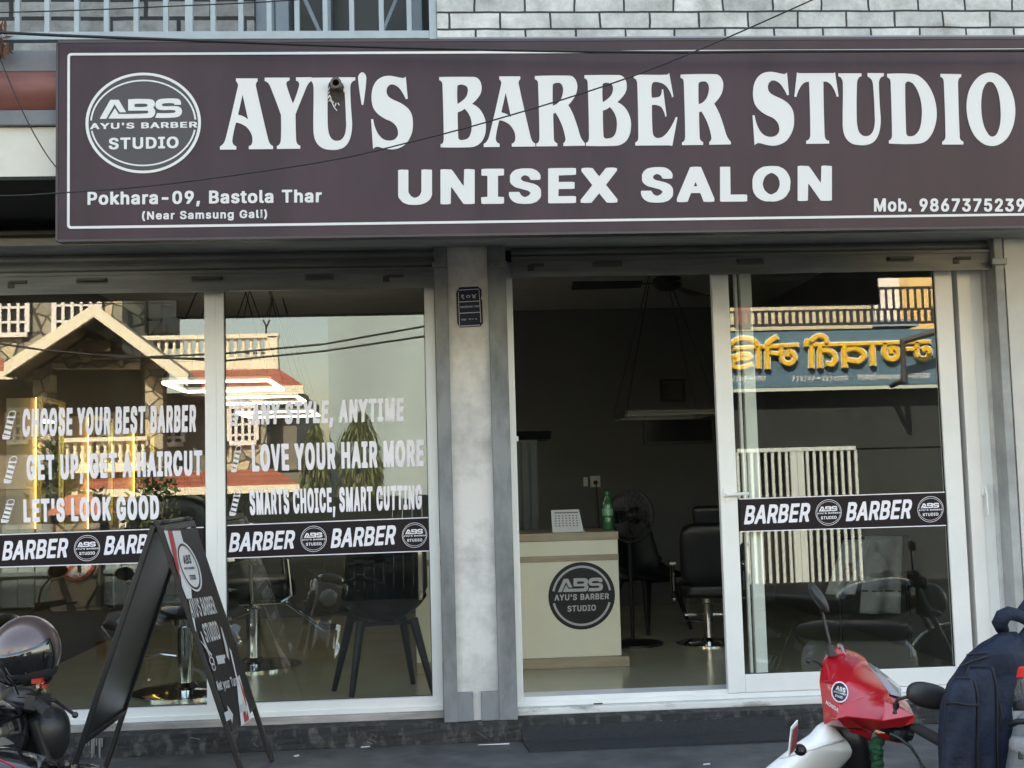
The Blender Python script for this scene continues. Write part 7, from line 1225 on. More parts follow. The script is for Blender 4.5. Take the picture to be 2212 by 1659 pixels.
m = MB(); m.tube([bk(1025, 415, -.02), bk(1000, 355, -.05), bk(1030, 290, -.06), bk(1085, 262, -.06), bk(1180, 285, -.05), bk(1280, 345, 0)], [0.022, 0.026, 0.026, 0.025, 0.025, 0.024], 12, flat=0.75); m.build('grab_handle', NAVY, pack, smooth=True)
m = MB(); m.tube([bk(1160, 700, -.02), bk(1190, 600, -.05), bk(1240, 520, -.05), bk(1330, 380, 0)], [0.03, 0.035, 0.035, 0.03], 12, flat=0.5); m.tube([bk(1185, 270, 0.02), bk(1240, 200, 0.02), bk(1300, 120, 0.03)], 0.02, 8); m.build('shoulder_strap', NAVY, pack, smooth=True)
m = MB(); m.grid(lambda u, v: bk(1095+u*190, 1058+85*v, -0.135+0.04*(2*u-1)**2), 8, 3); o = m.build('side_pocket_hem', NAVYD, pack, smooth=True); q = o.modifiers.new('t', 'SOLIDIFY'); q.thickness = 0.012
m = MB(); m.tube([bk(1000, 1000, -.115), bk(985, 1250, -.12), bk(1000, 1500, -.12), bk(1030, 1680, -.11)], 0.005, 6); m.tube([bk(960, 900, -.12), bk(1010, 1150, -.122), bk(1000, 1680, -.122)], 0.003, 6); m.build('side_seam', NAVYD, pack)
bo = bk(1175, 1110, -0.10); br_ = 0.030
wb = thing('water_bottle', 'clear plastic water bottle with a red cap in the backpack side pocket', 'bottle', (bo.x, bo.y, bo.z-0.08))
zc1, zc0 = bk(1175, 738, -.1).z, bk(1175, 832, -.1).z
m = MB(); m.lathe([(0.0222, 0), (0.0225, zc1-zc0-0.003), (0.020, zc1-zc0), (0, zc1-zc0)], (bo.x, bo.y, zc0), 26); m.build('cap', mat('red_cap_plastic', (0.62, 0.02, 0.02), 0.35), wb, angle=40)
m = MB(); hh = zc0-(bo.z-0.1); m.lathe([(br_, 0), (br_, hh*0.55), (br_*0.9, hh*0.75), (0.020, hh*0.95), (0.018, hh)], (bo.x, bo.y, bo.z-0.1), 24); m.build('bottle_body', clear_plastic('clear_bottle', (0.80, 0.84, 0.86), 0.95), wb, smooth=True)
m = MB(); m.lathe([(br_*0.99, hh*0.12), (br_*1.01, hh*0.13), (br_*1.01, hh*0.5), (br_*.99, hh*.51)], (bo.x, bo.y, bo.z-0.1), 24); m.build('wrapper', mat('pale_wrapper', (0.45, 0.47, 0.5), 0.4, col2=(0.16, 0.17, 0.18), scale=9, thr=(.4, .6)), wb)
gb = bk(1230, 1420, -0.22)
bag = thing('grey_bag', 'light grey zipped bag strapped beside the backpack at the picture edge', 'bag', tuple(gb))
GREYN = mat('grey_nylon', (0.22, 0.225, 0.235), 0.7, var=0.15, scale=12, bump=0.4, bscale=160)
m = MB(); m.ell(bk(1425, 1640, -0.2), (0.105, 0.09, 0.16), 30, 20, Matrix.Rotation(RAD(14), 3, 'Y'), fn=sup(0, 5)); m.build('bag_body', GREYN, bag, smooth=True)
m = MB(); m.ell(bk(1350, 1480, -0.27), (0.09, 0.03, 0.03), 20, 10, Matrix.Rotation(RAD(10), 3, 'Y'), fn=sup(0, 5)); m.build('flap', GREYN, bag, smooth=True)
m = MB(); m.tube([bk(1105, 1265, -.24), bk(1160, 1240, -.28), bk(1260, 1238, -.3), bk(1350, 1240, -.3)], 0.016, 8, flat=0.6); m.build('strap', NAVYD, bag, smooth=True)
m = MB(); m.box(bk(1172, 1500, -.295), bk(1200, 1578, -.287)); m.tube([bk(1186, 1480, -.29), bk(1186, 1505, -.293)], 0.003, 6); m.build('zip_pull', CHROME, bag, bevel=0.002)

# ------------------------------------------------------------------ overhead cables and the dry leaves
CAB = mat('black_cable', (0.012, 0.012, 0.013), 0.6)
def cable(label, pts, Yc, r):
    P = [at(x, y, Yc(x) if callable(Yc) else Yc) for x, y in pts]; out = []
    for i in range(len(P)-1):
        p0, p1, p2, p3 = P[max(i-1, 0)], P[i], P[i+1], P[min(i+2, len(P)-1)]
        for k in range(6):
            t = k/6; out.append(0.5*((2*p1)+(p2-p0)*t+(2*p0-5*p1+4*p2-p3)*t*t+(3*p1-p0-3*p2+p3)*t**3))
    out.append(P[-1]); m = MB(); m.tube(out, r, 7); o = m.build('overhead_cable', CAB, smooth=True); tag(o, label, 'cable')
cable('thin black cable rising across the lettering of the signboard', [(-300, 424), (0, 423), (123, 417), (317, 402), (530, 375), (737, 342), (890, 306), (1047, 265), (1284, 193), (1475, 122), (1754, 0), (2100, -160)], lambda x: -1.35-0.0004*max(0, x), 0.0027)
cable('thick black cable along the top edge of the signboard', [(-300, 55), (0, 70), (167, 78), (467, 89), (737, 99), (1000, 106), (1261, 111), (1475, 113), (1700, 111), (2212, 109), (2500, 107)], -1.22, 0.0062)
0 and cable('slim black cable lashed to the thick one above the sign', [(-300, 84), (0, 80), (200, 83), (467, 92), (737, 102), (1000, 109), (1261, 113), (1475, 116), (1700, 114), (2212, 112), (2500, 110)], -1.21, 0.004)
cable('thin cable sagging in front of the balcony railing', [(-300, 34), (0, 27), (200, 21), (333, 15), (633, 0), (900, -30)], -1.25, 0.0026)
cable('loose wire dangling down beside the signboard end', [(-30, 60), (0, 127), (33, 206), (67, 277), (100, 333), (121, 361)], -1.13, 0.0026)
m = MB(); rr = random.Random(11)
for i in range(40):
    c = at(rr.uniform(-34, 16), rr.uniform(50, 118), -1.09+rr.uniform(-.05, .03)); a = rr.uniform(0, 6.28); b = rr.uniform(-1, 1); l = rr.uniform(0.025, 0.06); w = l*rr.uniform(.12, .28)
    d = Vector((math.cos(a), rr.uniform(-.5, .5), math.sin(a))).normalized(); n = Vector((-d.z, 0, d.x))*w
    m.add([c-d*l, c-n, c+d*l, c+n+Vector((0, -w*.5, 0))], [(0, 1, 2, 3)])
o = m.build('dry_leaves', mat('dry_brown_leaf', (0.12, 0.055, 0.03), 0.8, var=0.5, scale=25)); tag(o, 'clump of dry brown leaves caught at the balcony corner', 'dry leaves')

# ------------------------------------------------------------------ across the street: the house with the gable
STONE = stone_mat('crazy_paving_stone', [(0.42, 0.38, 0.27), (0.24, 0.23, 0.18), (0.55, 0.48, 0.32), (0.33, 0.31, 0.25)], 3.3, jw=0.05)
CREAMP = mat('cream_house_paint', (0.84, 0.79, 0.62), 0.6, var=0.08, scale=2)
TILE = wave_mat('red_roof_tile', (0.34, 0.10, 0.06), 3.2, 'Z', rough=0.6)
SHADE = mat('shade_brown_wall', (0.20, 0.19, 0.16), 0.8, var=0.2)  # recess and side walls carry their shade in this colour
WINW = mat('white_window_paint', (0.78, 0.77, 0.74), 0.5)
PANE2 = mat('dark_window_pane', (0.03, 0.035, 0.04), 0.1)
DH = 19.0
house = thing('gabled_house', 'stone clad house with cream gable and red tile bands across the street', 'house', (-8, -DH-3, ROAD_Z))
def ob(m, x0, y0, x1, y1, D0, D1):
    """a box whose street face reflects between two pixels"""
    a = opp(x0, (y0+y1)/2, D0); b = opp(x1, (y0+y1)/2, D0); t = opp((x0+x1)/2, y0, D0); u = opp((x0+x1)/2, y1, D0)
    return m.box((a.x, -D0, u.z), (b.x, -D1, t.z))
# upper storey behind the gable
m = MB(); ob(m, -260, 380, 262, 800, DH+1.4, DH+6); m.build('upper_wall', STONE, house)
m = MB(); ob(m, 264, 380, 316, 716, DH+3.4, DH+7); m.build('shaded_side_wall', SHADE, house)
def big_window(x0, y0, x1, y1, D, cols, rows_):
    a = opp(x0, (y0+y1)/2, D); b = opp(x1, (y0+y1)/2, D); zt = opp((x0+x1)/2, y0, D).z; zb = opp((x0+x1)/2, y1, D).z; w = 0.10
    m = MB(); Y = -D+0.03
    m.box((a.x, Y-0.02, zb), (b.x, Y+0.03, zb+w)); m.box((a.x, Y-0.02, zt-w), (b.x, Y+0.03, zt))
    for i in range(cols+1): xx = a.x+(b.x-a.x)*i/cols; ww = w if i in (0, cols) else 0.06; m.box((xx-ww/2, Y-0.019, zb+w+.001), (xx+ww/2, Y+0.029, zt-w-.001))
    for j in range(1, rows_): zz = zb+(zt-zb)*j/rows_; m.box((a.x+w/2, Y-0.01, zz-0.025), (b.x-w/2, Y+0.02, zz+0.025))
    o = m.build('window', WINW, house); m = MB(); m.box((a.x+0.02, Y-0.028, zb+0.02), (b.x-0.02, Y-0.021, zt-0.02)); m.build('pane', PANE2, o)
big_window(-20, 600, 58, 728, DH+1.36, 4, 4); big_window(116, 590, 214, 728, DH+1.36, 5, 4); big_window(-190, 600, -90, 728, DH+1.36, 4, 4)
# gable roof over the porch
def gable(name, pts_o, thick, D0, D1, material):
    m = MB()
    for (p, q) in pts_o:
        a, b = opp(*p, D0), opp(*q, D0); a.y = b.y = -D0; off = Vector((0, -(D1-D0), 0)); dn = Vector((0, 0, -thick))
        vs = [a, b, b+dn, a+dn]; m.add(vs+[v+off for v in vs], [(0,1,2,3),(7,6,5,4),(0,4,5,1),(1,5,6,2),(2,6,7,3),(3,7,4,0)])
    return m.build(name, material, house)
gable('gable_fascia', [((6, 783), (200, 655)), ((200.5, 655), (404, 806))], 0.26, DH-1.0, DH-0.88, CREAMP)
gable('gable_roof', [((6, 790), (200, 662)), ((200.5, 662), (404, 813))], 0.2, DH-0.87, DH+1.35, mat('dark_roof_underside', (0.16, 0.15, 0.12), 0.8))
m = MB(); a, b, c = opp(88, 795, DH), opp(318, 795, DH), opp(203, 715, DH)
m.prism([a, b, c], (0, -0.25, 0)); m.build('gable_wall', STONE, house)
m = MB(); ob(m, 176, 735, 236, 758, DH-0.5, DH-0.02); m.build('carved_bracket', mat('dark_wood', (0.06, 0.035, 0.02), 0.7), house)
for x0, x1 in ((68, 107), (312, 350)):
    m = MB(); ob(m, x0, 796, x1, 1010, DH-0.05, DH+0.35); m.build('column', STONE, house)
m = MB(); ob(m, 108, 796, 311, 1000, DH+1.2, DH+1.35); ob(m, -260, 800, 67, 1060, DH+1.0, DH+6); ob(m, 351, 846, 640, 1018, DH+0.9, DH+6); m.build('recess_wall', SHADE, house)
m = MB(); ob(m, 488, 846, 575, 1018, DH+0.30, DH+0.89); m.build('wing_wall', STONE, house)
big_window(495, 872, 553, 962, DH+0.27, 4, 4); big_window(352, 905, 395, 965, DH+0.87, 2, 3); big_window(15, 880, 60, 960, DH+0.97, 3, 4); big_window(214, 890, 262, 962, DH+1.17, 3, 3)
# terrace balustrade and red tile bands
def balustrade(x0, x1, yt, yb_, D, n, name):
    m = MB(); ob(m, x0, yt, x1, yt+9, D-0.1, D+0.15); ob(m, x0, yb_, x1, yb_+6, D-0.08, D+0.12); o = m.build(name, CREAMP, house)
    a = opp(x0, yt+20, D); b = opp(x1, yt+20, D); zt = opp((x0+x1)/2, yt+9, D).z; zb = opp((x0+x1)/2, yb_, D).z; h = zt-zb
    m = MB()
    for i in range(n):
        m.lathe([(0.05, 0), (0.05, .08*h), (0.028, .14*h), (0.066, .36*h), (0.03, .62*h), (0.045, .80*h), (0.03, .86*h), (0.05, .92*h), (0.05, h)], (a.x+(b.x-a.x)*(i+.5)/n, -D, zb), 10)
    m.build('baluster', CREAMP, o, smooth=True)
balustrade(300, 600, 722, 772, DH+1.5, 18, 'terrace_balustrade')
m = MB(); ob(m, 300, 779, 600, 799, DH+1.4, DH+1.7); a = opp(590, 760, DH+1.5)
m.box((a.x-0.12, -DH-1.4, opp(595, 778, DH+1.5).z), (a.x+0.10, -DH-1.6, opp(595, 726, DH+1.5).z)); m.build('terrace_band', CREAMP, house)
def tile_band(x0, x1, x0b, x1b, y0, y1, D0, D1, fas):
    a, b = opp(x0, y0, D1), opp(x1, y0, D1); c, d = opp(x1b, y1, D0), opp(x0b, y1, D0); zt = (a.z+b.z)/2; zb = (c.z+d.z)/2
    m = MB(); vs = [Vector((a.x, -D1, zt)), Vector((b.x, -D1, zt)), Vector((c.x, -D0, zb)), Vector((d.x, -D0, zb))]
    m.add(vs+[v-Vector((0, 0, 0.12)) for v in vs], [(0,1,2,3),(7,6,5,4),(0,4,5,1),(1,5,6,2),(2,6,7,3),(3,7,4,0)]); m.build('tile_band', TILE, house)
    m = MB(); m.box((d.x, -D0+0.002, zb-0.13-fas), (c.x, -D0-0.12, zb-0.002)); m.build('fascia', CREAMP, house)
    m = MB(); m.box((d.x+0.05, -D0-0.13, zb-0.2-fas), (c.x-0.05, -D1-0.5, zb-0.13)); m.build('soffit', MATS['dark_roof_underside'], house)
tile_band(396, 602, 396, 655, 799, 834, DH+0.3, DH+1.3, 0.05)
tile_band(188, 590, 170, 646, 1018, 1052, DH-1.4, DH+0.2, 0.02)
tile_band(-260, 0, -260, 30, 775, 803, DH-0.4, DH+0.9, 0.04)
balustrade(136, 316, 944, 1000, DH-0.4, 11, 'balcony_balustrade')
m = MB(); ob(m, 120, 1006, 330, 1020, DH-0.5, DH+1.0); m.build('balcony_floor', CREAMP, house)
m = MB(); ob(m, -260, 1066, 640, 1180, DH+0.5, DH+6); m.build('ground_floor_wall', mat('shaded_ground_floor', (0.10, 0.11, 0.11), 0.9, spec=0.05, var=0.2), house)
for x in (150, 255, 470, 600): m = MB(); ob(m, x, 1062, x+16, 1180, DH-1.1, DH-0.8); m.build('porch_post', CREAMP, house)
# steel stair frame and aerials on the roof
m = MB()
for p, q in (((317, 640), (319, 760)), ((350, 650), (347, 760)), ((317, 690), (350, 690)), ((317, 735), (350, 735)), ((318, 735), (348, 690)), ((360, 700), (360, 760)), ((330, 720), (372, 720)), ((348, 660), (372, 662))): m.bar(opp(*p, DH+2.4), opp(*q, DH+2.4), 0.05, 0.05)
tag(m.build('steel_stair', BLACK), 'black steel stair frame reflected beside the gable', 'stair')
m = MB()
for p, q in (((574, 700), (574, 778)), ((535, 729), (585, 729)), ((560, 729), (560, 776)), ((530, 762), (580, 762)), ((567, 690), (575, 705)), ((582, 690), (575, 705))): m.bar(opp(*p, DH+2.2), opp(*q, DH+2.2), 0.035, 0.035)
tag(m.build('roof_aerial', BLACK), 'dark television aerial reflected above the cream terrace', 'aerial')

# pale green-grey building behind the trees
m = MB(); ob(m, 708, 300, 1010, 1150, 24, 32); tb_ = thing('plain_building', 'tall plain greenish grey building reflected behind two drooping trees', 'building', (3, -26, ROAD_Z))
m.v = []; m.f = []; m.fm = []; ob(m, 708, 300, 1010, 1160, 24, 32)
m.build('wall', mat('green_grey_render', (0.33, 0.43, 0.45), 0.8, var=0.22, scale=0.5, stretch=(1, 1, .2)), tb_)
m = MB(); ob(m, 700, 292, 1016, 300, 23.9, 32.1); m.build('roof_edge', mat('grey_roof_edge', (0.25, 0.26, 0.25), 0.8), tb_)
m = MB(); ob(m, 925, 960, 960, 1010, 23.95, 24.0); m.build('window', PANE2, tb_)

# drooping trees
LEAFM = [mat('drooping_leaf', (0.12, 0.145, 0.050), 0.5, var=0.5, scale=3), mat('leaf_dark', (0.065, 0.09, 0.032), 0.55, var=0.4, scale=3)]
BARK = mat('bark', (0.10, 0.085, 0.065), 0.9, bump=0.5)
def mast_tree(label, px0, px1, ytop, D, seed, group='trees in front of the plain building'):
    rr = random.Random(seed); c = opp((px0+px1)/2, ytop, D); hw = abs(opp(px1, ytop, D).x-opp(px0, ytop, D).x)/2; H = c.z-ROAD_Z
    t = thing('mast_tree', label, 'tree', (c.x, -D, ROAD_Z), group)
    m = MB(); m.tube([(c.x, -D, ROAD_Z), (c.x+.05, -D, ROAD_Z+H*.5), (c.x, -D, ROAD_Z+H*.98)], [0.11, 0.08, 0.02], 8); 
    for i in range(26):
        z = ROAD_Z+H*(0.3+0.66*rr.random()); a = rr.uniform(0, 6.28); r = hw*(1-((z-ROAD_Z)/H)**3)*0.9; m.tube([(c.x, -D, z), (c.x+r*.6*math.cos(a), -D+r*.6*math.sin(a), z+.05), (c.x+r*math.cos(a), -D+r*math.sin(a), z-.3)], [0.025, 0.015, 0.006], 5)
    m.build('trunk', BARK, t)
    m = MB()
    for i in range(2800):
        k = rr.random()**0.8; z = ROAD_Z+H*(1.0-0.78*k); a = rr.uniform(0, 6.28); prof = (0.15+0.85*min(1, k*4.0))*(1+0.30*math.sin(z*4.3+a*2)*math.sin(z*1.9-a)); r = hw*prof*math.sqrt(rr.uniform(.15, 1))
        p = Vector((c.x+r*math.cos(a), -D+r*math.sin(a), z)); L = rr.uniform(.12, .26); w = rr.uniform(.011, .019)
        out = Vector((math.cos(a), math.sin(a), 0)); d = (out*rr.uniform(.1, .6)+Vector((rr.uniform(-.2, .2), rr.uniform(-.2, .2), -1))).normalized(); s = d.cross(Vector((rr.uniform(-1, 1), rr.uniform(-1, 1), .2))).normalized()*w
        m.mi = 0 if rr.random() < 0.6 else 1
        m.add([p, p+d*L*.45+s, p+d*L, p+d*L*.45-s], [(0, 1, 2, 3)])
    m.build('crown', LEAFM, t)
mast_tree('shorter drooping mast tree reflected in front of the plain building', 650, 708, 912, 15.5, 3)
mast_tree('taller drooping mast tree reflected in front of the plain building', 732, 820, 882, 15.0, 5)
# shrubs in the yard
def shrub(label, px, ytop, hw, D, seed):
    rr = random.Random(seed); c = opp(px, ytop, D); H = c.z-ROAD_Z; t = thing('garden_shrub', label, 'shrub', (c.x, -D, ROAD_Z), 'shrubs in the yard')
    m = MB()
    for i in range(7): a = rr.uniform(0, 6.28); m.tube([(c.x, -D, ROAD_Z), (c.x+hw*.5*math.cos(a), -D+hw*.5*math.sin(a), ROAD_Z+H*.7)], [0.03, 0.012], 5)
    m.build('stem', BARK, t); m = MB()
    for i in range(520):
        th = rr.uniform(0, 6.28); ph = rr.uniform(-.7, 1.4); r = rr.random()**.4; p = Vector((c.x+hw*r*math.cos(th)*math.cos(ph), -D+hw*r*math.sin(th)*math.cos(ph), ROAD_Z+H*.58+H*.42*r*math.sin(ph)))
        d = Vector((rr.uniform(-1, 1), rr.uniform(-1, 1), rr.uniform(-.2, 1))).normalized(); L = rr.uniform(.08, .2); s = d.cross(Vector((rr.uniform(-1, 1), rr.uniform(-1, 1), rr.uniform(-1, 1)))).normalized()*L*.25; m.mi = 0 if rr.random() < .5 else 1
        m.add([p, p+d*L*.5+s, p+d*L, p+d*L*.5-s], [(0, 1, 2, 3)])
    m.build('foliage', LEAFM, t)
shrub('tall dark shrub reflected beside the left stone column', 115, 950, 0.45, 16.5, 1); shrub('conical dark shrub reflected below the lower tile band', 330, 1010, 0.5, 16.5, 2); shrub('low spiky shrub reflected above the street gate', 200, 1060, 0.5, 14.5, 4); shrub('broad dark shrub reflected left of the plain building', 610, 1075, 0.7, 15.0, 6)
# yard and its boundary: stone pillar, planked steel gates, dull fence
DG = 11.5
m = MB(); m.box((-60, -70, ROAD_Z+0.004), (4.0, -DG-0.4, ROAD_Z+0.1)); struct(m.build('yard', mat('dry_yard', (0.045, 0.046, 0.042), 0.95, spec=0.05, var=0.3)))
gpil = thing('gate_pillar', 'crazy paved stone gate pillar carrying a round no parking sign', 'pillar', (-4.5, -DG-.2, ROAD_Z))
m = MB(); ob(m, 105, 1112, 214, 1420, DG, DG+0.5); m.build('pillar_body', stone_mat('grey_paved_stone', [(0.30, 0.27, 0.20), (0.24, 0.22, 0.17), (0.34, 0.30, 0.22)], 3.0, jw=0.04), gpil)
m = MB(); a = opp(160, 1112, DG); w = 0.42
m.add([(a.x-w, -DG+.12, a.z), (a.x+w, -DG+.12, a.z), (a.x+w, -DG-.65, a.z), (a.x-w, -DG-.65, a.z), (a.x-w*.4, -DG-.2, a.z+.28), (a.x+w*.4, -DG-.2, a.z+.28)], [(0, 1, 5, 4), (1, 2, 5), (2, 3, 4, 5), (3, 0, 4), (3, 2, 1, 0)]); m.build('pillar_cap', mat('terracotta_cap', (0.42, 0.15, 0.09), 0.6), gpil)
nps = opp(161, 1215, DG-.03); R0 = 0.265
ns = thing('no_parking_sign', 'round white no parking sign with a red ring, seen reflected on the stone pillar', 'sign', tuple(nps))
fz = lambda y: (lambda u, v: Vector((nps.x-u*R0, nps.y+y, nps.z+v*R0)))
m = MB(); m.disc(fz(0.0), (0, 0), 1, 1, 40); m.disc(fz(-0.02), (0, 0), 1, 1, 40); m.build('disc', mat('sign_disc_white', (0.75, 0.72, 0.68), 0.5), ns)
m = MB(); m.ring(fz(.004), (0, 0), 0.98, .98, .16); m.flat([[(-.72, .58), (-.58, .72), (.72, -.58), (.58, -.72)]], fz(.006)); m.build('red_ring', mat('sign_red', (0.55, 0.10, 0.08), 0.5), ns)
m = MB(); m.flat([[(-.28, -.55), (-.08, -.55), (-.08, .55), (-.28, .55)]], fz(.003)); m.flat([[(-.08, .55), (.35, .55), (.35, -.05), (-.08, -.05), (-.08, .10), (.18, .10), (.18, .40), (-.08, .40)]], fz(.003)); m.build('letter', BLACK, ns)
def gate(label, x0, x1, y0, y1, col):
    a = opp(x0, (y0+y1)/2, DG); b = opp(x1, (y0+y1)/2, DG); zt = opp((x0+x1)/2, y0, DG).z
    t = thing('steel_gate', label, 'gate', ((a.x+b.x)/2, -DG-.1, ROAD_Z)); n = max(2, int((b.x-a.x)/0.22)); m = MB()
    for i in range(n): xx = a.x+(b.x-a.x)*i/n; m.box((xx+.008, -DG-.10-.012*(i % 2), ROAD_Z+.06), (xx+(b.x-a.x)/n-.008, -DG-.14, zt))
    m.build('planks', col, t)
    m = MB(); m.box((a.x, -DG-.06, ROAD_Z+.5), (b.x, -DG-.095, ROAD_Z+.56)); m.box((a.x, -DG-.06, zt-.4), (b.x, -DG-.095, zt-.34)); m.build('gate_frame', mat('gate_rail_paint', (0.16, 0.21, 0.22), 0.5), t)
GATEM = mat('blue_grey_gate_paint', (0.25, 0.32, 0.32), 0.5, var=0.12)
gate('blue grey planked gate reflected left of the stone pillar', -420, 103, 1140, 1400, GATEM); gate('blue grey planked gate reflected right of the stone pillar', 216, 410, 1150, 1400, GATEM)
m = MB(); a = opp(415, 1120, DG); b = opp(975, 1120, DG); zt = opp(700, 1075, DG).z; n = 26
for i in range(n): xx = a.x+(b.x-a.x)*i/n; m.box((xx+.004, -DG-.1-.02*(i % 2), ROAD_Z), (xx+(b.x-a.x)/n-.004, -DG-.15, zt-.05*(i % 3 == 0)))
tag(m.build('sheet_fence', mat('dark_corrugated_sheet', (0.010, 0.015, 0.018), 0.8, spec=0.05, var=0.3)), 'dark corrugated sheet fence reflected behind the shell chair', 'fence')
for x, y0, y1 in ((542, 1205, 1400), (908, 1195, 1275)):
    m = MB(); p = opp(x, 1250, DG-.1); m.box((p.x-.03, p.y-.03, ROAD_Z), (p.x+.03, p.y+.03, opp(x, 1130, DG-.1).z)); tag(m.build('fence_post', CREAMP), 'slim cream post reflected %s the dark fence' % ('near the left end of' if x < 700 else 'near the right end of'), 'post')

# ------------------------------------------------------------------ across the street: the shop with the blue sign
DB = 12.0
bs = thing('opposite_shop', 'narrow shop building with a blue signboard and barred window, seen reflected', 'building', (6, -DB-3, ROAD_Z))
m = MB(); ob(m, 1560, 836, 2600, 962, DB+.3, DB+8); ob(m, 1560, 962, 1598, 1480, DB+.3, DB+8); ob(m, 1858, 962, 2600, 1480, DB+.3, DB+8); ob(m, 1598, 1300, 1858, 1480, DB+.3, DB+8); m.build('wall', mat('dark_grey_shop_wall', (0.034, 0.040, 0.043), 0.9, spec=0.08, var=0.25), bs)
m = MB(); ob(m, 1599, 963, 1857, 1299, DB+.8, DB+.9); m.build('dark_room', DARK, bs)
a = opp(1600, 1130, DB+.2); b = opp(1857, 1130, DB+.2); zt = opp(1720, 975, DB+.2).z; zb = opp(1720, 1296, DB+.2).z
m = MB(); n = 17
for i in range(n+1):
    xx = a.x+(b.x-a.x)*i/n; w = 0.020 if i not in (8, 9) else 0.05; m.box((xx-w, -DB-.2, zb), (xx+w, -DB-.24, zt))
m.box((a.x, -DB-.19, zt), (b.x, -DB-.25, zt+.06)); m.box((a.x, -DB-.19, zb-.06), (b.x, -DB-.25, zb)); m.build('window_grille', mat('cream_grille_paint', (0.52, 0.60, 0.60), 0.5), bs)
m = MB(); ob(m, 1560, 655, 1884, 712, DB+.45, DB+8); ob(m, 1560, 400, 1884, 655, DB+2.6, DB+8); m.build('upper_wall', mat('cream_upper_wall', (0.62, 0.58, 0.42), 0.7, var=0.1), bs)
m = MB(); ob(m, 1960, 400, 2500, 715, DB+1.8, DB+8); m.build('yellow_wall', mat('warm_yellow_paint', (0.80, 0.56, 0.22), 0.6), bs)
m = MB(); ob(m, 1885, 400, 1959, 715, DB+2.2, DB+8); m.build('white_wall', mat('white_upper_wall', (0.72, 0.72, 0.72), 0.6), bs)
m = MB(); ob(m, 1588, 640, 1620, 705, DB+.4, DB+.44); m.build('red_panel', mat('brick_red_panel', (0.26, 0.06, 0.05), 0.6), bs)
m = MB(); ob(m, 1880, 690, 1985, 704, DB+1.0, DB+2); m.build('blue_canopy', mat('pale_blue_sheet', (0.30, 0.42, 0.52), 0.4), bs)
# dark balcony railing above the sign
m = MB(); a = opp(1575, 690, DB+.1); b = opp(2060, 690, DB+.1); zb = opp(1800, 702, DB+.1).z; zt = opp(1800, 672, DB+.1).z
m.box((a.x, -DB-.1, zb), (b.x, -DB-.14, zb+.04)); m.box((a.x, -DB-.1, zt), (b.x, -DB-.14, zt+.03))
for i in range(34): xx = a.x+(b.x-a.x)*i/33; m.box((xx-.022, -DB-.105, zb+.0401), (xx+.022, -DB-.135, zt-.0001))
z2 = opp(1900, 625, DB+.1).z; x2 = opp(1885, 650, DB+.1).x
for i in range(12): xx = x2+(b.x-x2)*i/11; m.box((xx-.016, -DB-.105, zt+.031), (xx+.016, -DB-.135, z2))
m.box((x2, -DB-.1, z2), (b.x, -DB-.14, z2+.04)); m.build('balcony_railing', mat('dark_railing_paint', (0.03, 0.03, 0.032), 0.5), bs)
# the blue signboard with raised yellow letters
z1, z0 = opp(1800, 714, DB).z, opp(1800, 834, DB).z; xa, xb_ = opp(1572, 775, DB).x, opp(2120, 775, DB).x
bsign = thing('blue_signboard', 'blue shop signboard with raised yellow Nepali letters, mirrored in the sliding door', 'signboard', ((xa+xb_)/2, -DB, z0))
m = MB(); m.box((xa, -DB, z0), (xb_, -DB-.12, z1)); m.build('board', mat('dusty_blue_board', (0.085, 0.175, 0.25), 0.45, var=0.06), bsign)
ox = lambda zx, zy: ((2880+zx*.37975)*K, (1280+zy*.37975)*K)
STR = [  # strokes of the letters as they read in the reflection
 ([(0,195),(55,150),(120,135),(190,140),(235,160),(275,205),(285,280),(285,435)],30), ([(30,240),(225,228),(300,222)],22), ([(20,330),(110,300),(190,310),(180,345),(90,345),(20,385),(30,430),(110,440),(205,405)],28),
 ([(380,440),(378,220),(400,170),(470,125)],34), ([(410,290),(500,300)],26), ([(320,225),(690,205)],24), ([(525,225),(522,330),(560,390),(620,395),(660,340),(640,290),(600,270),(590,310)],32),
 ([(835,430),(830,210),(780,170)],34), ([(925,430),(922,215)],34), ([(825,175),(880,120),(935,110),(980,135),(990,195)],30), ([(930,260),(1010,262),(1070,300),(1080,360),(1050,405),(1000,400)],34), ([(770,205),(1080,200),(1150,198),(1430,190),(1775,180)],24),
 ([(1180,425),(1175,215)],36), ([(1190,260),(1290,240),(1370,280),(1375,330),(1320,375),(1210,360)],34), ([(1475,405),(1465,200)],36),
 ([(1600,195),(1590,280),(1620,340),(1690,350),(1735,300),(1710,240),(1665,235),(1660,280)],34), ([(1830,178),(2060,172)],22), ([(1830,250),(1920,245)],24), ([(1930,185),(1925,290),(1960,345),(2040,340),(2060,270),(2030,235),(1995,255)],34)]
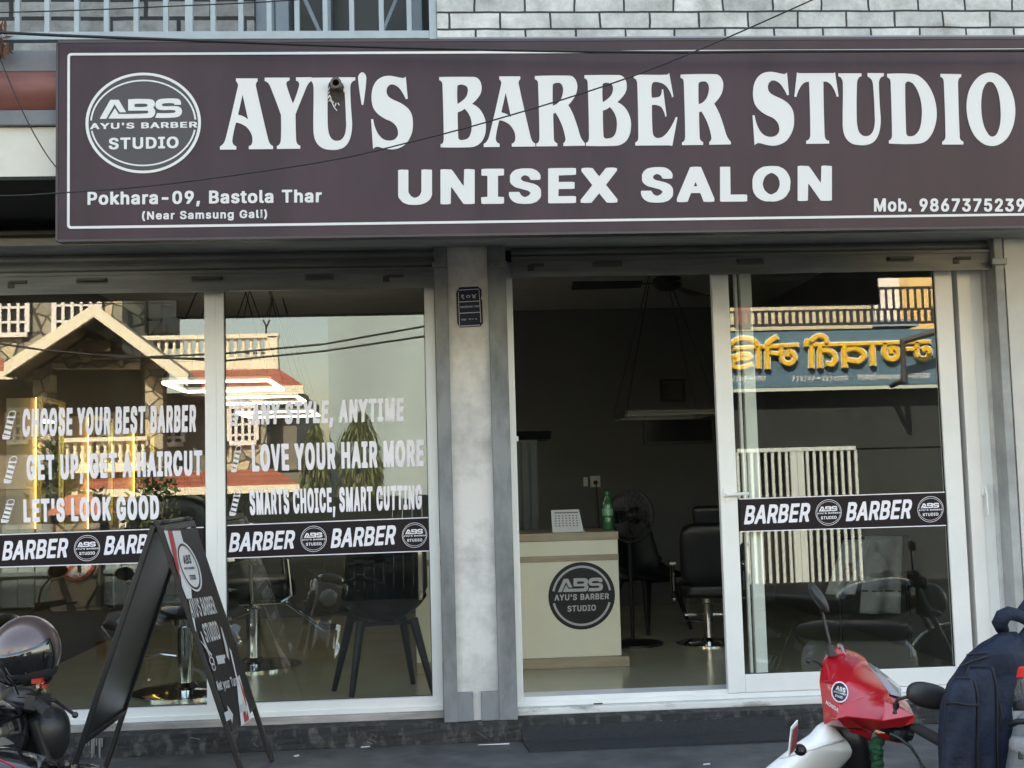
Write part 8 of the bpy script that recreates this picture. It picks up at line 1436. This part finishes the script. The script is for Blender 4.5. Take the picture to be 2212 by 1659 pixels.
def strokes(name, material, grow, y):
    m = MB()
    for pts, w in STR:
        P = [opp(*ox(*p), DB-y) for p in pts]; sc = (DB+6)/F*K*.37975
        out = [P[0]]
        for i in range(len(P)-1):
            p0, p1, p2, p3 = P[max(i-1, 0)], P[i], P[i+1], P[min(i+2, len(P)-1)]
            for k in range(1, 6): t = k/5; out.append(0.5*((2*p1)+(p2-p0)*t+(2*p0-5*p1+4*p2-p3)*t*t+(3*p1-p0-3*p2+p3)*t**3))
        r = (w*.62+grow)*sc; vs = []; n = len(out)
        for i, p in enumerate(out):
            d = (out[min(i+1, n-1)]-out[max(i-1, 0)]); d.y = 0; d.normalize(); q = Vector((-d.z, 0, d.x))*r
            e = Vector((0, 0, 0))
            if i == 0: e = -d*r*.6
            if i == n-1: e = d*r*.6
            vs += [p+q+e, p-q+e, p+q+e-Vector((0, y*.9, 0)), p-q+e-Vector((0, y*.9, 0))]
        for i in range(n-1): a = 4*i; m.add([], []); m.f += []
        o = len(m.v); m.v += vs
        for i in range(n-1):
            a = o+4*i
            for f in ((a, a+4, a+5, a+1), (a, a+2, a+6, a+4), (a+1, a+5, a+7, a+3)): m.f.append(f); m.fm.append(0)
        for f in ((o, o+1, o+3, o+2), (o+4*n-4, o+4*n-2, o+4*n-1, o+4*n-3)): m.f.append(f); m.fm.append(0)
    return m.build(name, material, bsign)
strokes('letter_backing', mat('white_letter_edge', (0.72, 0.72, 0.66), 0.5), 13, 0.05); strokes('raised_letters', mat('yellow_letter_paint', (0.80, 0.50, 0.04), 0.45), 0, 0.085)
m = MB(); rr = random.Random(5)
def fl_txt(txt, x0, x1, yb_, yt):
    p = [ox(x1, yb_), ox(x0, yb_), ox(x1, yt), ox(x0, yt)]; m.text(txt, quadmap(p[0], p[1], p[2], p[3], lambda x, y: opp(x, y, DB-.006)))
fl_txt('नगर-९०१४', 0, 360, 590, 505); fl_txt('नगर:०१४४-९०१४१९', 630, 1215, 585, 500); fl_txt('नगरथलबसतोडाकालन', 1310, 1750, 570, 490); fl_txt('कालगनम', 1835, 2065, 555, 475)
m.build('small_lettering', mat('white_small_letters', (0.72, 0.74, 0.75), 0.5), bsign)
# awning bracket beside the sign
m = MB(); p = opp(1952, 780, DB-.4); m.tube([(p.x, -DB-.1, opp(1952, 826, DB-.4).z), (p.x, p.y, opp(1952, 822, DB-.4).z), (p.x, p.y, opp(1952, 738, DB-.4).z), (p.x+.9, p.y, opp(1952, 704, DB-.4).z)], 0.05, 8); m.build('awning_bracket', mat('dull_post_paint', (0.05, 0.05, 0.05), 0.6), bs)
# two cables over the street
for lab, pts in (('upper of two cables reflected against the plain building', [(200, 776), (487, 762), (700, 742), (925, 702)]), ('lower of two cables reflected against the plain building', [(200, 765), (487, 778), (700, 757), (925, 724)]), ('cable reflected across the dark gable', [(-60, 733), (90, 755), (250, 770), (487, 775)])):
    P = [opp(x, y, 9.0) for x, y in pts]; m = MB(); m.tube(P, 0.014, 6); tag(m.build('street_cable', CAB, smooth=True), lab, 'cable')
